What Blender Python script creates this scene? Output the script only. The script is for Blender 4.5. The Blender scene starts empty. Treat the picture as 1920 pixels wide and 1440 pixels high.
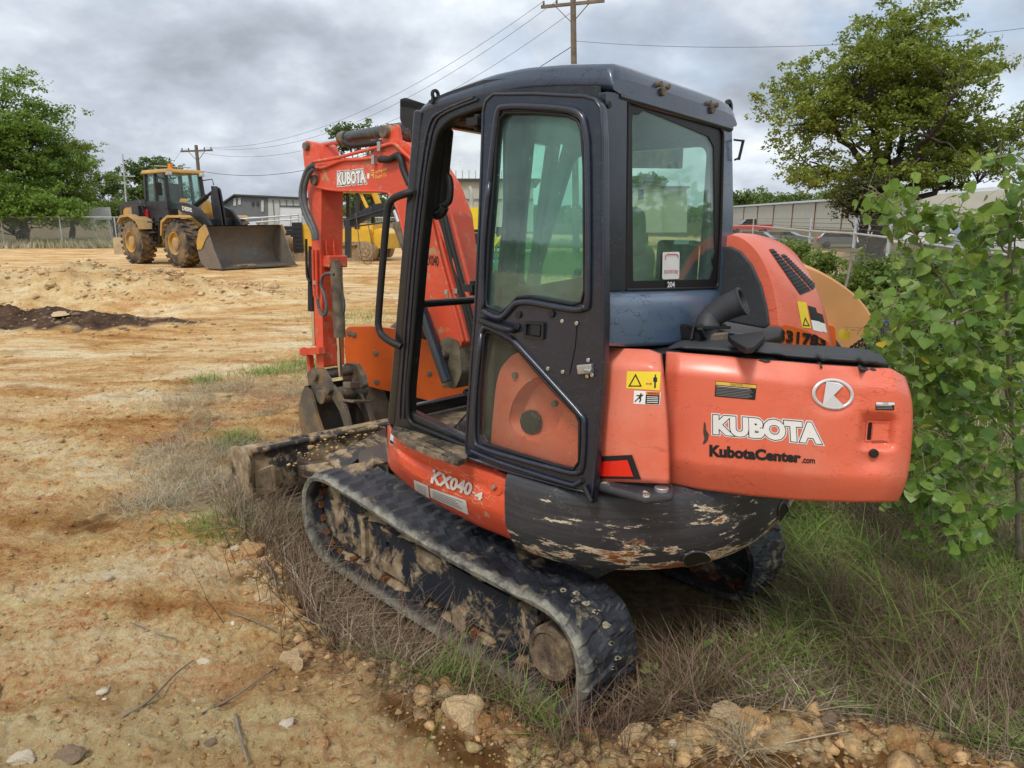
import bpy, bmesh, math, random
import numpy as np
from mathutils import Vector, Matrix
from mathutils.bvhtree import BVHTree
from mathutils.geometry import tessellate_polygon
rad = math.radians
random.seed(7)
RNG = np.random.default_rng(11)
SC = bpy.context.scene
COL = SC.collection

# ------------------------------------------------------------------ camera
FPX = 1331.0                     # focal length in pixels of the 1920 px wide photograph
PITCH = rad(13.12)
EYE = Vector((0, 0, 1.75))
cam_d = bpy.data.cameras.new('camera')
cam_d.sensor_width = 36.0
cam_d.lens = 36.0 * FPX / 1920.0
cam_d.clip_start = 0.05
cam_d.clip_end = 9000
cam = bpy.data.objects.new('camera', cam_d)
COL.objects.link(cam)
cam.location = EYE
cam.rotation_euler = (math.pi / 2 - PITCH, 0, 0)
SC.camera = cam

# ------------------------------------------------------------------ sky and sun
SUN_EL, SUN_AZ = rad(54), rad(205)          # azimuth clockwise from +Y: behind the camera, a little to the left
world = bpy.data.worlds.new('World')
SC.world = world
world.use_nodes = True
wn = world.node_tree.nodes
wl = world.node_tree.links
wn.clear()
def wnode(t, **k):
    n = wn.new(t)
    for a, b in k.items():
        setattr(n, a, b)
    return n
w_out = wnode('ShaderNodeOutputWorld')
w_sky = wnode('ShaderNodeTexSky', sky_type='NISHITA', sun_disc=False)
w_sky.sun_elevation = SUN_EL
w_sky.sun_rotation = SUN_AZ
w_bg1 = wnode('ShaderNodeBackground')
w_bg1.inputs[1].default_value = 0.11
wl.new(w_sky.outputs[0], w_bg1.inputs[0])
# cloud deck: noise on the view direction flattened onto a plane overhead
w_tc = wnode('ShaderNodeTexCoord')
w_sep = wnode('ShaderNodeSeparateXYZ')
wl.new(w_tc.outputs['Generated'], w_sep.inputs[0])
w_zc = wnode('ShaderNodeMath', operation='ADD')
wl.new(w_sep.outputs[2], w_zc.inputs[0]); w_zc.inputs[1].default_value = 0.42
w_zm = wnode('ShaderNodeMath', operation='MAXIMUM')
wl.new(w_zc.outputs[0], w_zm.inputs[0]); w_zm.inputs[1].default_value = 0.2
w_dx = wnode('ShaderNodeMath', operation='DIVIDE'); w_dy = wnode('ShaderNodeMath', operation='DIVIDE')
wl.new(w_sep.outputs[0], w_dx.inputs[0]); wl.new(w_zm.outputs[0], w_dx.inputs[1])
wl.new(w_sep.outputs[1], w_dy.inputs[0]); wl.new(w_zm.outputs[0], w_dy.inputs[1])
w_cmb = wnode('ShaderNodeCombineXYZ')
wl.new(w_dx.outputs[0], w_cmb.inputs[0]); wl.new(w_dy.outputs[0], w_cmb.inputs[1])
def wnoise(scale, detail, rough, dist, off):
    m = wnode('ShaderNodeMapping'); m.inputs['Location'].default_value = off; m.inputs['Scale'].default_value = (1.0, 1.0, 1); m.inputs['Rotation'].default_value = (0, 0, 0.35)
    wl.new(w_cmb.outputs[0], m.inputs[0])
    n = wnode('ShaderNodeTexNoise'); wl.new(m.outputs[0], n.inputs['Vector'])
    n.inputs['Scale'].default_value = scale; n.inputs['Detail'].default_value = detail
    n.inputs['Roughness'].default_value = rough; n.inputs['Distortion'].default_value = dist
    return n
def wramp(src, stops):
    r = wnode('ShaderNodeValToRGB'); wl.new(src, r.inputs[0])
    el = r.color_ramp.elements
    while len(el) < len(stops): el.new(0.5)
    for e, (p, c) in zip(el, stops):
        e.position = p; e.color = (*c, 1)
    return r
n_big = wnoise(1.05, 8, 0.52, 0.08, (3.1, 7.7, 0))
n_small = wnoise(4.2, 8, 0.55, 0.1, (9.3, 1.2, 2))
w_mix = wnode('ShaderNodeMix', data_type='FLOAT')
w_mix.inputs[0].default_value = 0.27
wl.new(n_big.outputs[0], w_mix.inputs[2]); wl.new(n_small.outputs[0], w_mix.inputs[3])
c_ramp = wramp(w_mix.outputs[0], [(0.39, (0.30, 0.335, 0.385)), (0.46, (0.44, 0.485, 0.55)), (0.52, (0.62, 0.67, 0.73)), (0.59, (0.90, 0.93, 0.96))])
w_bg2 = wnode('ShaderNodeBackground'); w_bg2.inputs[1].default_value = 1.0
wl.new(c_ramp.outputs[0], w_bg2.inputs[0])
n_gap = wnoise(1.7, 7, 0.5, 0.4, (1.7, 4.4, 5))
g_ramp = wramp(n_gap.outputs[0], [(0.30, (0.55, 0.55, 0.55)), (0.40, (1, 1, 1))])
w_ms = wnode('ShaderNodeMixShader')
wl.new(g_ramp.outputs[0], w_ms.inputs[0]); wl.new(w_bg1.outputs[0], w_ms.inputs[1]); wl.new(w_bg2.outputs[0], w_ms.inputs[2])
wl.new(w_ms.outputs[0], w_out.inputs[0])

sun_d = bpy.data.lights.new('sun', 'SUN')
sun_d.energy = 1.5
sun_d.angle = rad(12)
sun_d.color = (1.0, 0.955, 0.89)
sun = bpy.data.objects.new('sun', sun_d)
COL.objects.link(sun)
sd = Vector((math.sin(SUN_AZ) * math.cos(SUN_EL), math.cos(SUN_AZ) * math.cos(SUN_EL), math.sin(SUN_EL)))
sun.rotation_euler = sd.to_track_quat('Z', 'Y').to_euler()
SC.view_settings.view_transform = 'Standard'
SC.view_settings.look = 'None'
SC.view_settings.gamma = 1
SC.view_settings.exposure = 0.42
SC.view_settings.use_curve_mapping = False
SC.cycles.max_bounces = 8
SC.cycles.transparent_max_bounces = 16

# ------------------------------------------------------------------ photogrammetry: photograph pixel -> point of a known plane
cX = Vector((1, 0, 0)); cD = Vector((0, math.cos(PITCH), -math.sin(PITCH))); cU = Vector((0, math.sin(PITCH), math.cos(PITCH)))
def ray(u, v):
    return cX * ((u - 960) / FPX) + cU * ((720 - v) / FPX) + cD
def W(u, v, y):                   # point at world distance y
    r = ray(u, v); return EYE + r * (y / r.y)
def WZ(u, v, z):                  # point at world height z
    r = ray(u, v); return EYE + r * ((z - EYE.z) / r.z)

# ------------------------------------------------------------------ materials
def ramp(N, L, src, stops):
    r = N.new('ShaderNodeValToRGB'); L.new(src, r.inputs[0])
    el = r.color_ramp.elements
    while len(el) < len(stops): el.new(0.5)
    for e, (p, c) in zip(el, stops):
        e.position = p
        e.color = (*c, 1) if len(c) == 3 else c
    return r.outputs[0]
def noise(N, L, vec, scale, detail=4, rough=0.55, dist=0.0, sc=(1, 1, 1), loc=(0, 0, 0), rot=(0, 0, 0)):
    m = N.new('ShaderNodeMapping'); m.inputs['Scale'].default_value = sc; m.inputs['Location'].default_value = loc
    m.inputs['Rotation'].default_value = rot
    L.new(vec, m.inputs[0])
    n = N.new('ShaderNodeTexNoise'); L.new(m.outputs[0], n.inputs['Vector'])
    n.inputs['Scale'].default_value = scale; n.inputs['Detail'].default_value = detail
    n.inputs['Roughness'].default_value = rough; n.inputs['Distortion'].default_value = dist
    return n.outputs[0]
def mixc(N, L, fac, a, b, mode='MIX'):
    m = N.new('ShaderNodeMix'); m.data_type = 'RGBA'; m.blend_type = mode
    for i, s in ((0, fac), (6, a), (7, b)):
        if isinstance(s, (int, float)): m.inputs[i].default_value = s
        elif isinstance(s, tuple): m.inputs[i].default_value = (*s, 1)
        else: L.new(s, m.inputs[i])
    return m.outputs[2]
def mth(N, L, op, a, b=None):
    m = N.new('ShaderNodeMath'); m.operation = op; m.use_clamp = op in ('MULTIPLY', 'ADD')
    for i, s in ((0, a), (1, b)):
        if s is None: continue
        if isinstance(s, (int, float)): m.inputs[i].default_value = s
        else: L.new(s, m.inputs[i])
    return m.outputs[0]
BW = lambda a, b: [(a, (0, 0, 0)), (b, (1, 1, 1))]
def newmat(name, coord='Object'):
    m = bpy.data.materials.new(name); m.use_nodes = True
    N, L = m.node_tree.nodes, m.node_tree.links
    b = N['Principled BSDF']
    tc = N.new('ShaderNodeTexCoord')
    return m, N, L, b, tc.outputs[coord]
def bump(N, L, b, h, strength=0.3, dist=0.01):
    n = N.new('ShaderNodeBump'); n.inputs['Strength'].default_value = strength; n.inputs['Distance'].default_value = dist
    L.new(h, n.inputs['Height']); L.new(n.outputs[0], b.inputs['Normal'])
def m_plain(name, c, rough=0.6, metal=0.0, var=0.25, vs=6.0, bmp=0.0, coat=0.0):
    m, N, L, b, v = newmat(name)
    n = noise(N, L, v, vs, 6)
    d = tuple(x * (1 - var) for x in c); e = tuple(min(1, x * (1 + var)) for x in c)
    L.new(ramp(N, L, n, [(0.3, d), (0.7, e)]), b.inputs['Base Color'])
    b.inputs['Roughness'].default_value = rough; b.inputs['Metallic'].default_value = metal
    b.inputs['Coat Weight'].default_value = coat
    if bmp: bump(N, L, b, noise(N, L, v, vs * 6, 6), bmp, 0.01)
    return m
def m_paint(name, c, scratch, rough=0.38, dirt=None, dirt_lo=0.55, dirt_hi=0.75, fade=0.12, coat=0.15, sc_amt=1.0, dsc=5.0, seed=0.0, streak=None, streak_lo=0.60, zwear=False):
    """paint with faded patches, thin contour-like scratches and caked dirt"""
    m, N, L, b, v = newmat(name)
    big = noise(N, L, v, 2.2, 5, loc=(seed, 0, 0))
    col = ramp(N, L, big, [(0.3, tuple(x * (1 - fade) for x in c)), (0.7, tuple(min(1, x * (1 + fade) + 0.02 * fade) for x in c))])
    for i, (scl, st, rot) in enumerate(((5.5, (0.5, 0.5, 1.9), (0.3, 0.15, 0.1)), (8.0, (0.7, 0.5, 1.5), (-0.5, 0.35, 0.6)), (16.0, (1, 0.6, 1.2), (0.9, -0.4, 0.2)))):
        n = noise(N, L, v, scl, 3, 0.6, 0.15, st, (seed + i * 3.3, 1, 2), rot)
        line = ramp(N, L, n, [(0.494, (0, 0, 0)), (0.499, (1, 1, 1)), (0.501, (1, 1, 1)), (0.506, (0, 0, 0))])
        msk = ramp(N, L, noise(N, L, v, 3.1 + i, 3, loc=(i * 5, seed, 4)), BW(0.47, 0.60))
        f = mth(N, L, 'MULTIPLY', mth(N, L, 'MULTIPLY', line, msk), 0.75 * sc_amt)
        col = mixc(N, L, f, col, scratch)
    if streak:
        s1 = noise(N, L, v, 3.6, 12, 0.76, 0.25, (1.2, 1.2, 5.0), (seed, 4, 1))
        s2 = noise(N, L, v, 2.0, 4, 0.55, 0, (1, 1, 2.2), (seed + 8, 1, 1))
        sm = mth(N, L, 'ADD', mth(N, L, 'MULTIPLY', s1, 0.7), mth(N, L, 'MULTIPLY', s2, 0.3))
        if zwear:
            sx = N.new('ShaderNodeSeparateXYZ'); L.new(v, sx.inputs[0])
            zw = N.new('ShaderNodeMapRange'); L.new(sx.outputs[2], zw.inputs[0]); zw.inputs[1].default_value = 0.72; zw.inputs[2].default_value = 0.56; zw.inputs[3].default_value = 0; zw.inputs[4].default_value = 0.10
            sm = mth(N, L, 'ADD', sm, zw.outputs[0])
            s3 = ramp(N, L, noise(N, L, v, 2.5, 10, 0.7, 0.2, (0.6, 0.6, 26.0), (2, 2, 2)), [(0.50, (0, 0, 0)), (0.56, (1, 1, 1))])
            col = mixc(N, L, mth(N, L, 'MULTIPLY', s3, 0.18), col, (0.105, 0.105, 0.11))
        col = mixc(N, L, ramp(N, L, sm, BW(streak_lo - 0.035, streak_lo - 0.015)), col, streak[0])
        col = mixc(N, L, ramp(N, L, sm, BW(streak_lo, streak_lo + 0.012)), col, streak[1])
    rough_out = None
    if dirt:
        dn = noise(N, L, v, dsc, 9, 0.68, 0.2, (1, 1, 1), (seed, 9, 3))
        f = ramp(N, L, dn, BW(dirt_lo, dirt_hi))
        col = mixc(N, L, f, col, dirt)
        rough_out = ramp(N, L, f, [(0, (rough,) * 3), (1, (0.95,) * 3)])
    L.new(col, b.inputs['Base Color'])
    if rough_out is not None: L.new(rough_out, b.inputs['Roughness'])
    else:
        L.new(ramp(N, L, noise(N, L, v, 7, 5, loc=(2, 2, seed)), [(0.3, (rough * 0.8,) * 3), (0.7, (min(1, rough * 1.35),) * 3)]), b.inputs['Roughness'])
    b.inputs['Coat Weight'].default_value = coat; b.inputs['Coat Roughness'].default_value = 0.18
    bump(N, L, b, noise(N, L, v, 30, 6, loc=(seed, 0, 0)), 0.08, 0.01)
    return m
def m_glass(name, tint, dust=0.14, refl=1.0, dcol=(0.55, 0.6, 0.5)):
    m, N, L, b, v = newmat(name)
    N.remove(b)
    out = [n for n in N if n.type == 'OUTPUT_MATERIAL'][0]
    tr = N.new('ShaderNodeBsdfTransparent'); tr.inputs[0].default_value = (*tint, 1)
    gl = N.new('ShaderNodeBsdfGlossy'); gl.inputs['Roughness'].default_value = 0.03
    df = N.new('ShaderNodeBsdfDiffuse'); df.inputs[0].default_value = (*dcol, 1)
    lwt = N.new('ShaderNodeLayerWeight'); lwt.inputs[0].default_value = 0.5
    fr = mth(N, L, 'ADD', mth(N, L, 'POWER', lwt.outputs['Facing'], 4.5), 0.045)
    a = N.new('ShaderNodeMixShader'); L.new(mth(N, L, 'MULTIPLY', fr, 1.0 * refl), a.inputs[0]); L.new(tr.outputs[0], a.inputs[1]); L.new(gl.outputs[0], a.inputs[2])
    n = noise(N, L, v, 3.0, 8, 0.65, 0, (1, 1, 0.6))
    sp = ramp(N, L, noise(N, L, v, 90, 2), BW(0.70, 0.76))
    f = mth(N, L, 'ADD', ramp(N, L, n, [(0.35, (dust * 0.35,) * 3), (0.75, (dust * 1.9,) * 3)]), mth(N, L, 'MULTIPLY', sp, 0.35))
    c = N.new('ShaderNodeMixShader'); L.new(f, c.inputs[0]); L.new(a.outputs[0], c.inputs[1]); L.new(df.outputs[0], c.inputs[2])
    L.new(c.outputs[0], out.inputs[0])
    return m
def m_leaf(name, cols, rough=0.5, trans=0.35, vs=1.3):
    m, N, L, b, v = newmat(name)
    oi = N.new('ShaderNodeObjectInfo')
    ge = N.new('ShaderNodeNewGeometry')
    f = mth(N, L, 'ADD', mth(N, L, 'MULTIPLY', ge.outputs['Random Per Island'], 0.55), mth(N, L, 'MULTIPLY', noise(N, L, v, vs, 3), 0.45))
    f = mth(N, L, 'ADD', f, mth(N, L, 'MULTIPLY', mth(N, L, 'SUBTRACT', oi.outputs['Random'], 0.5), 0.35))
    k = len(cols) - 1
    c = ramp(N, L, f, [(0.2 + 0.6 * i / k, x) for i, x in enumerate(cols)])
    L.new(c, b.inputs['Base Color'])
    b.inputs['Roughness'].default_value = rough
    b.inputs['Specular IOR Level'].default_value = 0.3
    out = [n for n in N if n.type == 'OUTPUT_MATERIAL'][0]
    if trans:
        t = N.new('ShaderNodeBsdfTranslucent'); L.new(mixc(N, L, 0.5, c, (0.35, 0.5, 0.05), 'MIX'), t.inputs[0])
        ms = N.new('ShaderNodeMixShader'); ms.inputs[0].default_value = trans
        L.new(b.outputs[0], ms.inputs[1]); L.new(t.outputs[0], ms.inputs[2]); L.new(ms.outputs[0], out.inputs[0])
    return m

MUD = (0.36, 0.245, 0.125)
MAT = {}
MAT['orange'] = m_paint('orange_paint', (0.70, 0.086, 0.034), (0.36, 0.035, 0.02), rough=0.42, fade=0.12, seed=1.0, dirt=(0.52, 0.28, 0.16), dirt_lo=0.72, dirt_hi=0.86, coat=0.25)
MAT['hood_orange'] = m_paint('faded_orange_paint', (0.76, 0.155, 0.085), (0.42, 0.045, 0.025), rough=0.42, fade=0.12, seed=4.0, coat=0.3, sc_amt=0.85, dirt=(0.74, 0.27, 0.18), dirt_lo=0.48, dirt_hi=0.80, dsc=2.5)
MAT['skirt_orange'] = m_paint('scraped_orange_paint', (0.72, 0.092, 0.035), (0.80, 0.58, 0.42), rough=0.45, fade=0.12, seed=7.0, dirt=(0.50, 0.34, 0.19), dirt_lo=0.635, dirt_hi=0.68, dsc=7, streak=((0.66, 0.48, 0.3), (0.30, 0.12, 0.04)), streak_lo=0.655)
MAT['arm_orange'] = m_paint('arm_orange_paint', (0.68, 0.075, 0.03), (0.45, 0.33, 0.2), rough=0.45, fade=0.16, seed=2.0, dirt=(0.42, 0.28, 0.15), dirt_lo=0.57, dirt_hi=0.63, dsc=9)
MAT['navy'] = m_paint('dark_navy_paint', (0.009, 0.014, 0.030), (0.075, 0.085, 0.105), rough=0.30, fade=0.2, seed=3.0, coat=0.55, sc_amt=0.6)  # deep navy, base pushed bluer to stand in for sky reflections
MAT['navy_top'] = m_paint('scratched_navy_paint', (0.030, 0.046, 0.078), (0.004, 0.005, 0.008), rough=0.32, fade=0.2, seed=5.0, coat=0.7, sc_amt=1.3)
MAT['blue_grey'] = m_paint('sky_tinted_dark_paint', (0.068, 0.112, 0.175), (0.012, 0.016, 0.028), rough=0.32, fade=0.15, seed=9.0, coat=0.7, sc_amt=1.6)  # glossy dark paint with the sky's reflection put into its colour as blue-grey
MAT['doorway'] = m_paint('doorway_black_paint', (0.008, 0.009, 0.012), (0.06, 0.065, 0.08), rough=0.34, fade=0.2, seed=13.0, coat=0.4, dirt=(0.14, 0.11, 0.07), dirt_lo=0.66, dirt_hi=0.74)
MAT['cw'] = m_paint('counterweight_grey_paint', (0.030, 0.031, 0.037), (0.12, 0.12, 0.125), rough=0.5, fade=0.25, seed=6.0, coat=0.1, sc_amt=0.9, dirt=(0.30, 0.14, 0.06), dirt_lo=0.64, dirt_hi=0.68, dsc=4, streak=((0.74, 0.64, 0.46), (0.24, 0.085, 0.028)), streak_lo=0.592, zwear=True)
MAT['plastic'] = m_paint('grey_black_plastic', (0.036, 0.038, 0.043), (0.12, 0.12, 0.12), rough=0.6, fade=0.2, seed=8.0, coat=0.0, sc_amt=0.4, dirt=(0.13, 0.13, 0.12), dirt_lo=0.68, dirt_hi=0.78)
MAT['black'] = m_plain('black_rubber', (0.012, 0.012, 0.013), 0.6, 0, 0.35, 10, 0.2)
MAT['gasket'] = m_plain('black_gasket', (0.006, 0.006, 0.007), 0.5)
MAT['interior'] = m_plain('dark_interior_plastic', (0.022, 0.024, 0.026), 0.6, 0, 0.3, 8, 0.1)
MAT['seat'] = m_plain('dusty_seat_cloth', (0.30, 0.27, 0.17), 0.9, 0, 0.35, 7, 0.4)
MAT['plywood'] = m_plain('weathered_plywood', (0.45, 0.34, 0.20), 0.8, 0, 0.2, 3)
MAT['dull_orange'] = m_plain('roller_orange_paint', (0.70, 0.125, 0.016), 0.45, 0, 0.18, 3, 0.05, 0.2)
MAT['tan'] = m_plain('sun_faded_tan_paint', (0.60, 0.29, 0.11), 0.55, 0, 0.14, 2, 0.08)
MAT['steel'] = m_plain('worn_steel', (0.15, 0.12, 0.09), 0.5, 0.6, 0.5, 7, 0.3)
MAT['bucket'] = m_paint('muddy_bucket_steel', (0.11, 0.09, 0.068), (0.32, 0.28, 0.22), rough=0.5, dirt=(0.24, 0.15, 0.07), dirt_lo=0.48, dirt_hi=0.62, seed=12, coat=0)
MAT['emblem'] = m_plain('emblem_silver', (0.72, 0.73, 0.74), 0.35, 0.35, 0.05)
MAT['chrome'] = m_plain('chrome', (0.75, 0.76, 0.78), 0.12, 1.0, 0.05)
MAT['cast'] = m_plain('dirty_cast_metal', (0.16, 0.13, 0.09), 0.8, 0.1, 0.5, 12, 0.6)
MAT['grey_cyl'] = m_paint('grey_cylinder_paint', (0.05, 0.052, 0.055), (0.3, 0.28, 0.25), rough=0.45, dirt=(0.26, 0.19, 0.11), dirt_lo=0.55, dirt_hi=0.66, seed=14)
MAT['hose'] = m_plain('grey_hose', (0.09, 0.095, 0.10), 0.55, 0, 0.3, 20)
MAT['zinc'] = m_plain('zinc_fitting', (0.5, 0.5, 0.48), 0.4, 0.8, 0.2, 20)
MAT['white'] = m_plain('white_sticker', (0.80, 0.80, 0.78), 0.5, 0, 0.05)
MAT['ink'] = m_plain('black_ink', (0.010, 0.010, 0.011), 0.5)
MAT['ink2'] = m_plain('grey_print', (0.25, 0.25, 0.25), 0.5)
MAT['yellow_st'] = m_plain('yellow_sticker', (0.82, 0.62, 0.03), 0.45, 0, 0.05)
MAT['orange_st'] = m_plain('orange_sticker', (0.80, 0.22, 0.03), 0.45, 0, 0.05)
MAT['red_st'] = m_plain('maroon_print', (0.45, 0.02, 0.06), 0.5)
MAT['yel_print'] = m_plain('yellow_print', (0.80, 0.50, 0.08), 0.5)
MAT['red_lens'] = m_plain('red_reflector_lens', (0.80, 0.022, 0.010), 0.25, 0, 0.05, coat=0.6)
MAT['grey_letter'] = m_plain('silver_letter_print', (0.62, 0.58, 0.52), 0.5)
MAT['glass'] = m_glass('dusty_green_cab_glass', (0.74, 0.93, 0.86), 0.10, 1.5, dcol=(0.42, 0.62, 0.58))  # real dust and green tint; dust thickened to stand in for bluish reflections
MAT['glass_low'] = m_glass('clear_dusty_door_glass', (0.92, 0.93, 0.90), 0.035, 0.4)
MAT['dark_glass'] = m_plain('dark_car_glass', (0.02, 0.025, 0.03), 0.08, 0, 0.1, coat=1.0)
MAT['deere_yellow'] = m_paint('loader_yellow_paint', (0.54, 0.31, 0.045), (0.3, 0.18, 0.05), rough=0.5, dirt=(0.36, 0.25, 0.14), dirt_lo=0.42, dirt_hi=0.62, seed=20, dsc=1.2)
MAT['yellow'] = m_paint('machine_yellow_paint', (0.74, 0.44, 0.035), (0.3, 0.18, 0.05), rough=0.45, dirt=(0.42, 0.30, 0.15), dirt_lo=0.6, dirt_hi=0.72, seed=21, dsc=2)
MAT['gen_yellow'] = m_plain('bright_yellow_paint', (0.80, 0.62, 0.03), 0.4, 0, 0.08)
MAT['loader_black'] = m_plain('loader_charcoal_paint', (0.024, 0.025, 0.030), 0.4, 0, 0.3, 3)
MAT['tyre'] = m_paint('muddy_tyre_rubber', (0.030, 0.030, 0.033), (0.1, 0.09, 0.08), rough=0.85, dirt=(0.25, 0.165, 0.08), dirt_lo=0.40, dirt_hi=0.60, seed=22, dsc=2.5, coat=0)
MAT['loader_bucket'] = m_paint('worn_loader_bucket', (0.14, 0.12, 0.10), (0.5, 0.47, 0.42), rough=0.4, dirt=(0.22, 0.15, 0.09), dirt_lo=0.5, dirt_hi=0.7, seed=23, dsc=1.5)
MAT['amber'] = m_plain('amber_beacon', (0.9, 0.25, 0.02), 0.3)
MAT['galv'] = m_plain('galvanised_steel', (0.52, 0.54, 0.56), 0.5, 0.5, 0.2, 5)
MAT['galv_wire'] = m_plain('galvanised_wire', (0.42, 0.44, 0.45), 0.6, 0.3, 0.2, 5)
MAT['wood'] = m_plain('weathered_pole_wood', (0.17, 0.135, 0.10), 0.9, 0, 0.35, 4, 0.4)
MAT['wire'] = m_plain('power_line_black', (0.08, 0.08, 0.085), 0.6)
MAT['bark'] = m_plain('oak_bark', (0.060, 0.048, 0.036), 0.95, 0, 0.4, 6, 0.8)
MAT['bark_pale'] = m_plain('pale_sapling_bark', (0.22, 0.19, 0.13), 0.85, 0, 0.3, 14, 0.3)
MAT['stem_green'] = m_plain('green_petiole', (0.24, 0.28, 0.06), 0.6, 0, 0.2, 14)
MAT['oak'] = m_leaf('oak_leaves', [(0.07, 0.10, 0.020), (0.145, 0.19, 0.035), (0.24, 0.28, 0.055), (0.32, 0.33, 0.08)], trans=0.4, vs=0.5)
MAT['elm'] = m_leaf('green_tree_leaves', [(0.055, 0.105, 0.024), (0.12, 0.215, 0.04), (0.20, 0.32, 0.06), (0.27, 0.38, 0.085)], trans=0.4, vs=0.35)
MAT['cedar'] = m_leaf('cedar_needles', [(0.020, 0.028, 0.010), (0.05, 0.06, 0.02), (0.11, 0.10, 0.03)], trans=0.1, vs=0.7)
MAT['far_leaf'] = m_leaf('far_leaves', [(0.05, 0.08, 0.028), (0.11, 0.165, 0.045), (0.18, 0.24, 0.065)], trans=0.2, vs=0.2)
MAT['cotton'] = m_leaf('cottonwood_leaves', [(0.055, 0.115, 0.035), (0.10, 0.19, 0.040), (0.17, 0.28, 0.055), (0.28, 0.37, 0.08)], rough=0.36, trans=0.35, vs=3)
MAT['cotton_y'] = m_leaf('young_yellow_leaves', [(0.32, 0.34, 0.03), (0.55, 0.42, 0.03), (0.65, 0.36, 0.03)], rough=0.4, trans=0.4, vs=3)
MAT['grass'] = m_leaf('green_grass_blades', [(0.095, 0.155, 0.026), (0.175, 0.275, 0.05), (0.29, 0.39, 0.10)], trans=0.35, vs=1.5)
MAT['dry'] = m_leaf('dry_grass_blades', [(0.14, 0.095, 0.055), (0.28, 0.21, 0.13), (0.44, 0.36, 0.24), (0.58, 0.50, 0.36)], trans=0.15, vs=2)
MAT['dead'] = m_leaf('dead_brown_stems', [(0.06, 0.032, 0.022), (0.14, 0.085, 0.055), (0.27, 0.18, 0.12)], trans=0.0, vs=2)
MAT['shrub'] = m_leaf('bright_shrub_leaves', [(0.07, 0.11, 0.03), (0.15, 0.21, 0.05), (0.28, 0.33, 0.10)], trans=0.35, vs=1)
MAT['twig'] = m_plain('grey_twig', (0.20, 0.165, 0.125), 0.9, 0, 0.3, 20, 0.3)
MAT['rock'] = m_plain('tan_sandstone', (0.56, 0.40, 0.22), 0.9, 0, 0.35, 9, 0.6)
MAT['rock_o'] = m_plain('orange_sandstone', (0.44, 0.26, 0.11), 0.9, 0, 0.35, 9, 0.6)
MAT['rock_w'] = m_plain('pale_stone', (0.56, 0.48, 0.36), 0.85, 0, 0.25, 9, 0.5)
MAT['rock_d'] = m_plain('dark_stone', (0.22, 0.155, 0.10), 0.9, 0, 0.3, 9, 0.5)
MAT['metal_grey'] = m_plain('grey_metal_siding', (0.17, 0.175, 0.18), 0.5, 0.2, 0.08, 1)
MAT['metal_pale'] = m_plain('pale_metal_siding', (0.52, 0.52, 0.48), 0.5, 0.1, 0.06, 1)
MAT['metal_cream'] = m_plain('cream_metal_siding', (0.56, 0.53, 0.44), 0.5, 0.1, 0.06, 1)
MAT['roof_white'] = m_plain('white_metal_roof', (0.72, 0.73, 0.74), 0.45, 0.1, 0.05, 1)
MAT['trim'] = m_plain('dark_trim', (0.06, 0.062, 0.065), 0.5)
MAT['car_red'] = m_plain('red_car_paint', (0.45, 0.02, 0.02), 0.25, 0, 0.1, coat=0.8)
MAT['car_black'] = m_plain('black_car_paint', (0.016, 0.017, 0.02), 0.2, 0, 0.1, coat=0.8)
MAT['car_grey'] = m_plain('grey_car_paint', (0.10, 0.105, 0.11), 0.25, 0, 0.1, coat=0.8)
MAT['car_white'] = m_plain('white_car_paint', (0.75, 0.75, 0.75), 0.25, 0, 0.05, coat=0.8)
MAT['green_paint'] = m_plain('teal_green_paint', (0.02, 0.22, 0.14), 0.4, 0, 0.2)
MAT['blue_pipe'] = m_plain('blue_plastic_pipe', (0.02, 0.06, 0.36), 0.35, 0, 0.2)
MAT['lamp'] = m_plain('lamp_lens', (0.6, 0.6, 0.6), 0.2, 0.3)
# rubber track: black rubber with cracked pale mud, more on the edges
def m_track():
    m, N, L, b, v = newmat('muddy_track_rubber')
    base = ramp(N, L, noise(N, L, v, 9, 6), [(0.3, (0.010, 0.012, 0.017)), (0.7, (0.034, 0.038, 0.048))])
    f1 = ramp(N, L, noise(N, L, v, 8.0, 10, 0.75, 0.2), BW(0.55, 0.64))
    col = mixc(N, L, mth(N, L, 'MULTIPLY', f1, 0.8), base, (0.30, 0.25, 0.165))
    f2 = ramp(N, L, noise(N, L, v, 1.6, 7, 0.6, 0.1, loc=(3, 1, 7)), BW(0.62, 0.68))
    col = mixc(N, L, mth(N, L, 'MULTIPLY', f2, 0.85), col, (0.36, 0.26, 0.14))
    sx = N.new('ShaderNodeSeparateXYZ'); L.new(v, sx.inputs[0])
    ay = mth(N, L, 'ABSOLUTE', sx.outputs[1])
    e = N.new('ShaderNodeMapRange'); L.new(ay, e.inputs[0]); e.inputs[1].default_value = 0.795; e.inputs[2].default_value = 0.842
    ed = mth(N, L, 'MULTIPLY', e.outputs[0], ramp(N, L, noise(N, L, v, 16, 9, 0.7), BW(0.32, 0.56)))
    col = mixc(N, L, mth(N, L, 'MULTIPLY', ed, 0.95), col, (0.30, 0.285, 0.225))
    L.new(col, b.inputs['Base Color'])
    L.new(ramp(N, L, f1, [(0, (0.42,) * 3), (1, (0.95,) * 3)]), b.inputs['Roughness'])
    bump(N, L, b, mth(N, L, 'ADD', noise(N, L, v, 22, 8, 0.7), mth(N, L, 'MULTIPLY', f1, 0.4)), 0.7, 0.012)
    return m
MAT['track'] = m_track()
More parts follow.
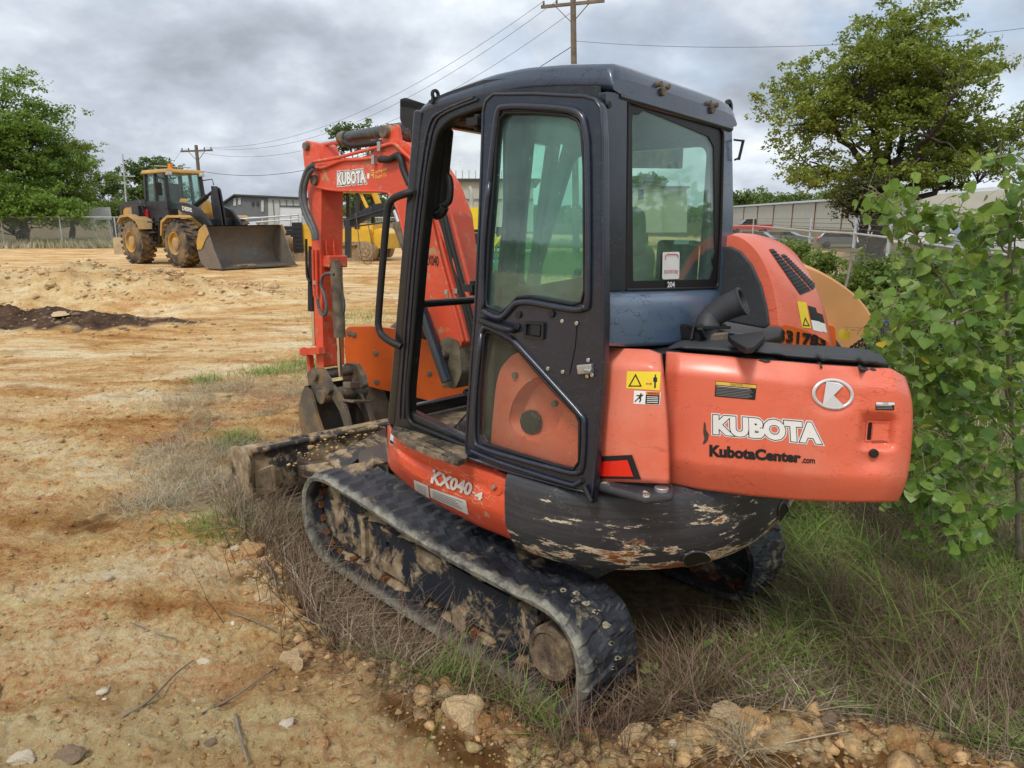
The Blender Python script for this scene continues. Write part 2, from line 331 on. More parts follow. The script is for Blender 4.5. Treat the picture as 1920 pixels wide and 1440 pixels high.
def m_mudmetal(name, lo, hi, base=(0.018, 0.022, 0.03)):
    m, N, L, b, v = newmat(name)
    f1 = ramp(N, L, noise(N, L, v, 4.0, 11, 0.72, 0.3), BW(lo, hi))
    mc = ramp(N, L, noise(N, L, v, 14, 6), [(0.3, (0.17, 0.115, 0.062)), (0.5, (0.30, 0.215, 0.125)), (0.7, (0.46, 0.36, 0.23))])
    L.new(mixc(N, L, f1, base, mc), b.inputs['Base Color'])
    L.new(ramp(N, L, f1, [(0, (0.4,) * 3), (1, (0.97,) * 3)]), b.inputs['Roughness'])
    bump(N, L, b, mth(N, L, 'ADD', mth(N, L, 'MULTIPLY', noise(N, L, v, 25, 8, 0.7), 0.5), mth(N, L, 'MULTIPLY', f1, 0.5)), 0.8, 0.015)
    return m
MAT['mudframe'] = m_mudmetal('mud_caked_track_frame', 0.50, 0.55)
MAT['mudblade'] = m_mudmetal('mud_caked_blade', 0.45, 0.50, (0.03, 0.028, 0.026))
MAT['hub'] = m_mudmetal('muddy_hub_cover', 0.44, 0.56, (0.085, 0.055, 0.038))
MAT['mud'] = m_mudmetal('caked_mud', 0.30, 0.40, (0.15, 0.09, 0.05))
MAT['floor_mat'] = m_mudmetal('dusty_floor_mat', 0.42, 0.60, (0.02, 0.02, 0.022))
MAT['clod'] = m_plain('crumbly_soil', (0.50, 0.32, 0.15), 0.95, 0, 0.5, 14, 1.0)
MAT['mud_pale'] = m_plain('pale_dried_mud', (0.36, 0.31, 0.22), 0.95, 0, 0.3, 20, 0.5)
MAT['rust'] = m_plain('rusty_iron', (0.22, 0.085, 0.03), 0.9, 0.1, 0.45, 14, 0.6)
MAT['slab'] = m_mudmetal('rusted_muddy_plate', 0.50, 0.60, (0.075, 0.05, 0.04))

# ------------------------------------------------------------------ mesh helpers
def link(name, me, mats, parent=None, label=None):
    o = bpy.data.objects.new(name, me); COL.objects.link(o)
    for m in (mats if isinstance(mats, (list, tuple)) else [mats]):
        if len(me.materials) < 8: me.materials.append(MAT[m] if isinstance(m, str) else m)
    if parent is not None: o.parent = parent
    if label: o['label'] = label
    return o
def tag(o, label=None, cat=None, group=None, kind=None):
    if label: o['label'] = label
    if cat: o['category'] = cat
    if group: o['group'] = group
    if kind: o['kind'] = kind
    return o
def thing(name, label, cat, loc=(0, 0, 0), rz=0.0, group=None):
    o = bpy.data.objects.new(name, None); COL.objects.link(o)
    o.empty_display_size = 0.2
    o.matrix_world = Matrix.Translation(Vector(loc)) @ Matrix.Rotation(rz, 4, 'Z')
    return tag(o, label, cat, group)
class MB:
    """mesh buffer: collects primitives, linked as ONE object"""
    def __init__(s): s.v = []; s.f = []; s.mi = []; s.smooth = []
    def add(s, vs, fs, smooth=False, mi=0):
        o = len(s.v); s.v.extend(tuple(x) for x in vs)
        for f in fs: s.f.append(tuple(o + i for i in f)); s.smooth.append(smooth); s.mi.append(mi)
        return s
    def box(s, c, size, rot=None, taper=1.0, mi=0):
        x, y, z = (k / 2 for k in size); c = Vector(c)
        vs = [Vector((i * x, j * y, k * z)) for k in (-1, 1) for j in (-1, 1) for i in (-1, 1)]
        if taper != 1.0:
            for q in vs[4:]: q.x *= taper; q.y *= taper
        if rot is not None: vs = [rot @ q for q in vs]
        return s.add([c + q for q in vs], [(0, 2, 3, 1), (4, 5, 7, 6), (0, 1, 5, 4), (2, 6, 7, 3), (0, 4, 6, 2), (1, 3, 7, 5)], mi=mi)
    def bar(s, a, b, w, h, up=(0, 0, 1), mi=0):
        a, b = Vector(a), Vector(b); d = (b - a).normalized(); upv = Vector(up)
        if abs(d.dot(upv)) > 0.98: upv = Vector((0, 1, 0))
        x = d.cross(upv).normalized() * w / 2; y = x.cross(d).normalized() * h / 2
        vs = [p + i * x + j * y for p in (a, b) for i, j in ((-1, -1), (1, -1), (1, 1), (-1, 1))]
        return s.add(vs, [(3, 2, 1, 0), (4, 5, 6, 7), (0, 1, 5, 4), (1, 2, 6, 5), (2, 3, 7, 6), (3, 0, 4, 7)], mi=mi)
    def tube(s, pts, r, n=10, cap=True, mi=0, spline=0):
        pts = [Vector(p) for p in pts]
        if spline: pts = catmull(pts, spline)
        rs = [r] * len(pts) if isinstance(r, (int, float)) else list(np.interp(np.linspace(0, 1, len(pts)), np.linspace(0, 1, len(r)), r))
        rings = []; prev = None
        for i, p in enumerate(pts):
            d = (pts[min(i + 1, len(pts) - 1)] - pts[max(i - 1, 0)]).normalized()
            if prev is None:
                a = d.cross(Vector((0, 0, 1)) if abs(d.z) < 0.9 else Vector((1, 0, 0))).normalized()
            else:
                a = (prev - d * prev.dot(d)).normalized()
            prev = a; b = d.cross(a)
            rings.append([p + (a * math.cos(t) + b * math.sin(t)) * rs[i] for t in [2 * math.pi * k / n for k in range(n)]])
        vs = [q for r_ in rings for q in r_]
        fs = [(i * n + k, i * n + (k + 1) % n, (i + 1) * n + (k + 1) % n, (i + 1) * n + k) for i in range(len(rings) - 1) for k in range(n)]
        s.add(vs, fs, True, mi)
        if cap:
            s.add(rings[0], [tuple(range(n - 1, -1, -1))], False, mi); s.add(rings[-1], [tuple(range(n))], False, mi)
        return s
    def lathe(s, a, b, prof, n=28, mi=0, smooth=False):
        """profile of (distance along a->b in metres, radius)"""
        a, b = Vector(a), Vector(b); d = (b - a).normalized()
        x = d.cross(Vector((0, 0, 1)) if abs(d.z) < 0.9 else Vector((1, 0, 0))).normalized(); y = d.cross(x)
        vs = [a + d * t + (x * math.cos(q) + y * math.sin(q)) * r for t, r in prof for q in [2 * math.pi * k / n for k in range(n)]]
        m = len(prof)
        fs = [(i * n + k, i * n + (k + 1) % n, (i + 1) * n + (k + 1) % n, (i + 1) * n + k) for i in range(m - 1) for k in range(n)]
        return s.add(vs, fs, smooth, mi)
    def cyl(s, a, b, r, n=20, mi=0, ch=0.0):
        l = (Vector(b) - Vector(a)).length; ch = ch or min(r * 0.08, l * 0.2)
        return s.lathe(a, b, [(0, 1e-5), (0, r - ch), (ch, r), (l - ch, r), (l, r - ch), (l, 1e-5)], n, mi)
    def loft(s, rings, cap=True, smooth=True, mi=0, closed=True):
        n = len(rings[0]); vs = [q for r_ in rings for q in r_]
        e = n if closed else n - 1
        s.add(vs, [(i * n + k, i * n + (k + 1) % n, (i + 1) * n + (k + 1) % n, (i + 1) * n + k) for i in range(len(rings) - 1) for k in range(e)], smooth, mi)
        if cap:
            s.add(rings[0], [tuple(range(n - 1, -1, -1))], False, mi); s.add(rings[-1], [tuple(range(n))], False, mi)
        return s
    def plate(s, outline, holes=(), ax=0, val=0.0, thick=0.05, mi=0):
        """outline in the two axes other than ax; from val to val+thick along ax"""
        loops = [list(outline)] + [list(h) for h in holes]
        oth = [i for i in (0, 1, 2) if i != ax]
        def P(q, t):
            r = [0, 0, 0]; r[ax] = t; r[oth[0]] = q[0]; r[oth[1]] = q[1]; return Vector(r)
        tris = tessellate_polygon([[Vector((q[0], q[1], 0)) for q in l] for l in loops])
        flat = [q for l in loops for q in l]; n = len(flat)
        vs = [P(q, val) for q in flat] + [P(q, val + thick) for q in flat]
        fs = [tuple(t) for t in tris] + [tuple(n + i for i in reversed(t)) for t in tris]
        k = 0
        for l in loops:
            m = len(l)
            fs += [(k + i, k + (i + 1) % m, n + k + (i + 1) % m, n + k + i) for i in range(m)]
            k += m
        return s.add(vs, fs, mi=mi)
    def build(s, name, mats, parent=None, bevel=0.0, seg=2, xf=None, label=None, weld=False, fixn=True):
        me = bpy.data.meshes.new(name)
        vs = s.v if xf is None else [tuple(xf @ Vector(q)) for q in s.v]
        me.from_pydata(vs, [], s.f)
        me.polygons.foreach_set('use_smooth', s.smooth); me.polygons.foreach_set('material_index', s.mi)
        me.update()
        if fixn:
            bm = bmesh.new(); bm.from_mesh(me)
            if weld: bmesh.ops.remove_doubles(bm, verts=bm.verts, dist=1e-5)
            bmesh.ops.recalc_face_normals(bm, faces=bm.faces); bm.to_mesh(me); bm.free()
        o = link(name, me, mats, parent, label)
        if bevel:
            b = o.modifiers.new('bevel', 'BEVEL'); b.width = bevel; b.segments = seg; b.limit_method = 'ANGLE'; b.angle_limit = rad(35)
            o.modifiers.new('wn', 'WEIGHTED_NORMAL')
            for p in me.polygons: p.use_smooth = True
        return o
def catmull(pts, k):
    out = []
    P = [pts[0]] + list(pts) + [pts[-1]]
    for i in range(1, len(P) - 2):
        a, b, c, d = P[i - 1], P[i], P[i + 1], P[i + 2]
        for j in range(k):
            t = j / k
            out.append(0.5 * ((2 * b) + (c - a) * t + (2 * a - 5 * b + 4 * c - d) * t * t + (3 * b - a - 3 * c + d) * t * t * t))
    out.append(P[-2]); return out
def rnd(pts, r, n=5):
    """round the corners of a 2-D polygon; r a number or one per corner"""
    out = []; m = len(pts)
    for i in range(m):
        p = Vector(pts[i][:2]); a = Vector(pts[i - 1][:2]); b = Vector(pts[(i + 1) % m][:2])
        rr = r[i] if isinstance(r, (list, tuple)) else r
        da, db = (a - p), (b - p); la, lb = da.length, db.length
        k = min(rr, la * 0.45, lb * 0.45)
        if k < 1e-4: out.append(tuple(p)); continue
        p0, p1 = p + da / la * k, p + db / lb * k
        for j in range(n + 1):
            t = j / n; out.append(tuple(p0 * (1 - t) ** 2 + p * 2 * t * (1 - t) + p1 * t * t))
    return out
def interp(poly, t):
    """point at t (0..1 of arc length) on a px polyline"""
    P = np.array(poly, float); d = np.r_[0, np.cumsum(np.hypot(*np.diff(P, axis=0).T))]; d /= d[-1]
    return np.interp(t, d, P[:, 0]), np.interp(t, d, P[:, 1])
# value noise for terrain and lumps
_H = np.random.default_rng(5).random((256, 256))
def vnoise(x, y):
    xi = np.floor(x).astype(int); yi = np.floor(y).astype(int); fx = x - xi; fy = y - yi
    fx = fx * fx * (3 - 2 * fx); fy = fy * fy * (3 - 2 * fy)
    a = _H[xi % 256, yi % 256]; b = _H[(xi + 1) % 256, yi % 256]; c = _H[xi % 256, (yi + 1) % 256]; d = _H[(xi + 1) % 256, (yi + 1) % 256]
    return (a * (1 - fx) + b * fx) * (1 - fy) + (c * (1 - fx) + d * fx) * fy - 0.5
def fbm(x, y, o=4, g=0.5):
    s = 0; a = 1
    for i in range(o):
        s = s + a * vnoise(x * 2 ** i + 17.3 * i, y * 2 ** i + 9.1 * i); a *= g
    return s
def sstep(a, b, x):
    t = np.clip((x - a) / (b - a), 0, 1); return t * t * (3 - 2 * t)
# ------------------------------------------------------------------ terrain
EX_O = Vector((0.153, 3.674, -0.196))
weed_px = [(425, 985), (480, 1050), (520, 1110), (555, 1180), (620, 1245), (760, 1290), (900, 1340), (1060, 1396), (1180, 1380), (1300, 1358), (1480, 1350), (1700, 1388), (1920, 1446)]
weed_poly = [tuple(WZ(u, v, -0.12).xy) for u, v in weed_px] + [(6, 1.2), (60, 6), (60, 40), (14, 30), (3.2, 9.0), (0.4, 7.2), (-0.9, 6.3)] + [tuple(WZ(u, v, -0.03).xy) for u, v in ((700, 740), (600, 830), (480, 870))]
def sdf(x, y, poly):
    P = np.array(poly); Q = np.roll(P, -1, 0)
    d = np.full(x.shape, 1e9); ins = np.zeros(x.shape, bool)
    for (ax, ay), (bx, by) in zip(P, Q):
        ex, ey = bx - ax, by - ay
        t = np.clip(((x - ax) * ex + (y - ay) * ey) / (ex * ex + ey * ey), 0, 1)
        d = np.minimum(d, np.hypot(x - ax - t * ex, y - ay - t * ey))
        c = ((ay > y) != (by > y)) & (x < (bx - ax) * (y - ay) / (by - ay + 1e-12) + ax)
        ins ^= c
    return np.where(ins, -d, d)
def gauss(x, y, cx, cy, sx, sy, rot=0.0):
    c, s = math.cos(rot), math.sin(rot)
    u = (x - cx) * c + (y - cy) * s; v = -(x - cx) * s + (y - cy) * c
    return np.exp(-0.5 * ((u / sx) ** 2 + (v / sy) ** 2))
pond_z = -0.12
def height(x, y):
    x = np.asarray(x, float); y = np.asarray(y, float)
    r = np.hypot(x, y)
    sd_ = sdf(x, y, weed_poly)
    near = sstep(14, 5, r)
    z = 0.14 * sstep(10, 20, y) * sstep(60, 34, y) * sstep(9, 2, x)
    edge = sd_ + 0.10 * fbm(x * 2.3, y * 2.3, 3)
    z = z - (0.155 * sstep(0.02, -0.32, edge)) * sstep(13, 7, y)
    z = z - 0.06 * sstep(0.7, 0.0, edge) * sstep(13, 7, y)
    rim = np.exp(-0.5 * ((edge - 0.07) / 0.07) ** 2) * near
    z = z + rim * 0.012 * (1 + 1.6 * fbm(x * 3.1, y * 3.1, 3))
    dirt = sstep(-0.1, 0.15, sd_)
    z = z + 0.055 * fbm(x * 0.6, y * 0.6, 3) * sstep(90, 20, r)
    lump = fbm(x * 5.5, y * 5.5, 4, 0.55)
    z = z + dirt * near * (0.046 * lump + 0.030 * np.abs(fbm(x * 15, y * 15, 3, 0.6)) + 0.011 * vnoise(x * 50, y * 50) + 0.016 * np.maximum(0, vnoise(x * 24 + 5, y * 24) - .12))
    clod = np.maximum(0, fbm(x * 8 + 31, y * 8, 3, 0.6) - 0.10)
    z = z + dirt * near * (0.075 * clod * (0.45 + 0.7 * sstep(0.6, 0.05, sd_)))
    z = z + (1 - dirt) * near * 0.02 * fbm(x * 4, y * 4, 3)
    # wheel ruts and track prints crossing the yard
    for ang, off, wd, am in ((0.50, -0.5, 0.45, 0.020), (0.18, 3.4, 0.6, 0.024), (-0.12, 6.2, 0.5, 0.02), (0.25, 8.6, 0.7, 0.03)):
        c, s = math.cos(ang), math.sin(ang)
        u = x * c + y * s; v = -x * s + y * c
        w = np.exp(-0.5 * ((v - off - 2.0 + 0.3 * vnoise(u * 0.4, v * 0 + 3)) / wd) ** 2)
        z = z - dirt * am * w * (1 + 0.5 * np.sin(u * 2 * math.pi / 0.17 + 2.2 * vnoise(u * .7, v * 2)) * sstep(-.25, .15, fbm(x * .9, y * .9, 2)) * sstep(9, 5, r))
    # spoil heaps and the water-filled pit on the left
    m = 0.52 * gauss(x, y, -10.2, 15.7, 3.4, 0.8, -0.04) + 0.18 * gauss(x, y, -8.0, 15.1, 1.6, 0.55)
    z = z + m * (1 + 0.55 * fbm(x * 1.6, y * 1.6, 4, 0.6))
    m2 = 0.26 * gauss(x, y, -8.0, 11.45, 1.75, 0.50, 0.0)
    z = z + m2 * (1 + 0.75 * fbm(x * 2.2, y * 2.2, 4, 0.6))
    z = z - 0.09 * gauss(x, y, 0.15, 2.05, 0.45, 0.28) - 0.05 * gauss(x, y, 0.9, 2.1, 0.6, 0.25)
    z = z - 0.55 * gauss(x, y, -10.6, 13.55, 2.6, 0.42, 0.0)
    # land falls away to the car park on the right
    z = z - 1.2 * gauss(x, y, 27, 72, 14, 14)
    z = z + 1.2 * sstep(150, 700, r) + 0 * r
    return z
def tscale(r):  return r
def build_terrain():
    r = np.concatenate([np.geomspace(0.6, 14, 640), np.geomspace(14.1, 3500, 170)])
    a = np.concatenate([np.linspace(-180, -50, 26)[:-1], np.linspace(-50, 50, 640), np.linspace(50, 180, 26)[1:]])
    A, R_ = np.meshgrid(np.radians(a[:-1]), r)
    x = R_ * np.sin(A); y = R_ * np.cos(A); z = height(x, y)
    nr, na = x.shape
    co = np.stack([x, y, z], -1).reshape(-1, 3)
    i = np.arange(nr - 1)[:, None]; j = np.arange(na)[None, :]
    q = np.stack([i * na + j, i * na + (j + 1) % na, (i + 1) * na + (j + 1) % na, (i + 1) * na + j], -1).reshape(-1, 4)
    c0 = len(co); co = np.vstack([co, [[0, 0, float(z[0].mean())]]])
    me = bpy.data.meshes.new('ground')
    me.vertices.add(len(co)); me.vertices.foreach_set('co', co.ravel())
    ntri = na; fan = np.stack([np.full(na, c0), (np.arange(na) + 1) % na, np.arange(na)], -1)
    me.loops.add(q.size + fan.size); me.loops.foreach_set('vertex_index', np.concatenate([q.ravel(), fan.ravel()]))
    me.polygons.add(len(q) + na)
    me.polygons.foreach_set('loop_start', np.concatenate([np.arange(len(q)) * 4, q.size + np.arange(na) * 3]))
    me.polygons.foreach_set('loop_total', np.concatenate([np.full(len(q), 4), np.full(na, 3)]))
    me.polygons.foreach_set('use_smooth', np.ones(len(q) + na, bool))
    xx, yy = co[:, 0], co[:, 1]
    sd_ = sdf(xx, yy, weed_poly)
    rr = np.hypot(xx, yy)
    n1 = fbm(xx * 1.3, yy * 1.3, 4)
    weed = sstep(0.10, -0.15, sd_ + 0.25 * n1)
    # grass beyond the yard fence and across the field on the right
    yard = sdf(xx, yy, [(-60, 38), (-60, -20), (8, -20), (8, 14), (16, 34), (22, 60), (30, 90), (-30, 90), (-14, 41)])
    field = sstep(-0.4, 0.8, yard + 1.2 * n1)
    weed = np.maximum(weed, field)
    dark = 1.2 * gauss(xx, yy, -8.0, 11.45, 1.95, 0.50, 0.0) * (1 + 0.7 * fbm(xx * 2.5, yy * 2.5, 3)) 
    dark = sstep(0.35, 0.6, dark)
    damp = np.zeros_like(xx)
    for u, v, s in ((900, 1395, .13), (760, 1340, .10), (850, 1370, .13), (1010, 1420, .12), (560, 905, .25), (180, 1015, .16), (470, 1110, .10), (420, 940, .2), (1450, 1400, .10)):
        p = WZ(u, v, -0.1); damp = damp + gauss(xx, yy, p.x, p.y, s, s * .8)
    for u in range(1080, 2000, 90):
        p = WZ(u, 1425, -0.1); damp = damp + .75 * gauss(xx, yy, p.x, p.y, .12, .10)
    pale = gauss(xx, yy, -10.2, 15.7, 4.2, 1.0) + gauss(xx, yy, -1.4, 1.9, .9, .3, .4)
    for nm, arr in (('weed', weed), ('dark', dark), ('damp', damp), ('pale', pale)):
        at = me.attributes.new(nm, 'FLOAT', 'POINT'); at.data.foreach_set('value', np.clip(arr, 0, 1).astype(np.float32))
    me.update(); me.validate()
    m, N, L, b, v = newmat('yard_dirt')
    def at(nm):
        n = N.new('ShaderNodeAttribute'); n.attribute_name = nm; return n.outputs['Fac']
    tan = ramp(N, L, noise(N, L, v, 0.8, 10, 0.62, 0.4, (0.55, 1.5, 1)), [(0.32, (0.46, 0.235, 0.095)), (0.42, (0.62, 0.375, 0.18)), (0.53, (0.76, 0.53, 0.30)), (0.68, (0.86, 0.70, 0.48))])
    fine = ramp(N, L, noise(N, L, v, 26, 8, 0.7), [(0.30, (0.22, 0.14, 0.08)), (0.48, (0.5, 0.5, 0.5)), (0.62, (0.62, 0.60, 0.57)), (0.75, (0.9, 0.86, 0.8))])
    tan = mixc(N, L, 0.75, tan, fine, 'OVERLAY')
    rut = ramp(N, L, noise(N, L, v, 1.6, 9, 0.68, 0.5, (0.45, 2.6, 1), (11, 3, 0), (0, 0, 0.22)), [(0.36, (0.24, 0.22, 0.20)), (0.48, (0.5, 0.5, 0.5)), (0.62, (0.66, 0.66, 0.66))])
    tan = mixc(N, L, 0.6, tan, rut, 'OVERLAY')
    grit = ramp(N, L, noise(N, L, v, 6.5, 14, 0.82, 0.0, (0.8, 1.3, 1), (7, 7, 0)), [(0.36, (0.20, 0.17, 0.14)), (0.46, (0.46, 0.46, 0.46)), (0.56, (0.56, 0.56, 0.56)), (0.68, (0.78, 0.77, 0.74))])
    tan = mixc(N, L, 0.85, tan, grit, 'OVERLAY')
    red = ramp(N, L, noise(N, L, v, 2.2, 7, 0.65, 0.3, (0.6, 1.4, 1), (5, 2, 0)), BW(0.50, 0.68))
    tan = mixc(N, L, mth(N, L, 'MULTIPLY', red, 0.78), tan, (0.36, 0.165, 0.055))
    crumb = ramp(N, L, noise(N, L, v, 70, 3, 0.6), [(0.32, (0.35, 0.35, 0.35)), (0.5, (0.5, 0.5, 0.5)), (0.7, (0.74, 0.74, 0.74))])
    tan = mixc(N, L, 0.6, tan, crumb, 'OVERLAY')
    tan = mixc(N, L, mth(N, L, 'MULTIPLY', at('pale'), 0.45), tan, (0.60, 0.50, 0.30))
    tan = mixc(N, L, mth(N, L, 'MULTIPLY', mth(N, L, 'MULTIPLY', at('damp'), 1.0), ramp(N, L, noise(N, L, v, 9, 6), BW(0.30, 0.55))), tan, (0.21, 0.105, 0.040))
    soil = ramp(N, L, noise(N, L, v, 14, 8, 0.7), [(0.35, (0.055, 0.036, 0.022)), (0.55, (0.15, 0.10, 0.06)), (0.7, (0.26, 0.20, 0.12))])
    grs = ramp(N, L, noise(N, L, v, 1.7, 9, 0.7), [(0.36, (0.07, 0.085, 0.025)), (0.5, (0.13, 0.12, 0.05)), (0.64, (0.24, 0.20, 0.11))])
    # far off the grass reads as green turf
    col = mixc(N, L, at('weed'), tan, mixc(N, L, ramp(N, L, noise(N, L, v, 0.9, 6), BW(0.45, 0.6)), soil, grs))
    drk = ramp(N, L, noise(N, L, v, 6, 9, 0.7), [(0.35, (0.045, 0.026, 0.018)), (0.55, (0.12, 0.072, 0.048)), (0.75, (0.22, 0.15, 0.10))])
    col = mixc(N, L, at('dark'), col, drk)
    hs = N.new('ShaderNodeHueSaturation'); hs.inputs['Saturation'].default_value = 1.07; hs.inputs['Hue'].default_value = 0.503; hs.inputs['Value'].default_value = 1.06; L.new(col, hs.inputs['Color'])
    L.new(hs.outputs[0], b.inputs['Base Color']); b.inputs['Roughness'].default_value = 0.95
    b.inputs['Specular IOR Level'].default_value = 0.2
    h = mth(N, L, 'ADD', mth(N, L, 'MULTIPLY', noise(N, L, v, 16, 10, 0.78), 0.6), mth(N, L, 'MULTIPLY', noise(N, L, v, 60, 6, 0.75), 0.4))
    bump(N, L, b, h, 1.0, 0.07)
    tag(link('ground', me, m), kind='structure')
build_terrain()
def gz(x, y): return float(height(np.array([x]), np.array([y]))[0])
def G3(x, y, dz=0.0): return Vector((x, y, gz(x, y) + dz))
def gpx(u, v):                     # ground point under a photograph pixel
    z = 0.0
    for _ in range(6):
        p = WZ(u, v, z); z = gz(p.x, p.y)
    return Vector((p.x, p.y, z))
# pond
mbw = MB()
mbw.add([(-18, 12.6, pond_z), (-7.2, 12.6, pond_z), (-7.2, 14.6, pond_z), (-18, 14.6, pond_z)], [(0, 1, 2, 3)])
mw, N_, L_, b_, v_ = newmat('muddy_water'); b_.inputs['Base Color'].default_value = (0.16, 0.15, 0.09, 1); b_.inputs['Roughness'].default_value = 0.06
tag(mbw.build('water', mw), kind='structure')
# ------------------------------------------------------------------ excavator
YAW = rad(4.23)
Mg = Matrix(((-0.6980217, -0.71586267, 0.01750254, EX_O.x), (0.71603909, -0.69752639, 0.02729407, EX_O.y), (-0.00733032, 0.03158436, 0.99947421, EX_O.z), (0, 0, 0, 1)))
Mu = Mg @ Matrix.Rotation(YAW, 4, 'Z')
RZ = Matrix.Rotation(YAW, 4, 'Z')
Mgi, Mui = Mg.inverted(), Mu.inverted()
def back(Mi, u, v, ax, val):
    o = Mi @ EYE; d = Mi.to_3x3() @ ray(u, v); t = (val - o[ax]) / d[ax]; return o + d * t
def A(u, v, ax, val): return back(Mui, u, v, ax, val)          # upper structure frame: x forward, y left, z up
def Gf(u, v, ax, val): return back(Mgi, u, v, ax, val)         # undercarriage frame
def A2(pts, ax, val):
    o = [i for i in (0, 1, 2) if i != ax]
    return [(lambda p: (p[o[0]], p[o[1]]))(A(u, v, ax, val)) for u, v in pts]
def G2(pts, ax, val):
    o = [i for i in (0, 1, 2) if i != ax]
    return [(lambda p: (p[o[0]], p[o[1]]))(Gf(u, v, ax, val)) for u, v in pts]
ex = thing('excavator', 'orange mini excavator on muddy rubber tracks with its dark cab door and rear hood open', 'excavator')
ex.matrix_world = Mg
def up(mb, name, mat, bevel=0.0, parent=None, label=None, **k):  # link a mesh given in upper frame coordinates
    return mb.build(name, mat, parent or ex, bevel, xf=RZ, label=label, **k)
def un(mb, name, mat, bevel=0.0, parent=None, label=None, **k):
    return mb.build(name, mat, parent or ex, bevel, label=label, **k)
EYE_L = Mgi @ EYE
def ray_l(u, v): return (Mgi.to_3x3() @ ray(u, v)).normalized()
_BV = {}
def bvh(o):
    if o.name not in _BV:
        me = o.data
        _BV[o.name] = BVHTree.FromPolygons([v.co for v in me.vertices], [tuple(p.vertices) for p in me.polygons])
    return _BV[o.name]
def hit(o, u, v):
    return bvh(o).ray_cast(EYE_L, ray_l(u, v))
def conform(o, pts, off):
    out = []; last = None
    for u, v in pts:
        h = hit(o, u, v)
        if h[0] is None: out.append(None); continue
        n = h[1]
        if n.dot(ray_l(u, v)) > 0: n = -n
        out.append(h[0] + n * off); last = out[-1]
    good = [p for p in out if p is not None]
    if not good: return None
    return [p if p is not None else good[0] for p in out]
def quadmap(q, s, t):               # q: TL, TR, BR, BL in px
    a = Vector(q[0]).lerp(Vector(q[1]), s); b = Vector(q[3]).lerp(Vector(q[2]), s)
    return a.lerp(b, t)
def sticker(o, q, mat, name='sticker', parent=None, off=0.0015, nx=6, ny=5, poly=None, r=0.0, label=None):
    """a flat print laid on part o, corners given where they stand on it; poly in 0..1 coordinates"""
    mb = MB()
    if poly is None:
        pts = [quadmap(q, i / nx, j / ny) for j in range(ny + 1) for i in range(nx + 1)]
        c = conform(o, pts, off)
        if c is None: return None
        mb.add(c, [(j * (nx + 1) + i, j * (nx + 1) + i + 1, (j + 1) * (nx + 1) + i + 1, (j + 1) * (nx + 1) + i) for j in range(ny) for i in range(nx)])
    else:
        polys = poly if isinstance(poly[0][0], (list, tuple)) else [poly]
        for pl in polys:
            tr = tessellate_polygon([[Vector((a, b, 0)) for a, b in pl]])
            c = conform(o, [quadmap(q, a, b) for a, b in pl], off)
            if c is None: return None
            mb.add(c, [tuple(t) for t in tr])
    return mb.build(name, mat, parent or ex, fixn=False, label=label)
_FC = {}
def text_mesh(s, bold=0.0, shear=0.0, space=1.0):
    k = (s, bold, shear, space)
    if k in _FC: return _FC[k]
    c = bpy.data.curves.new('t', 'FONT'); c.body = s; c.size = 1; c.offset = bold; c.shear = shear; c.space_character = space; c.resolution_u = 3
    o = bpy.data.objects.new('t', c); COL.objects.link(o)
    dg = bpy.context.evaluated_depsgraph_get(); dg.update()
    me = bpy.data.meshes.new_from_object(o.evaluated_get(dg))
    vs = [(v.co.x, v.co.y) for v in me.vertices]; fs = [tuple(p.vertices) for p in me.polygons]
    bpy.data.objects.remove(o); bpy.data.curves.remove(c); bpy.data.meshes.remove(me)
    _FC[k] = (vs, fs); return _FC[k]
def lettering(o, s, q, mat, name='lettering', parent=None, off=0.002, bold=0.0, shear=0.0, space=1.0, ref=None, label=None):
    vs, fs = text_mesh(s, bold, shear, space)
    rv = text_mesh(s, ref, shear, space)[0] if ref is not None else vs
    x0, x1 = min(a for a, b in rv), max(a for a, b in rv); y0, y1 = min(b for a, b in rv), max(b for a, b in rv)
    c = conform(o, [quadmap(q, (a - x0) / (x1 - x0), 1 - (b - y0) / (y1 - y0)) for a, b in vs], off)
    if c is None: return None
    mb = MB(); mb.add(c, fs)
    return mb.build(name, mat, parent or ex, fixn=False, label=label)

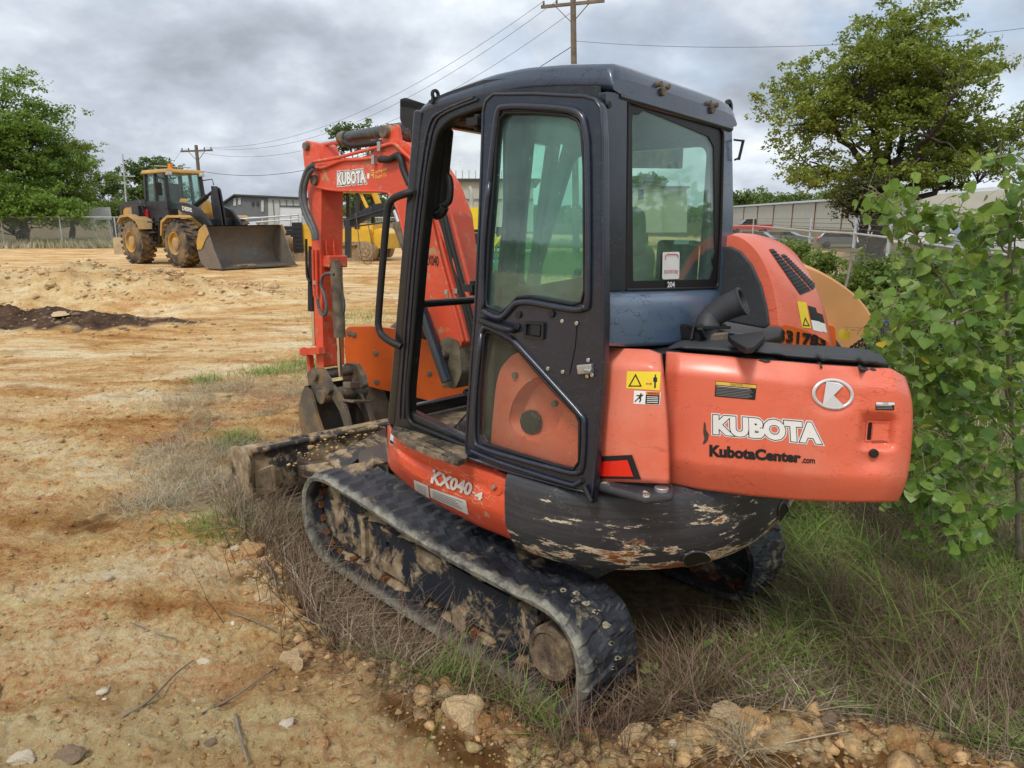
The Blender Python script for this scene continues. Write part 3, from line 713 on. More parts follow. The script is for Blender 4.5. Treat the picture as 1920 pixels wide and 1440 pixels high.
# ---- tracks
prof = [(-0.62, -0.006), (-0.80, -0.012), (-0.91, -0.006), (-0.975, 0.03), (-1.015, 0.11), (-1.03, 0.22), (-1.0, 0.33), (-0.92, 0.405), (-0.80, 0.437), (-0.5, 0.437), (-0.1, 0.445), (0.36, 0.487), (0.70, 0.515), (0.89, 0.522), (1.02, 0.49), (1.10, 0.41), (1.13, 0.29), (1.10, 0.16), (1.02, 0.06), (0.90, 0.01), (0.72, 0.0), (0.3, -0.004), (-0.2, -0.004)]
pc = catmull([Vector((a, b, 0)) for a, b in prof] + [Vector((*prof[0], 0))], 10)[:-1]
NP = len(pc)
def track_mesh(y0, y1, seed):
    mb = MB(); rows = []
    n = 14
    rng = np.random.default_rng(seed)
    cum = 0.0
    for i, p in enumerate(pc):
        q = pc[(i + 1) % NP]; o = pc[i - 1]
        d = (q - o).normalized(); nrm = Vector((-d.y, d.x, 0))    # outward
        cum += (p - o).length
        row = []
        for k in range(n + 1):
            t = k / n; y = y0 + (y1 - y0) * t
            chev = cum + 0.10 * abs(t - 0.5)                          # worn chevron lugs
            ph = (chev / 0.105 + (0.5 if t > 0.5 else 0)) % 1.0
            lug = 0.011 * (1 if 0.16 < ph < 0.60 else 0) * (1 if 0.03 < t < 0.97 else 0)
            wob = 0.010 * float(vnoise(np.array([cum * 14 + seed]), np.array([y * 14]))[0]) + 0.008 * float(vnoise(np.array([cum * 30 + seed]), np.array([y * 30]))[0])
            e = 0.010 if k in (0, n) else 0
            row.append((p + nrm * (lug + wob - e), y))
        rows.append([Vector((a.x, y, a.y)) for a, y in row] + [Vector(((p - nrm * 0.040).x, y1 - (y1 - y0) * 0.02, (p - nrm * 0.040).y)), Vector(((p - nrm * 0.040).x, y0 + (y1 - y0) * 0.02, (p - nrm * 0.030).y))])
    rows.append(rows[0])
    mb.loft(rows, cap=False, smooth=False)
    return mb
for s, (y0, y1) in ((1, (0.85, 0.50)), (-1, (-0.85, -0.50))):
    tk = un(track_mesh(y0, y1, 3 + s), 'rubber_track', 'track', weld=True)
    # iron core lugs on the inside of the belt
    lm = MB(); lm.box((0, 0, 0), (0.035, 0.075, 0.026)); lme = None
    for i in range(0, 30):
        k = int(i * NP / 30); p = pc[k]; q = pc[(k + 1) % NP]; d = (q - p).normalized(); nr = Vector((-d.y, d.x, 0))
        c = p - nr * 0.045
        for yy in (0.72, 0.63):
            if lme is None:
                lo = un(lm, 'core_lug', 'rust', parent=tk, bevel=0); lme = lo.data
            else:
                lo = bpy.data.objects.new('core_lug', lme); COL.objects.link(lo); lo.parent = tk
            lo.location = (c.x, s * yy, c.y); lo.rotation_euler = (0, -math.atan2(d.y, d.x), 0)
    yo = s * 0.80; yi = s * 0.57
    lo_, hi_ = min(yo, yi), max(yo, yi)
    # side frame: long box girder with sloped top ledge
    fr = MB()
    outl = rnd([(-0.70, 0.135), (-0.60, 0.10), (0.70, 0.10), (0.98, 0.14), (1.02, 0.26), (0.98, 0.345), (0.55, 0.345), (-0.40, 0.325), (-0.62, 0.325), (-0.70, 0.25)], 0.03)
    fr.plate(outl, [rnd([(0.40, 0.235), (0.37, 0.235), (0.37, 0.28), (0.40, 0.28)], 0.012)] if s > 0 else [], ax=1, val=s * 0.755 if s > 0 else -0.755, thick=-s * 0.18)
    fo = un(fr, 'track_frame', 'mudframe', 0.008)
    for a_, b_ in ((0.60, 0.56), (-0.68, -0.72)):
        rb = MB(); rb.plate(rnd([(a_, 0.10), (b_, 0.10), (b_, 0.36), (a_, 0.36)], 0.006), ax=1, val=s * 0.755, thick=s * 0.025); un(rb, 'frame_rib', 'mudframe', 0.004, parent=fo)
    # mud heaped on the frame ledge and in the belt
    md = MB()
    rng = np.random.default_rng(8 + s)
    for k in range(70):
        fx = rng.uniform(-0.66, 0.9); fz = rng.choice([0.34, 0.345, 0.02, 0.025]); r_ = rng.uniform(0.012, 0.05)
        pts = []
        for a_ in range(3):
            ring = []
            for b_ in range(7):
                th = b_ * 2 * math.pi / 7; rr_ = r_ * (1.2, 0.9, 0.35)[a_] * rng.uniform(0.75, 1.25)
                ring.append(Vector((fx + rr_ * 1.6 * math.cos(th), s * (0.70 + 0.02 * rng.uniform(-1, 1)) + rr_ * math.sin(th), fz + (0, 0.5, 0.9)[a_] * r_ * (1 if fz > 0.1 else 1.2))))
            pts.append(ring)
        md.loft(pts, smooth=False)
    tag(un(md, 'packed_mud', 'mud'), kind='stuff')
    # sprocket with round hub cover, idler, rollers
    sp = MB(); sp.cyl((-0.80, s * 0.60, 0.215), (-0.80, s * 0.70, 0.215), 0.155, 24)
    for k in range(11):
        a_ = k * 2 * math.pi / 11; sp.box((-0.80 + 0.165 * math.cos(a_), s * 0.66, 0.215 + 0.165 * math.sin(a_)), (0.035, 0.04, 0.045), Matrix.Rotation(-a_, 3, 'Y'))
    so = un(sp, 'sprocket', 'mudframe', 0.004)
    hc = MB(); hc.lathe((-0.815, s * 0.68, 0.208), (-0.815, s * 0.815, 0.208), [(0, 0.115), (0.115, 0.115), (0.13, 0.108), (0.132, 0.09), (0.124, 0.085), (0.124, 1e-4)], 30)
    un(hc, 'hub_cover', 'hub', parent=so)
    idl = MB(); idl.lathe((0.86, s * 0.62, 0.265), (0.86, s * 0.74, 0.265), [(0, 1e-4), (0, 0.20), (0.03, 0.22), (0.09, 0.22), (0.12, 0.20), (0.12, 0.09), (0.14, 0.08), (0.14, 1e-4)], 28)
    un(idl, 'idler_wheel', 'mudframe')
    for fx in (0.50, 0.12, -0.20, -0.52):
        ro = MB(); ro.cyl((fx, s * 0.60, 0.085), (fx, s * 0.765, 0.085), 0.062, 18); un(ro, 'track_roller', 'mudframe')
    ro = MB(); ro.cyl((-0.12, s * 0.62, 0.375), (-0.12, s * 0.775, 0.375), 0.042, 16); un(ro, 'carrier_roller', 'mudframe')
    if s > 0:
        for u, v, r_ in ((1055, 1108, 8), (1080, 1113, 8), (1098, 1131, 10), (1118, 1147, 11), (1135, 1172, 12), (1146, 1206, 9), (1157, 1233, 9), (1150, 1252, 7), (1075, 1128, 6)):
            rg = np.random.default_rng(u); an = np.linspace(0, 6.28, 10)[:-1]
            pts = [(.5 + .5 * rg.uniform(.5, 1) * math.cos(a), .5 + .5 * rg.uniform(.5, 1) * math.sin(a)) for a in an]
            sticker(tk, [(u - r_, v - r_ * .7), (u + r_, v - r_ * .7), (u + r_, v + r_ * .7), (u - r_, v + r_ * .7)], 'mud_pale', 'torn_patch', tk, .003, poly=pts)
            sticker(tk, [(u - r_ * .5, v - r_ * .4), (u + r_ * .7, v - r_ * .4), (u + r_ * .7, v + r_ * .5), (u - r_ * .5, v + r_ * .5)], 'gasket', 'tear', tk, .0045, poly=[(0, .4), (.35, .3), (.5, 0), (.62, .35), (1, .6), (.6, .62), (.4, 1), (.35, .6)])
cf = MB(); cf.box((0, 0, 0.33), (1.15, 1.14, 0.20), taper=0.8); cf.cyl((0, 0, 0.40), (0, 0, 0.56), 0.36, 32)
un(cf, 'undercarriage_frame', 'mudframe', 0.015)
# ---- dozer blade
bl = MB()
sect = [(2.03, 0.0), (2.00, 0.05), (1.93, 0.16), (1.92, 0.26), (1.97, 0.38), (2.035, 0.435), (1.99, 0.445), (1.90, 0.40), (1.86, 0.28), (1.87, 0.15), (1.93, 0.03), (1.98, 0.0)]
bl.loft([[Vector((a, y, b)) for a, b in sect] for y in np.linspace(-0.84, 0.84, 15)], smooth=False)
blo = un(bl, 'dozer_blade', 'mudblade', 0.006)
for s in (1, -1):
    e = MB(); e.plate(rnd([(1.80, 0.0), (2.06, 0.0), (2.07, 0.44), (1.90, 0.47), (1.80, 0.42)], [0.01, 0.01, 0.03, 0.06, 0.05]), ax=1, val=s * 0.845, thick=s * 0.018)
    un(e, 'end_plate', 'mudblade', 0.004, parent=blo)
    a = MB(); a.bar((1.86, s * 0.45, 0.26), (0.55, s * 0.34, 0.33), 0.09, 0.12); un(a, 'blade_arm', 'slab', 0.01)
hb = MB(); hb.tube([(1.885, -0.80, 0.43), (1.885, 0.80, 0.43)], 0.022, 10); un(hb, 'blade_top_pipe', 'mudblade', parent=blo)
rc = MB(); rc.plate(rnd([(0.80, 0.13), (0.66, 0.13), (0.66, 0.32), (0.80, 0.30)], 0.02), ax=0, val=1.845, thick=0.02); un(rc, 'corner_gusset', 'mudblade', 0.003, parent=blo)
# buckled muddy cover plates lying between blade and body
for pl, z0, dz, nm in (([(610, 862), (700, 822), (724, 800), (728, 850), (680, 866), (640, 880)], 0.47, 0.05, 'cover_plate'), ([(668, 838), (722, 832), (728, 862), (700, 880), (676, 868)], 0.53, 0.03, 'cover_plate'), ([(560, 880), (640, 868), (728, 872), (728, 890), (620, 896)], 0.40, 0.05, 'cover_plate')):
    mbp = MB(); P_ = [Gf(u, v, 2, z0) for u, v in pl]
    rg = np.random.default_rng(int(z0 * 100))
    c_ = sum(P_, Vector()) / len(P_)
    top = [p + Vector((0, 0, rg.uniform(-dz, dz))) for p in P_]
    allp = top + [c_ + Vector((0, 0, dz * 1.4))]
    n_ = len(top)
    mbp.add(allp + [p - Vector((0, 0, 0.018)) for p in allp], [(i, (i + 1) % n_, n_) for i in range(n_)] + [(n_ + 1 + (i + 1) % n_, n_ + 1 + i, 2 * n_ + 1) for i in range(n_)] + [(i, n_ + 1 + i, n_ + 1 + (i + 1) % n_, (i + 1) % n_) for i in range(n_)])
    un(mbp, nm, 'slab' if z0 > 0.5 else 'mudblade', 0.003)
mm = MB(); rg = np.random.default_rng(3)
for k in range(0):
    u_ = rg.uniform(580, 728); v_ = 880 - (u_ - 450) * 0.27 + rg.uniform(-14, 26)
    p = Gf(u_, v_, 2, 0.44 + rg.uniform(-.02, .05)); r_ = rg.uniform(0.008, 0.03)
    mm.box(p, (r_ * 1.7, r_ * 1.4, r_), Matrix.Rotation(rg.uniform(0, 3), 3, 'Z') @ Matrix.Rotation(rg.uniform(-.5, .5), 3, 'X'))
pass

# ---- counterweight: lofted round the tail
plan = [(-0.50, 0.815), (-0.62, 0.82), (-0.76, 0.80), (-0.88, 0.745), (-0.99, 0.665), (-1.09, 0.555), (-1.17, 0.42), (-1.225, 0.26), (-1.25, 0.08), (-1.25, -0.1), (-1.235, -0.28), (-1.19, -0.45), (-1.11, -0.60), (-1.0, -0.71), (-0.86, -0.78), (-0.70, -0.81), (-0.5, -0.82)]
pls = catmull([Vector((a, b, 0)) for a, b in plan], 5)
vert = [(0.555, -0.085), (0.558, -0.050), (0.568, -0.030), (0.60, -0.004), (0.66, 0.026), (0.69, 0.038), (0.76, 0.044), (0.84, 0.046), (0.888, 0.042), (0.905, 0.030), (0.918, -0.005), (0.925, -0.05)]
rings = []
for i, p in enumerate(pls):
    d = (pls[min(i + 1, len(pls) - 1)] - pls[max(i - 1, 0)]).normalized(); n_ = Vector((-d.y, d.x, 0))
    if n_.dot(Vector((p.x + 0.3, p.y, 0))) < 0: n_ = -n_
    f = 1.0 if i > 4 else 0.55 + 0.45 * i / 4
    # block for the cap bolt drops and rises at the rear corner
    zr = 0.0
    rings.append([Vector((p.x, p.y, z + zr)) + n_ * o for z, o in vert])
cw = MB(); cw.loft(rings, cap=False, closed=False)
cen = Vector((-0.45, 0, 0))
tops = [r_[-1] for r_ in rings]; bots = [r_[0] for r_ in rings]
cw.add(tops + [Vector((-0.6, 0, 0.93))], [(i, i + 1, len(tops)) for i in range(len(tops) - 1)])
cw.add(bots + [Vector((-0.6, 0, 0.55))], [(i, i + 1, len(bots)) for i in range(len(bots) - 1)])
cw.add(rings[0], [tuple(range(len(vert)))]); cw.add(rings[-1], [tuple(range(len(vert)))])
cwo = up(cw, 'counterweight', 'cw', label='scraped grey counterweight with cream and rust scars')
# raised pad with bolt cap, sloping wedge, lower recess panel and its two round lifting holes
pad = MB()
pp = [A(u, v, 2, 0.925) for u, v in ((1125, 905), (1235, 905), (1262, 925), (1262, 942), (1210, 948), (1120, 922))]
pad.add([p for p in pp] + [p + Vector((0, 0, 0.035)) for p in pp], [(0, 1, 2, 3, 4, 5), (6, 7, 8, 9, 10, 11)] + [(i, (i + 1) % 6, 6 + (i + 1) % 6, 6 + i) for i in range(6)])
up(pad, 'bolt_pad', 'cw', 0.012)
cp = MB(); c0 = A(1240, 922, 2, 0.955); cp.cyl(c0, c0 + Vector((0, 0, 0.018)), 0.026, 18); up(cp, 'cap_bolt', 'zinc')
q = conform(cwo, [(1183, 1081), (1196, 1062), (1216, 1042), (1236, 1034), (1290, 1028), (1380, 1008), (1440, 985), (1490, 958), (1497, 962), (1475, 998), (1425, 1040), (1330, 1072), (1240, 1083)], 0.004)
for (u, v, rx, ry) in ((1306, 1049, 26, 17), (1467, 962, 9, 21)):
    ring = [(u + rx * math.cos(t), v + ry * math.sin(t)) for t in np.linspace(0, 2 * math.pi, 22)[:-1]]
    c1 = conform(cwo, ring, 0.003); ctr = sum(c1, Vector()) / len(c1)
    h = hit(cwo, u, v); nn = h[1] if h[1].dot(ray_l(u, v)) < 0 else -h[1]
    hm = MB(); inner = [ctr + (p - ctr) * 0.86 - nn * 0.012 for p in c1]; deep = [ctr + (p - ctr) * 0.8 - nn * 0.05 for p in c1]
    outer = [ctr + (p - ctr) * 1.08 for p in c1]
    hm.loft([outer, [p + nn * 0.006 for p in c1]], cap=False, smooth=False); un(hm, 'hole_rim', 'cw')
    hk = MB(); hk.loft([[p + nn * 0.0045 for p in c1]], cap=True, smooth=False); hk.f = hk.f[:1]; hk.smooth = hk.smooth[:1]; hk.mi = hk.mi[:1]; un(hk, 'lifting_hole', 'gasket', fixn=False)
gr = MB(); gl_ = conform(cwo, [tuple(interp([(1183, 1083), (1192, 1064), (1214, 1042), (1240, 1033), (1300, 1026), (1380, 1008), (1440, 985), (1492, 955)], t)) for t in np.linspace(0, 1, 40)], 0.0)
gr.tube(gl_, 0.0045, 6); un(gr, 'panel_lip', 'cw')
# turntable base under the upper body
bs = MB(); bs.box((-0.28, 0, 0.66), (1.0, 1.20, 0.20)); up(bs, 'turntable_base', 'interior', 0.02)

# ---- side skirt (orange) with front toe
def coons(top, bot, n, m, fn):
    """grid between two px curves; fn(u, v, s, t) -> point"""
    return [[fn(*(np.array(interp(top, i / n)) * (1 - j / m) + np.array(interp(bot, i / n)) * (j / m)), i / n, j / m) for j in range(m + 1)] for i in range(n + 1)]
def patch(mb, g, thick, n_dir, smooth=True):
    n, m = len(g) - 1, len(g[0]) - 1
    vs = [p for r_ in g for p in r_]; k = len(vs)
    D = [p + (n_dir(p) if callable(n_dir) else Vector(n_dir)) * -thick for p in vs]
    fs = [(i * (m + 1) + j, (i + 1) * (m + 1) + j, (i + 1) * (m + 1) + j + 1, i * (m + 1) + j + 1) for i in range(n) for j in range(m)]
    fb = [tuple(k + x for x in reversed(f)) for f in fs]
    bd = [i * (m + 1) for i in range(n + 1)] + [n * (m + 1) + j for j in range(1, m + 1)] + [i * (m + 1) + m for i in range(n - 1, -1, -1)] + [j for j in range(m - 1, 0, -1)]
    sd = [(bd[i], bd[(i + 1) % len(bd)], k + bd[(i + 1) % len(bd)], k + bd[i]) for i in range(len(bd))]
    mb.add(vs + D, fs + fb + sd, smooth)
    return mb
def skirt_fn(u, v, s, t):
    L_ = 0.815 - 0.30 * max(0, (0.13 - s) / 0.13) ** 2 - 0.10 * max(0, (t - 0.62) / 0.38) ** 1.7 - 0.016 * math.exp(-((t - 0.33) / 0.06) ** 2) * (1 if s < 0.45 else 0.4) - 0.03 * max(0, (0.06 - t) / 0.06)
    return A(u, v, 1, L_)
sk = MB()
g = coons([(726, 797), (731, 806), (763, 830), (800, 845), (859, 866), (872, 861), (920, 878), (973, 903)], [(727, 868), (732, 880), (745, 892), (775, 918), (840, 957), (900, 988), (950, 1008), (984, 1023)], 40, 22, skirt_fn)
sko = up(patch(sk, g, 0.02, (0, 1, 0)), 'side_skirt', 'skirt_orange', label='orange side skirt with scraped edges')
b0 = hit(sko, 928, 912)[0]
bb = MB(); nn = (Mgi.to_3x3() @ (EYE - Mg @ b0)).normalized(); nn = (RZ.to_3x3() @ Vector((0, 1, 0)))
bb.lathe(b0 - nn * 0.004, b0 + nn * 0.01, [(0, 0.045), (0.006, 0.04), (0.007, 0.02), (0.003, 0.017)], 24); un(bb, 'bolt_recess', 'skirt_orange')
bb = MB(); bb.cyl(b0, b0 + nn * 0.014, 0.011, 6); un(bb, 'skirt_bolt', 'zinc')
# step with slotted tread
st = MB()
outl = A2([(733, 806), (765, 830), (800, 846), (859, 866), (876, 858), (876, 838), (800, 815), (768, 797), (742, 797)], 2, 0.935)
slots = []
for u, v in ((756, 806), (771, 815), (786, 823), (801, 830), (816, 837), (831, 844), (846, 850), (766, 824), (782, 833), (798, 840), (814, 847), (830, 854)):
    slots.append(rnd(A2([(u - 2, v - 4), (u + 11, v + 1), (u + 10, v + 4), (u - 3, v - 1)], 2, 0.935), 0.004, 2))
st.plate(rnd(outl, 0.01, 2), slots, ax=2, val=0.915, thick=0.02)
up(st, 'step_tread', 'floor_mat', 0.003)
st = MB(); st.box((-0.17, 0.66, 0.86), (0.76, 0.18, 0.08)); up(st, 'step_base', 'black')

# ---- orange side panels behind the doorway
def side_fn(L0):
    def f(u, v, s, t):
        return A(u, v, 1, L0(s, t))
    return f
def lp(s, t):      # rear corner panel: curves in toward the tail, bulges out below its shoulder
    return 0.775 - 0.06 * s * s - 0.05 * max(0, (0.12 - t) / 0.12) + 0.012 * math.sin(t * 3.1)
spn = MB(); g = coons([(1092, 652), (1150, 653), (1215, 656), (1236, 664)], [(1090, 902), (1150, 903), (1200, 905), (1241, 907)], 24, 24, lambda u, v, s, t: A(u + 11 * math.sin(min(1, t * 1.2) * math.pi / 2) * (s > 0.85) , v, 1, lp(s, t)))
spo = up(patch(spn, g, 0.02, (0, 1, 0)), 'side_panel', 'hood_orange')
fc = MB()
outl = rnd(A2([(918, 866), (922, 800), (930, 720), (938, 690), (960, 665), (990, 655), (1092, 652), (1092, 905), (1040, 900)], 1, 0.76), 0.03)
fc.plate(outl, [rnd(A2([(952, 792), (962, 748), (985, 718), (1020, 700), (1060, 700), (1066, 740), (1050, 790), (1030, 822), (1005, 830), (970, 818)], 1, 0.76), 0.05)], ax=1, val=0.76, thick=-0.02)
fco = up(fc, 'fuel_cover_panel', 'hood_orange', 0.006)
fr_ = MB(); ri = rnd(A2([(952, 792), (962, 748), (985, 718), (1020, 700), (1060, 700), (1066, 740), (1050, 790), (1030, 822), (1005, 830), (970, 818)], 1, 0.76), 0.05)
cx_ = sum(p[0] for p in ri) / len(ri); cz_ = sum(p[1] for p in ri) / len(ri)
fr_.loft([[Vector((a, 0.752, b)) for a, b in ri], [Vector((cx_ + (a - cx_) * .80, 0.70, cz_ + (b - cz_) * .80)) for a, b in ri]], cap=False)
fr_.add([Vector((cx_ + (a - cx_) * .80, 0.70, cz_ + (b - cz_) * .80)) for a, b in ri], [tuple(range(len(ri)))])
up(fr_, 'filler_recess', 'hood_orange')
cp = MB(); c0 = A(1000, 790, 1, 0.705); cp.lathe(c0, c0 + Vector((0, 0.035, 0)), [(0, 0.05), (0.028, 0.05), (0.035, 0.044), (0.035, 1e-4)], 10); up(cp, 'fuel_cap', 'black')
for u, v in ((969, 703), (1043, 756)):
    cp = MB(); c0 = A(u, v, 1, 0.755); cp.cyl(c0, c0 + Vector((0, 0.02, 0)), 0.013, 12); up(cp, 'panel_bolt', 'cast')
# reflector in black surround
sticker(spo, [(1100, 856), (1186, 852), (1203, 898), (1100, 896)], 'black', 'reflector_surround', off=0.006)
sticker(spo, [(1100, 866), (1178, 861), (1189, 892), (1100, 891)], 'red_lens', 'red_reflector', off=0.010)
# stickers
y1 = sticker(spo, [(1176, 696), (1239, 697), (1237, 732), (1174, 728)], 'yellow_st')
sticker(spo, [(1180, 700), (1204, 700), (1204, 727), (1178, 727)], 'ink', 'pictogram', y1.parent, 0.0025, poly=[[(0.5, 0), (1, .92), (0, .92), (0.5, 0.02), (.5, .2), (.15, .84), (.85, .84), (.5, .2)]])
sticker(spo, [(1225, 702), (1233, 702), (1232, 728), (1224, 727)], 'ink', 'pictogram', None, 0.0025, poly=[[(.35, 0), (.65, 0), (.65, .18), (.95, .25), (.95, .55), (.7, .55), (.7, 1), (.3, 1), (.3, .55), (.05, .55), (.05, .25), (.35, .18)]])
sticker(spo, [(1211, 717), (1223, 717), (1223, 722), (1211, 722)], 'red_st', 'pictogram', None, 0.0025, poly=[[(0, .5), (.25, 0), (.25, .35), (.75, .35), (.75, 0), (1, .5), (.75, 1), (.75, .65), (.25, .65), (.25, 1)]])
sticker(spo, [(1189, 732), (1239, 735), (1237, 759), (1188, 757)], 'white')
sticker(spo, [(1211, 734), (1238, 735), (1237, 741), (1211, 740)], 'orange_st', off=0.0022)
sticker(spo, [(1211, 740), (1237, 741), (1236, 758), (1210, 757)], 'ink', off=0.0022)
lettering(spo, 'WARNING', [(1214, 735), (1236, 736), (1236, 740), (1214, 739)], 'ink', off=0.003, bold=0.02)
sticker(spo, [(1190, 736), (1208, 737), (1207, 756), (1189, 755)], 'ink', 'pictogram', None, 0.0025, poly=[[(.6, .05), (.75, .0), (.72, .2), (.95, .1), (.9, .25), (.7, .4), (.75, .7), (.6, .95), (.5, .9), (.62, .65), (.5, .55), (.1, .95), (.05, .85), (.4, .5), (.5, .35), (.2, .3), (.2, .22), (.55, .22)]])
for k in range(4):
    sticker(spo, [(1213, 743 + k * 3.4), (1234, 744 + k * 3.4), (1234, 745.2 + k * 3.4), (1213, 744.2 + k * 3.4)], 'white', 'print_line', off=0.003)

# ---- rear hood, hinged at its left edge and standing open
Pa, Pb = Vector((-1.07, 0.615, 0)), Vector((-1.79, 0.20, 0))
hx = (Pb - Pa).normalized(); hn = Vector((hx.y, -hx.x, 0))
if hn.dot((Mui @ EYE) - Pa) < 0: hn = -hn
def onpl(u, v, off=0.0):
    o = Mui @ EYE; d = Mui.to_3x3() @ ray(u, v); P0 = Pa + hn * off
    return o + d * ((P0 - o).dot(hn) / d.dot(hn))
def hood_fn(u, v, s, t):
    b = 0.055 * (1 - (2 * s - 1) ** 2) - 0.03
    b -= 0.045 * max(0, (0.16 - t) / 0.16) ** 1.3
    b -= 0.05 * max(0, (t - 0.80) / 0.20) ** 1.4
    b -= 0.05 * max(0, (s - 0.93) / 0.07) ** 2
    b += -0.022 * max(0, (0.05 - s) / 0.05)
    # handle recess and emblem hollow
    b -= 0.045 * math.exp(-(((s - 0.885) / 0.060) ** 6 + ((t - 0.47) / 0.125) ** 6))
    b -= 0.022 * math.exp(-(((s - 0.875) / 0.05) ** 2 + ((t - 0.68) / 0.085) ** 2))
    b -= 0.012 * math.exp(-((math.hypot((s - 0.70) / 0.105, (t - 0.20) / 0.155)) ** 6))
    return onpl(u, v, b)
hd = MB()
g = coons([(1249, 660), (1350, 668), (1450, 677), (1560, 686), (1672, 692), (1697, 706)], [(1239, 903), (1310, 917), (1400, 929), (1500, 938), (1600, 942), (1683, 941)], 96, 60, hood_fn)
# right end swells outward in the middle
for i in range(len(g)):
    s = i / (len(g) - 1)
    if s > 0.9:
        for j in range(len(g[0])):
            t = j / (len(g[0]) - 1); g[i][j] = g[i][j] + hx * 0.035 * ((s - 0.9) / 0.1) * (1 - abs(2 * t - 1) ** 3)
hdo = up(patch(hd, g, 0.022, hn), 'rear_hood', 'hood_orange', label='open orange rear hood')
# emblem, letters, stickers, latch on the hood
em = [(1521 + 0, 0)]
def oval(cx, cy, rx, ry, rot, n=40):
    c, s_ = math.cos(rot), math.sin(rot)
    return [(cx + rx * math.cos(t) * c - ry * math.sin(t) * s_, cy + rx * math.cos(t) * s_ + ry * math.sin(t) * c) for t in np.linspace(0, 2 * math.pi, n + 1)[:-1]]
o1 = oval(1561, 739, 40, 29, 0.10); o2 = oval(1561, 739, 33, 23, 0.10)
c1 = conform(hdo, o1, 0.004); c2 = conform(hdo, o2, 0.004); cm_ = conform(hdo, oval(1561, 739, 36.5, 26, 0.10), 0.013)
eb = MB(); n_ = len(c1)
eb.add(c1 + cm_ + c2, [(i, (i + 1) % n_, n_ + (i + 1) % n_, n_ + i) for i in range(n_)] + [(n_ + i, n_ + (i + 1) % n_, 2 * n_ + (i + 1) % n_, 2 * n_ + i) for i in range(n_)], True)
emb = un(eb, 'emblem_ring', 'emblem')
sticker(hdo, [(1538, 716), (1590, 716), (1590, 764), (1538, 764)], 'emblem', 'emblem_letter', None, 0.010, poly=[[(.18, .01), (.62, .06), (.80, .16), (.45, .50), (.88, .98), (.62, 1.06), (.36, 1.03), (.05, .90)]])
KQ = [(1337, 777), (1538, 793), (1541, 833), (1337, 814)]
lettering(hdo, 'KUBOTA', KQ, 'white', 'letter_outline', off=0.0012, bold=0.13, ref=0.06, space=1.02)
lettering(hdo, 'KUBOTA', KQ, 'ink', 'letter_edge', off=0.0020, bold=0.092, ref=0.06, space=1.02)
lettering(hdo, 'KUBOTA', KQ, 'white', 'letters', off=0.0028, bold=0.060, ref=0.06, space=1.02)
lettering(hdo, 'KubotaCenter', [(1330, 833), (1502, 848), (1502, 868), (1330, 856)], 'ink', 'letters', off=0.0020, bold=0.055)
lettering(hdo, '.com', [(1503, 859), (1528, 861), (1528, 869), (1503, 868)], 'ink', 'letters', off=0.0020, bold=0.03)
def caution(o, q, nlines, top_frac, word):
    sticker(o, q, 'ink', 'warning_sticker', off=0.0015)
    qq = lambda a, b, c, d: [tuple(quadmap(q, a, b)), tuple(quadmap(q, c, b)), tuple(quadmap(q, c, d)), tuple(quadmap(q, a, d))]
    sticker(o, qq(.01, .03, .99, top_frac), 'yel_print' if word == 'CAUTION ' else 'white', 'warning_band', off=0.0022)
    lettering(o, word.strip(), qq(.36, .05, .66, top_frac - .04), 'ink', off=0.003)
    for k in range(nlines):
        b = top_frac + 0.06 + k * (0.92 - top_frac) / nlines
        sticker(o, qq(.03, b, .9 + .07 * ((k * 7) % 3) / 2 - .05, b + 0.30 * (0.92 - top_frac) / nlines), 'ink2' if k else 'white', 'print_line', off=0.0025)
caution(hdo, [(1342, 714), (1419, 721), (1416, 750), (1340, 743)], 7, 0.24, 'CAUTION ')
caution(hdo, [(1642, 753), (1677, 754), (1676, 769), (1641, 768)], 3, 0.35, 'CAUTION')
sticker(hdo, [(1624, 787), (1671, 789), (1668, 830), (1620, 827)], 'hood_orange', 'latch_frame', off=0.004)
sticker(hdo, [(1626, 791), (1634, 791), (1631, 824), (1623, 824)], 'gasket', 'latch_gap', off=0.0055)
sticker(hdo, [(1634, 792), (1666, 793), (1663, 826), (1631, 824)], 'hood_orange', 'latch_paddle', off=0.014)
k0 = hit(hdo, 1637, 849); kn = k0[1] if k0[1].dot(ray_l(1637, 849)) < 0 else -k0[1]
kk = MB(); kk.cyl(k0[0], k0[0] + kn * 0.012, 0.016, 16); un(kk, 'key_cylinder', 'black')
sc_ = sticker(hdo, [(1315, 790), (1332, 790), (1332, 836), (1315, 836)], 'slab', 'torn_gouge', off=0.001, poly=[[(.3, 0), (.5, .1), (.55, .35), (.85, .55), (.7, .8), (.3, .95), (.15, .9), (.35, .7), (.2, .45), (.25, .2)]])
# black plastic top of the hood
def trim_fn(u, v, s, t):
    zt = 1.487 - 0.055 * max(0, (t - 0.35) / 0.65) ** 2 - 0.03 * max(0, (s - 0.93) / 0.07) ** 2 - 0.02 * max(0, (0.08 - s) / 0.08)
    zt += 0.010 * (math.exp(-((s - 0.70) / 0.012) ** 2) + math.exp(-((s - 0.885) / 0.012) ** 2)) * (t > 0.25) * (t < 0.8)
    zt += 0.015 * math.exp(-(((s - 0.43) / 0.07) ** 4)) * (t < 0.6)
    return A(u, v, 2, zt - 0.035)
tr = MB()
g = coons([(1254, 650), (1275, 638), (1330, 634), (1400, 636), (1434, 641), (1490, 646), (1560, 649), (1628, 655), (1655, 666)], [(1249, 661), (1350, 669), (1450, 678), (1560, 687), (1640, 692), (1672, 693)], 60, 12, trim_fn)
tro = up(patch(tr, g, 0.03, (0, 0, 1)), 'hood_top_trim', 'plastic')
hk = MB(); P_ = [A(u, v, 2, 1.475) for u, v in ((1365, 640), (1432, 630), (1434, 640), (1422, 652), (1412, 662), (1398, 664), (1384, 656), (1372, 648))]
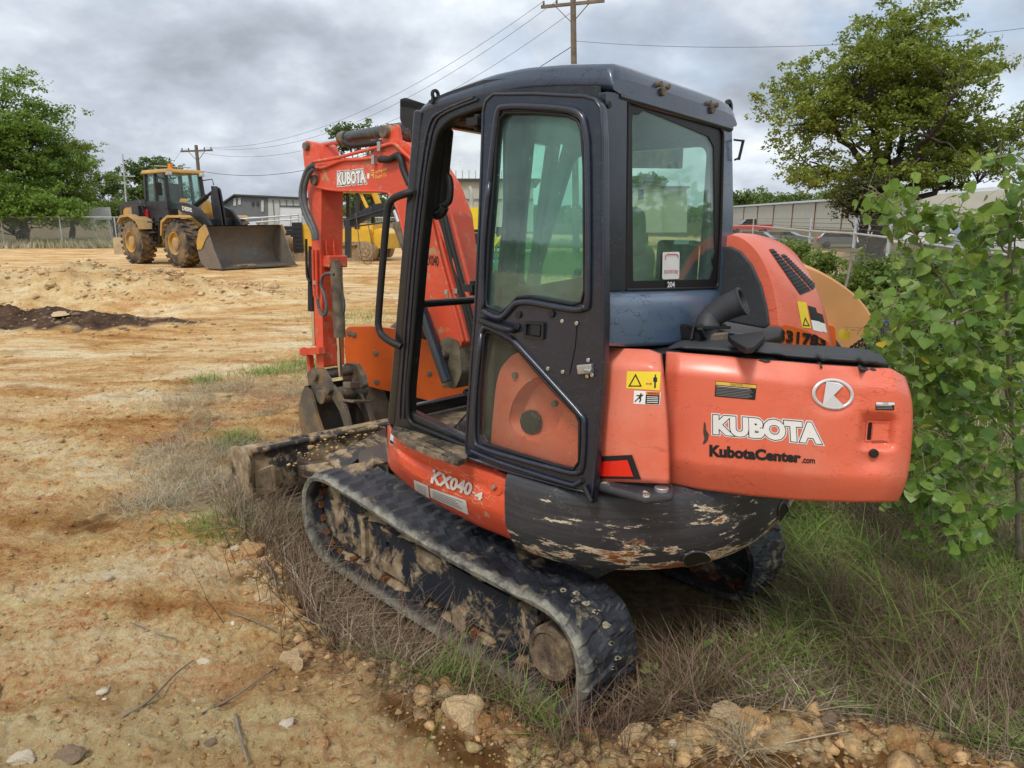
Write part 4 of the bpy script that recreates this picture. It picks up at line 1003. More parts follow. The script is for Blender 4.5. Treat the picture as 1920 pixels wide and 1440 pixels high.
hk.add(P_ + [p + Vector((0, 0, 0.022)) for p in P_], [tuple(range(8)), tuple(range(8, 16))] + [(i, (i + 1) % 8, 8 + (i + 1) % 8, 8 + i) for i in range(8)])
up(hk, 'hinge_cover', 'black', 0.004)
# hidden body that fills the bay between cab and hood
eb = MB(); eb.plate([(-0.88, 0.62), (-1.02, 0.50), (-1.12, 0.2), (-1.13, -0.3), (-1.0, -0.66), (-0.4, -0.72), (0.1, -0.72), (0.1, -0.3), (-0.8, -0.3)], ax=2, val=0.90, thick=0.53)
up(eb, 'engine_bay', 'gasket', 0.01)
# ---- intake elbow
E0, E1 = A(1326, 632, 0, -1.0), A(1366, 563, 0, -1.06)
el = MB(); pth = [A(1324, 636, 0, -1.0), A(1325, 616, 0, -1.0), A(1332, 598, 0, -1.0)]; pth += [pth[-1] + Vector((-.75, -.40, .55)).normalized() * .060 + Vector((0, 0, .012)), pth[-1] + Vector((-.88, -.30, .42)).normalized() * .13 + Vector((0, 0, .025))]
el.tube(pth, [0.052, 0.050, 0.048, 0.053, 0.057], 20, cap=False, spline=4)
tip = pth[-1]; dr = (pth[-1] - pth[-2]).normalized()
el.lathe(tip, tip + dr * 0.02, [(-0.004, 0.059), (0.006, 0.061), (0.008, 0.050), (-0.06, 0.044), (-0.06, 1e-4)], 24)
elo = up(el, 'intake_elbow', 'plastic')
cl = MB(); cl.tube([A(u, v, 0, -1.0) for u, v in ((1296, 636), (1300, 612), (1330, 608), (1360, 610))], 0.006, 8); cl.bar(A(1294, 612, 0, -0.98), A(1352, 612, 0, -1.02), 0.10, 0.012); cl.bar(A(1296, 636, 0, -0.98), A(1296, 612, 0, -0.98), 0.1, 0.012); cl.bar(A(1322, 636, 0, -1.04), A(1312, 616, 0, -1.04), 0.02, 0.012); up(cl, 'elbow_bracket', 'black', 0.003)
cl = MB(); c0 = A(1330, 634, 0, -1.0); cl.cyl(c0 - Vector((0, 0, 0.012)), c0 + Vector((0, 0, 0.03)), 0.075, 24); up(cl, 'elbow_clamp', 'cast')
cl = MB(); cl.bar(A(1355, 626, 0, -1.0), A(1408, 630, 0, -1.0), 0.11, 0.016); up(cl, 'bracket_plate', 'blue_grey', 0.003)
# ---- right-hand bonnet: rounded orange shell with black end plate and grille slots
def bon(L0, pts): return [A(u, v, 1, L0) for u, v in pts]
prof_px = [(1340, 452), (1372, 441), (1400, 452), (1425, 480), (1444, 520), (1455, 565), (1461, 612)]
LR = [-0.22, -0.235, -0.27, -0.42, -0.57, -0.70, -0.77, -0.80]
base = catmull([Vector(p) for p in ([A(u, v, 1, -0.24) for u, v in prof_px])], 4)
# the shell widens to the right as it runs to the rear: every section is the base profile swept to the right
F0 = -0.80
def shell_pt(p, k):
    y, df, dz = k
    q = max(0, (1.90 - p.z)) / .45
    return Vector((p.x + df * max(0, (2.05 - p.z)) * 0.9 - .05 * q * (-.245 - y), y, p.z + dz - .20 * q * (-.245 - y)))
ks = [(-0.245, 0, 0.0), (-0.30, -0.01, 0.012), (-0.45, -0.03, 0.012), (-0.60, -0.06, 0.0), (-0.72, -0.085, -0.02), (-0.79, -0.10, -0.06), (-0.82, -0.10, -0.12)]
sh = MB(); sh.loft([[shell_pt(p, k) for p in base] for k in ks], cap=False, closed=False)
sho = up(sh, 'side_bonnet', 'hood_orange')
bp = MB(); inn = [(1350, 476), (1372, 468), (1392, 478), (1412, 500), (1430, 535), (1438, 572), (1442, 609), (1340, 600)]
bp.plate([(p.x, p.z) for p in base] + A2([(1400, 606), (1340, 596)], 1, -0.24), ax=1, val=-0.262, thick=0.02)
up(bp, 'bonnet_end_plate', 'hood_orange', 0.003)
bp = MB(); bp.plate(A2([(1340, 468), (1372, 461), (1392, 471), (1413, 496), (1430, 533), (1441, 575), (1446, 608), (1436, 616), (1340, 598)], 1, -0.24), ax=1, val=-0.24, thick=0.02)
up(bp, 'black_end_cover', 'plastic', 0.01)
for q in ([(1441, 468), (1449, 467), (1520, 545), (1500, 553)], [(1463, 478), (1470, 477), (1530, 536), (1523, 544)]):
    c = conform(sho, [q[0], q[1], q[2], q[3]], 0.0035)
    sticker(sho, q, 'gasket', 'grille_slot', off=0.003, nx=3, ny=12)
    for k in range(1, 14):
        t = k / 14; a = quadmap(q, 0, t); b = quadmap(q, 1, t)
        cc = conform(sho, [tuple(a), tuple(b)], 0.006)
        if cc: z = MB(); z.tube(cc, 0.0022, 4, cap=False); un(z, 'grille_bar', 'black')
y1 = sticker(sho, [(1494, 565), (1511, 567), (1520, 616), (1503, 614)], 'yellow_st', off=0.002)
sticker(sho, [(1502, 594), (1515, 595), (1518, 613), (1504, 612)], 'ink', 'pictogram', None, 0.003, poly=[[(0.5, 0), (1, .95), (0, .95), (0.5, 0.02), (.5, .25), (.18, .84), (.82, .84), (.5, .25)]])
sticker(sho, [(1514, 573), (1529, 577), (1536, 603), (1520, 600)], 'ink', off=0.002); sticker(sho, [(1520, 600), (1536, 603), (1541, 623), (1524, 619)], 'white', off=0.002)
sticker(sho, [(1531, 586), (1542, 590), (1546, 607), (1536, 604)], 'ink', off=0.002); sticker(sho, [(1536, 604), (1546, 607), (1550, 624), (1540, 621)], 'white', off=0.002)

# ---- cab
CF, CL, CR = -0.86, 0.76, -0.22        # rear face, left face, right face
cab_out = A2([(737, 801), (743, 640), (757, 470), (776, 320), (793, 215), (804, 188), (840, 172), (905, 150), (1000, 142), (1126, 152), (1126, 645), (962, 645), (926, 690), (917, 868), (880, 862)], 1, CL)
door_hole = rnd(A2([(767, 792), (766, 735), (775, 640), (788, 480), (806, 320), (822, 248), (846, 222), (905, 200), (950, 195), (950, 400), (930, 600), (908, 690), (897, 846), (840, 822)], 1, CL), 0.045)
q_hole = rnd(A2([(992, 208), (1105, 196), (1108, 517), (1040, 528), (967, 542), (972, 430)], 1, CL), 0.06)
cs = MB(); cs.plate(cab_out, [door_hole, q_hole], ax=1, val=CL - 0.05, thick=0.05)
cso = up(cs, 'cab_side_frame', 'doorway', 0.012, seg=3)
def rim(mb, pts3, r, n=8): mb.tube(list(pts3) + [pts3[0]], r, n, cap=False)
# double weather seal round the doorway, grooves on the pillar
dr_ = [Vector((a, CL + 0.004, b)) for a, b in rnd(A2([(767, 792), (766, 735), (775, 640), (788, 480), (806, 320), (822, 248), (846, 222), (905, 200), (950, 195), (950, 400), (930, 600), (908, 690), (897, 846), (840, 822)], 1, CL), 0.045)]
rm = MB(); rim(rm, dr_, 0.012); up(rm, 'door_seal', 'gasket')
for dx in (-9, -17):
    rg_ = MB(); rg_.tube([A(u + dx, v, 1, CL + 0.003) for u, v in ((766, 785), (768, 735), (775, 640), (788, 480), (806, 320), (822, 240 - dx * -0.4), (846, 212 + dx * .2), (905, 190 + dx * .4))], 0.006, 8, spline=3); up(rg_, 'pillar_ridge', 'navy')
gq = MB(); gq.plate(A2([(985, 200), (1115, 190), (1115, 522), (1040, 532), (962, 548), (968, 430)], 1, CL - 0.02), ax=1, val=CL - 0.03, thick=0.006); up(gq, 'side_window', 'glass')
# rear face
rear_out = rnd(A2([(1160, 184), (1170, 162), (1372, 205), (1375, 400), (1370, 555), (1367, 600), (1150, 600)], 0, CF), [0.01, 0.01, 0.05, 0.01, 0.01, 0.01, 0.01])
rw = rnd(A2([(1177, 182), (1355, 242), (1351, 420), (1345, 540), (1172, 544)], 0, CF), [0.015, 0.04, 0.01, 0.03, 0.01])
rs = MB(); rs.plate(rear_out, [rw], ax=0, val=CF, thick=0.06); rso = up(rs, 'rear_frame', 'blue_grey', 0.014, seg=3)
pl_ = MB(); pl_.plate(rnd(A2([(1134, 172), (1174, 176), (1171, 545), (1135, 545)], 0, CF - 0.006), 0.008), ax=0, val=CF - 0.010, thick=0.03); plo = up(pl_, 'corner_pillar', 'navy', 0.008)
for v in (197, 513):
    c0 = A(1138, v, 0, CF - 0.012); z = MB(); z.cyl(c0, c0 - Vector((0.012, 0, 0)), 0.012, 14); up(z, 'pillar_bolt', 'black')
gr_ = MB(); gr_.plate(rw, ax=0, val=CF + 0.006, thick=0.006); gro = up(gr_, 'rear_window', 'glass')
clear = rnd(A2([(1184, 232), (1186, 212), (1197, 216), (1206, 206), (1222, 212), (1328, 256), (1338, 276), (1340, 470), (1334, 486), (1337, 500), (1329, 524), (1186, 527)], 0, CF + 0.004), 0.008)
ft = MB(); ft.plate([(a, b) for a, b in rw], [clear], ax=0, val=CF + 0.0015, thick=0.003); up(ft, 'window_frit', 'gasket')
seal = MB(); rim(seal, [Vector((CF - 0.002, a, b)) for a, b in rw], 0.007); up(seal, 'window_seal', 'gasket')
# white number sticker on the rear window
s1 = MB(); s1.plate(rnd(A2([(1243, 473), (1274, 472), (1273, 523), (1242, 524)], 0, CF - 0.001), 0.01, 3), ax=0, val=CF - 0.002, thick=0.002); s1o = up(s1, 'white_sticker', 'white')
lettering(s1o, 'SOUTHSTONE', [(1245, 506), (1271, 506), (1271, 513), (1245, 513)], 'red_st', off=0.001)
z = MB(); z.tube(conform(s1o, [(1247, 487), (1247, 480), (1251, 477), (1268, 477), (1271, 479), (1271, 484)], 0.001), 0.0018, 5); un(z, 'sticker_logo', 'red_st')
z = MB(); z.plate(A2([(1249, 527), (1267, 527), (1267, 540), (1249, 540)], 0, CF - 0.001), ax=0, val=CF - 0.0005, thick=0.0003); zo = up(z, 'number_backing', 'gasket')
lettering(zo, '204', [(1251, 528), (1265, 528), (1265, 539), (1251, 539)], 'white', off=0.001, bold=0.03)
# lower rear panel, swelling outward
def low_fn(u, v, s, t):
    o = 0.0 + 0.055 * (1 - math.exp(-t * 9)) + 0.02 * t - 0.16 * max(0, (s - 0.86) / 0.14) ** 2
    return A(u, v, 0, CF - 0.004 - o)
lw = MB(); g = coons([(1134, 545), (1172, 546), (1250, 545), (1345, 542), (1366, 538)], [(1132, 648), (1180, 650), (1250, 647), (1310, 640), (1352, 634)], 26, 14, low_fn)
lwo = up(patch(lw, g, 0.03, (-1, 0, 0)), 'lower_rear_panel', 'blue_grey')
# roof
rf = MB()
def roof_ring(f0, zt, inset):
    return f0, zt, inset
roof_px = [(793, 194), (829, 176), (880, 156), (931, 138), (988, 126), (1060, 120), (1130, 118), (1165, 118)]
Fz = [A(u, v, 1, CL - 0.03) for u, v in roof_px]
Fs = [p.x for p in Fz]; Zs = [p.z + 0.012 for p in Fz]
order = np.argsort(Fs)
def ztop(f): return float(np.interp(f, np.array(Fs)[order], np.array(Zs)[order]))
fmin, fmax = CF - 0.015, Fs[0] + 0.01
rings = []
for f in list(np.linspace(fmin, fmin + .05, 6))[:-1] + list(np.linspace(fmin + .05, fmax, 22)):
    e = min(1.0, (f - fmin) / 0.045); e = math.sqrt(max(0, 1 - (1 - e) ** 2))
    e2 = min(1.0, (fmax - f) / 0.06); e2 = math.sqrt(max(0, 1 - (1 - e2) ** 2)); ee = min(e, e2)
    zt = ztop(f) ; zb = zt - (0.115 if f < -0.3 else 0.115 - 0.03 * (f + 0.3) / 0.35)
    zt_ = zb + (zt - zb) * (0.55 + 0.45 * ee)
    yl, yr = CL + 0.004, CR - 0.004
    w = 0.05; ring = []
    for (y, zz) in ((yl - 0.04, zb), (yl, zb + 0.012), (yl, zb + (zt_ - zb) * .45), (yl - 0.006, zt_ - 0.030), (yl - 0.035, zt_ - 0.004), (yl - 0.2, zt_ - 0.004), ((yl + yr) / 2, zt_ - 0.004), (yr + 0.2, zt_ - 0.004), (yr + 0.05, zt_ - 0.006), (yr + 0.012, zt_ - 0.035), (yr, zb + (zt_ - zb) * .45), (yr, zb + 0.012), (yr + 0.04, zb)):
        ring.append(Vector((f, y, zz)))
    rings.append(ring)
rf.loft(rings, cap=True)
rfo = up(rf, 'cab_roof', 'navy_top', label='scratched dark roof of the cab')
rfo.modifiers.new('sub', 'SUBSURF').levels = 1; rfo.modifiers['sub'].render_levels = 1
rr_ = MB(); rr_.tube([Vector((CF - 0.002, y, 2.335)) for y in np.linspace(CL - 0.05, CR + 0.03, 6)], 0.014, 10); up(rr_, 'rear_gutter', 'navy')
for u, v in ((1241, 172), (1333, 206)):
    h = hit(rfo, u, v)
    if h[0]:
        z = MB(); n_ = (RZ.to_3x3() @ Vector((-1, 0, 0))); z.cyl(h[0] - n_ * .01, h[0] + n_ * 0.012, 0.016, 14)
        for dy in (-0.03, 0.03): z.cyl(h[0] + RZ.to_3x3() @ Vector((0, dy, 0.022)) - n_ * .01, h[0] + RZ.to_3x3() @ Vector((0, dy, 0.022)) + n_ * 0.014, 0.011, 8)
        un(z, 'roof_plug', 'cast')
def eye_plate(u, v, ax, val, r, nm='lifting_eye'):
    c = A(u, v, ax, val); z = MB()
    pts = [(c[1] + r * math.cos(t), c[2] + r * math.sin(t)) for t in np.linspace(-0.6, math.pi + 0.6, 14)] + [(c[1] - r * 1.1, c[2] - r * 1.8), (c[1] + r * 1.1, c[2] - r * 1.8)]
    hole = [(c[1] + r * .5 * math.cos(t), c[2] + r * .5 * math.sin(t)) for t in np.linspace(0, 2 * math.pi, 12)[:-1]]
    z.plate(pts, [hole], ax=0, val=c[0], thick=0.012); up(z, nm, 'black', 0.002)
eye_plate(1368, 202, 0, CF + 0.03, 0.036); eye_plate(818, 177, 0, 0.02, 0.022)
# right and front frames, interior
rt = MB(); rt.plate([(CF + .02, 1.40), (CF + .02, 2.34), (0.06, 2.34), (0.40, 1.30), (0.42, 0.92), (CF + .02, 0.92)], [rnd([(CF + .10, 1.52), (CF + .10, 2.27), (0.0, 2.27), (0.27, 1.52)], 0.06)], ax=1, val=CR, thick=0.045)
up(rt, 'cab_right_frame', 'doorway', 0.01)
rg2 = MB(); rg2.plate([(CF + .09, 1.50), (CF + .09, 2.28), (0.0, 2.28), (0.28, 1.50)], ax=1, val=CR + 0.015, thick=0.006); up(rg2, 'right_window', 'glass_low')
fp = MB()
fa, fb = A(793, 205, 1, CL), A(741, 795, 1, CL)
for y in (CL - 0.03, CR + 0.03):
    fp.bar((fb.x + 0.03, y, fb.z), (fa.x + 0.03, y, fa.z), 0.055, 0.07, up=(0, 1, 0))
fp.bar((fa.x + 0.02, CL - .03, fa.z - 0.02), (fa.x + 0.02, CR + .03, fa.z - 0.02), 0.06, 0.07)
tb = A(790, 573, 1, CL - 0.05)
fp.bar((tb.x + 0.06, CL - .03, tb.z), (tb.x + 0.06, CR + .03, tb.z), 0.03, 0.035)
fp.bar((fb.x + 0.03, CL - .03, fb.z + 0.04), (fb.x + 0.03, CR + .03, fb.z + 0.04), 0.05, 0.06)
up(fp, 'front_frame', 'doorway', 0.01)
ws = MB(); a_, b_ = Vector((fb.x + .035, 0, fb.z)), Vector((fa.x + .035, 0, fa.z)); 
ws.add([Vector((a_.x, CL - .06, a_.z)), Vector((a_.x, CR + .06, a_.z)), Vector((b_.x, CR + .06, b_.z)), Vector((b_.x, CL - .06, b_.z))], [(0, 1, 2, 3)]); up(ws, 'windscreen', 'glass_low', fixn=False)
fl = MB(); fl.box((-0.27, 0.27, 0.905), (1.18, 0.94, 0.04)); up(fl, 'cab_floor', 'floor_mat', 0.005)
sl = MB(); sl.bar(A(768, 775, 1, CL - .03), A(905, 842, 1, CL - .03), 0.05, 0.05); up(sl, 'door_sill', 'doorway', 0.01)
mt = MB(); mt.plate(rnd(A2([(772, 765), (870, 752), (880, 770), (850, 805), (790, 790)], 2, 0.93), 0.02), ax=2, val=0.926, thick=0.010); up(mt, 'floor_mat', 'floor_mat', 0.003)
st_ = MB(); st_.box((-0.42, 0.33, 1.12), (0.40, 0.44, 0.14)); st_.box((-0.42, 0.33, 0.99), (0.34, 0.36, 0.14), taper=1.1); up(st_, 'seat', 'seat', 0.05, seg=4)
bk_ = MB(); bk_.box((-0.66, 0.33, 1.50), (0.12, 0.42, 0.66), Matrix.Rotation(-0.10, 3, 'Y'), taper=0.86); up(bk_, 'seat_back', 'seat', 0.055, seg=4)
bk_ = MB(); bk_.box((-0.715, 0.40, 1.88), (0.10, 0.27, 0.20), taper=0.85); up(bk_, 'headrest', 'seat', 0.045, seg=4)
cn = MB(); cn.box((-0.60, -0.02, 1.28), (0.42, 0.26, 0.80), taper=0.95); up(cn, 'right_console', 'interior', 0.03)
cn = MB(); cn.box((-0.45, 0.62, 1.22), (0.50, 0.14, 0.40), taper=0.9); up(cn, 'left_console', 'interior', 0.03)
sb = MB(); sb.box((-0.725, -0.04, 1.74), (0.10, 0.24, 0.22)); sbo = up(sb, 'control_box', 'interior', 0.02)
for q, m_ in (([(1268, 408), (1294, 408), (1293, 430), (1267, 430)], 'ink2'), ([(1296, 408), (1330, 410), (1328, 432), (1294, 431)], 'white'), ([(1265, 440), (1292, 440), (1291, 458), (1264, 458)], 'white'), ([(1293, 440), (1327, 441), (1325, 462), (1292, 460)], 'ink2'), ([(1265, 434), (1328, 435), (1328, 439), (1265, 438)], 'orange_st')):
    sticker(sbo, q, m_, 'label_sheet', off=0.002)
for (x_, y_, lean) in ((-0.22, 0.62, 0.05), (-0.24, 0.0, -0.05)):
    jb = MB(); jb.cyl((x_, y_, 1.40), (x_, y_, 1.46), 0.05, 14); jb.tube([(x_, y_, 1.45), (x_ + 0.02, y_, 1.53), (x_ + .03, y_ - lean * .4, 1.60)], 0.012, 8); up(jb, 'joystick', 'black')
    jg = MB(); jg.tube([(x_ + .03, y_ - lean * .4, 1.58), (x_ + .035, y_ - lean * .5, 1.64), (x_ + .02, y_ - lean * .5, 1.70)], [0.020, 0.024, 0.018], 10, spline=3); up(jg, 'joystick_grip', 'black')
for y_ in (0.34, 0.18):
    lv = MB(); lv.tube([(0.14, y_, 0.95), (0.18, y_, 1.2), (0.10, y_, 1.42), (0.06, y_ + .02, 1.50)], 0.010, 8, spline=3); up(lv, 'travel_lever', 'black')
    pd = MB(); pd.box((0.16, y_, 1.03), (0.16, 0.085, 0.018), Matrix.Rotation(-0.45, 3, 'Y'))
    for k in range(5): pd.box((0.10 + k * 0.03, y_, 1.012 + k * 0.0145), (0.010, 0.08, 0.016), Matrix.Rotation(-0.45, 3, 'Y'))
    up(pd, 'foot_pedal', 'black', 0.003)
hl = MB(); hl.box((-0.40, 0.27, 2.335), (0.84, 0.90, 0.03)); up(hl, 'headliner', 'interior', 0.01)
sv = MB(); sv.plate(A2([(1187, 273), (1282, 276), (1280, 316), (1186, 315)], 0, -0.1), ax=0, val=-0.10, thick=0.02); up(sv, 'sun_blind', 'floor_mat', 0.004)
# interior grab handle on the front pillar
gh = MB(); gh.tube([A(u, v, 1, CL - 0.10) for u, v in ((826, 388), (842, 378), (845, 350), (842, 333), (836, 328))], 0.014, 8, spline=4); gh.tube([A(u, v, 1, CL - 0.10) for u, v in ((812, 398), (818, 404), (828, 400), (834, 388))], 0.02, 8, spline=3); up(gh, 'grab_handle', 'black')
ib = MB(); ib.bar(A(833, 240, 1, CL - .13), A(818, 400, 1, CL - .13), 0.09, 0.05, up=(0, 1, 0)); up(ib, 'inner_pillar_cover', 'interior', 0.015)
# ---- door, folded back flat against the cab side
DL = 0.845
d_out = [(905, 206), (910, 186), (924, 173), (1000, 172), (1098, 177), (1117, 183), (1128, 200), (1132, 260), (1133, 419), (1135, 600), (1130, 727), (1121, 838), (1112, 946), (1098, 926), (1065, 918), (960, 890), (874, 862), (872, 838), (877, 754), (882, 671), (887, 596), (896, 420), (903, 260)]
w1 = [(926, 348), (931, 270), (937, 222), (949, 211), (1000, 211), (1062, 216), (1083, 226), (1091, 246), (1095, 312), (1096, 543), (1090, 567), (1073, 571), (1030, 563), (995, 556), (970, 558), (955, 574), (940, 586), (913, 574), (911, 558), (917, 450)]
w2 = [(908, 631), (913, 622), (924, 624), (957, 642), (971, 655), (1000, 690), (1040, 735), (1080, 776), (1087, 792), (1086, 865), (1075, 880), (1040, 872), (960, 848), (908, 832), (897, 815), (900, 740)]
dp = MB(); D_out, D_w1, D_w2 = (A2(p, 1, DL) for p in (d_out, w1, w2))
dp.plate(D_out, [D_w1, D_w2], ax=1, val=DL - 0.035, thick=0.035)
doo = up(dp, 'cab_door', 'navy', 0.010, seg=3, label='dark door folded back against the cab')
def inset(pts, d):
    cx = sum(p[0] for p in pts) / len(pts); cy = sum(p[1] for p in pts) / len(pts)
    return [(p[0] + d * (p[0] - cx) / max(1e-6, math.hypot(p[0] - cx, p[1] - cy)), p[1] + d * (p[1] - cy) / max(1e-6, math.hypot(p[0] - cx, p[1] - cy))) for p in pts]
for w_, d_, r_ in ((w1, 11, 0.013), (w2, 9, 0.011)):
    z = MB(); rim(z, [A(u, v, 1, DL + 0.004) for u, v in [tuple(q) for q in catmull([Vector(p) for p in inset(w_, d_) + [inset(w_, d_)[0]]], 3)]], r_, 10); up(z, 'pressed_rim', 'navy', parent=doo)
    z = MB(); rim(z, [A(u, v, 1, DL + 0.001) for u, v in w_], 0.006, 8); up(z, 'glass_seal', 'gasket', parent=doo)
    z = MB(); z.plate(A2(w_, 1, DL - .02), ax=1, val=DL - 0.022, thick=0.005); up(z, 'door_glass', 'glass' if w_ is w1 else 'glass_low', parent=doo)
z = MB(); rim(z, [A(u, v, 1, DL + 0.0) for u, v in inset(d_out, -4)], 0.006, 8); up(z, 'door_edge', 'navy', parent=doo)
ih = MB(); ih.plate(rnd(A2([(986, 602), (1023, 604), (1022, 637), (984, 633)], 1, DL), 0.01), [rnd(A2([(990, 607), (1019, 609), (1018, 632), (989, 629)], 1, DL), 0.006)], ax=1, val=DL, thick=0.012); up(ih, 'latch_bezel', 'black', 0.003, parent=doo)
ih = MB(); ih.plate(A2([(990, 607), (1019, 609), (1018, 632), (989, 629)], 1, DL), ax=1, val=DL - 0.001, thick=0.002); up(ih, 'latch_pocket', 'gasket', parent=doo)
ih = MB(); ih.plate(rnd(A2([(999, 608), (1016, 610), (1015, 629), (998, 627)], 1, DL), 0.006), ax=1, val=DL + 0.002, thick=0.008); up(ih, 'latch_lever', 'black', 0.003, parent=doo)
gp = MB(); gp.tube([A(u, v, 1, DL + o) for u, v, o in ((900, 600, 0), (905, 603, .03), (925, 611, .04), (945, 617, .04), (958, 619, .03), (962, 620, 0))], 0.012, 8, spline=4); up(gp, 'pull_handle', 'black', parent=doo)
cvp = MB(); cvp.plate(rnd(A2([(1030, 601), (1083, 601), (1079, 650), (1068, 704), (1022, 693), (1025, 640)], 1, DL), 0.008), ax=1, val=DL, thick=0.004); up(cvp, 'lock_cover', 'navy', 0.002, parent=doo)
for u, v in ((1055, 602), (1082, 606), (1028, 691), (1056, 697), (1104, 675), (1102, 705), (1111, 703)):
    z = MB(); c0 = A(u, v, 1, DL + .003); z.cyl(c0, c0 + Vector((0, 0.006, 0)), 0.0075, 10); up(z, 'screw', 'zinc', parent=doo)
for u, v in ((973, 590), (1035, 589), (971, 612)):
    z = MB(); c0 = A(u, v, 1, DL + .002); z.cyl(c0, c0 + Vector((0, 0.008, 0)), 0.013, 14); up(z, 'bolt_cap', 'black', parent=doo)
z = MB(); c0 = A(1098, 692, 1, DL + .004); z.box(c0, (0.065, 0.022, 0.035), Matrix.Rotation(0.2, 3, 'Y')); z.box(c0 + Vector((-0.02, 0.012, 0.0)), (0.03, 0.02, 0.012)); up(z, 'door_latch', 'zinc', 0.004, parent=doo)
z = MB(); z.tube([A(u, v, 1, DL + .012) for u, v in ((1095, 912), (1108, 940))], 0.010, 8); up(z, 'corner_stop', 'black', parent=doo)
z = MB(); z.tube([A(u, v, 1, DL + .006) for u, v in ((884, 846), (940, 868), (1060, 906), (1080, 908), (1092, 900))], 0.010, 8, spline=3); up(z, 'bottom_rail', 'navy', parent=doo)
for v in (230, 540, 800):
    z = MB(); c0 = A(896 - (v - 230) * 0.03, v, 1, 0.80); z.cyl(c0 - Vector((0, 0, .03)), c0 + Vector((0, 0, .03)), 0.014, 10); z.box(c0 + Vector((-0.0, 0.0, 0)), (0.06, 0.07, 0.03)); up(z, 'door_hinge', 'black', 0.004, parent=doo)
# ---- grab rail, work lamp, mirror bracket
gr_ = MB(); gr_.tube([A(u, v, 1, l) for u, v, l in ((772, 360, .78), (758, 364, .80), (738, 372, .80), (728, 388, .80), (724, 420, .80), (717, 500, .80), (710, 590, .80), (710, 612, .80), (716, 628, .80), (733, 641, .80), (752, 650, .78))], 0.017, 12, spline=4); up(gr_, 'grab_rail', 'black')
lm_ = MB(); lf = 0.16
lm_.plate(rnd(A2([(750, 186), (760, 183), (797, 195), (797, 205), (788, 243), (778, 246), (758, 238), (750, 225)], 1, .60), 0.01), ax=1, val=0.60, thick=-0.012); lm_.plate(A2([(750, 186), (797, 195), (797, 207), (752, 200)], 1, .60), ax=1, val=.60, thick=-.13); lm_.plate(A2([(758, 232), (788, 240), (786, 262), (764, 262)], 1, .59), ax=1, val=.56, thick=-.10)
up(lm_, 'lamp_bracket', 'black', 0.004)
lb = MB(); c0 = A(785, 216, 1, 0.53); lb.lathe(c0 - Vector((.05, 0, 0)), c0 + Vector((.06, 0, 0)), [(0, 1e-4), (0, 0.03), (0.04, 0.052), (0.10, 0.055), (0.10, 1e-4)], 20); up(lb, 'work_lamp', 'black')
mi = MB(); mi.tube([A(u, v, 1, CR - .02) for u, v in ((1376, 262), (1392, 264), (1394, 266))], 0.005, 6); mi.tube([A(u, v, 1, CR - .02) for u, v in ((1377, 300), (1384, 297))], 0.005, 6); mi.tube([A(1394, 262, 1, CR - .03), A(1385, 300, 1, CR - .03)], 0.007, 6); up(mi, 'mirror_bracket', 'black', 0.002)

# ---- boom, arm, bucket (left face of the boom at BL)
BL = -0.15
BT = 0.22
boom_px = [(587, 322), (592, 351), (632, 358), (690, 358), (717, 360), (732, 367), (742, 386), (752, 425), (772, 500), (800, 575), (826, 640), (838, 662), (858, 662), (866, 645), (862, 600), (850, 500), (838, 400), (815, 340), (785, 292), (762, 268), (740, 262), (715, 276), (690, 291), (655, 300), (620, 306), (598, 310)]
bm_ = MB(); bm_.plate(rnd(A2(boom_px, 1, BL), 0.02, 3), ax=1, val=BL, thick=-BT)
bmo = up(bm_, 'boom', 'arm_orange', 0.012)
def tp(mb_name, pts, L, r, mat, n=8, spline=4, parent=None):
    z = MB(); z.tube([A(p[0], p[1], 1, L + (p[2] if len(p) > 2 else 0)) for p in pts], r, n, spline=spline); return up(z, mb_name, mat, parent=parent)
# flange lip along the lower edge
tp('boom_edge', [(592, 350), (632, 357), (717, 359), (732, 366), (744, 388), (756, 430), (775, 500)], BL, 0.010, 'arm_orange', parent=bmo)
for dl in (0.0, -BT + 0.025):
    br = MB(); br.plate(rnd(A2([(716, 288), (717, 262), (715, 250), (719, 238), (729, 234), (735, 238), (741, 232), (747, 238), (750, 262), (758, 280), (768, 300), (740, 300)], 1, BL), 0.012), [], ax=1, val=BL + 0.004 + dl, thick=-0.025); up(br, 'cylinder_bracket', 'arm_orange', 0.006, parent=bmo)
z = MB(); c0 = A(724, 248, 1, BL + .01); z.cyl(c0 + Vector((0, 0.03, 0)), c0 - Vector((0, BT + .02, 0)), 0.038, 20); up(z, 'bracket_pin', 'cast', parent=bmo)
z = MB(); z.tube([A(u, v, 1, BL - .11) for u, v in ((760, 240), (645, 259))], 0.040, 18); z.tube([A(u, v, 1, BL - .11) for u, v in ((652, 258), (640, 260))], 0.047, 18); up(z, 'arm_cylinder', 'grey_cyl')
z = MB(); z.tube([A(u, v, 1, BL - .11) for u, v in ((645, 262), (596, 271))], 0.021, 14); up(z, 'arm_cylinder_rod', 'chrome')
tp('cylinder_hose', [(645, 266), (660, 273), (690, 270), (705, 268), (718, 266)], BL - .05, 0.018, 'black')
for pts, L_ in (([(590, 303), (610, 300), (640, 294), (680, 283), (710, 276), (730, 270), (742, 271), (756, 285), (775, 305), (800, 360), (830, 440), (862, 520), (880, 560)], BL + .02), ([(588, 316), (610, 313), (640, 301), (665, 299), (700, 296)], BL + .012)):
    tp('hydraulic_pipe', pts, L_, 0.012, 'arm_orange')
for u, v in ((713, 275), (702, 300)):
    z = MB(); z.box(A(u, v, 1, BL + .015), (0.03, 0.035, 0.06)); up(z, 'pipe_clamp', 'zinc', 0.004)
tp('wrapped_hose', [(712, 299), (730, 299), (745, 292), (752, 300), (757, 320), (768, 345)], BL + .03, 0.022, 'black')
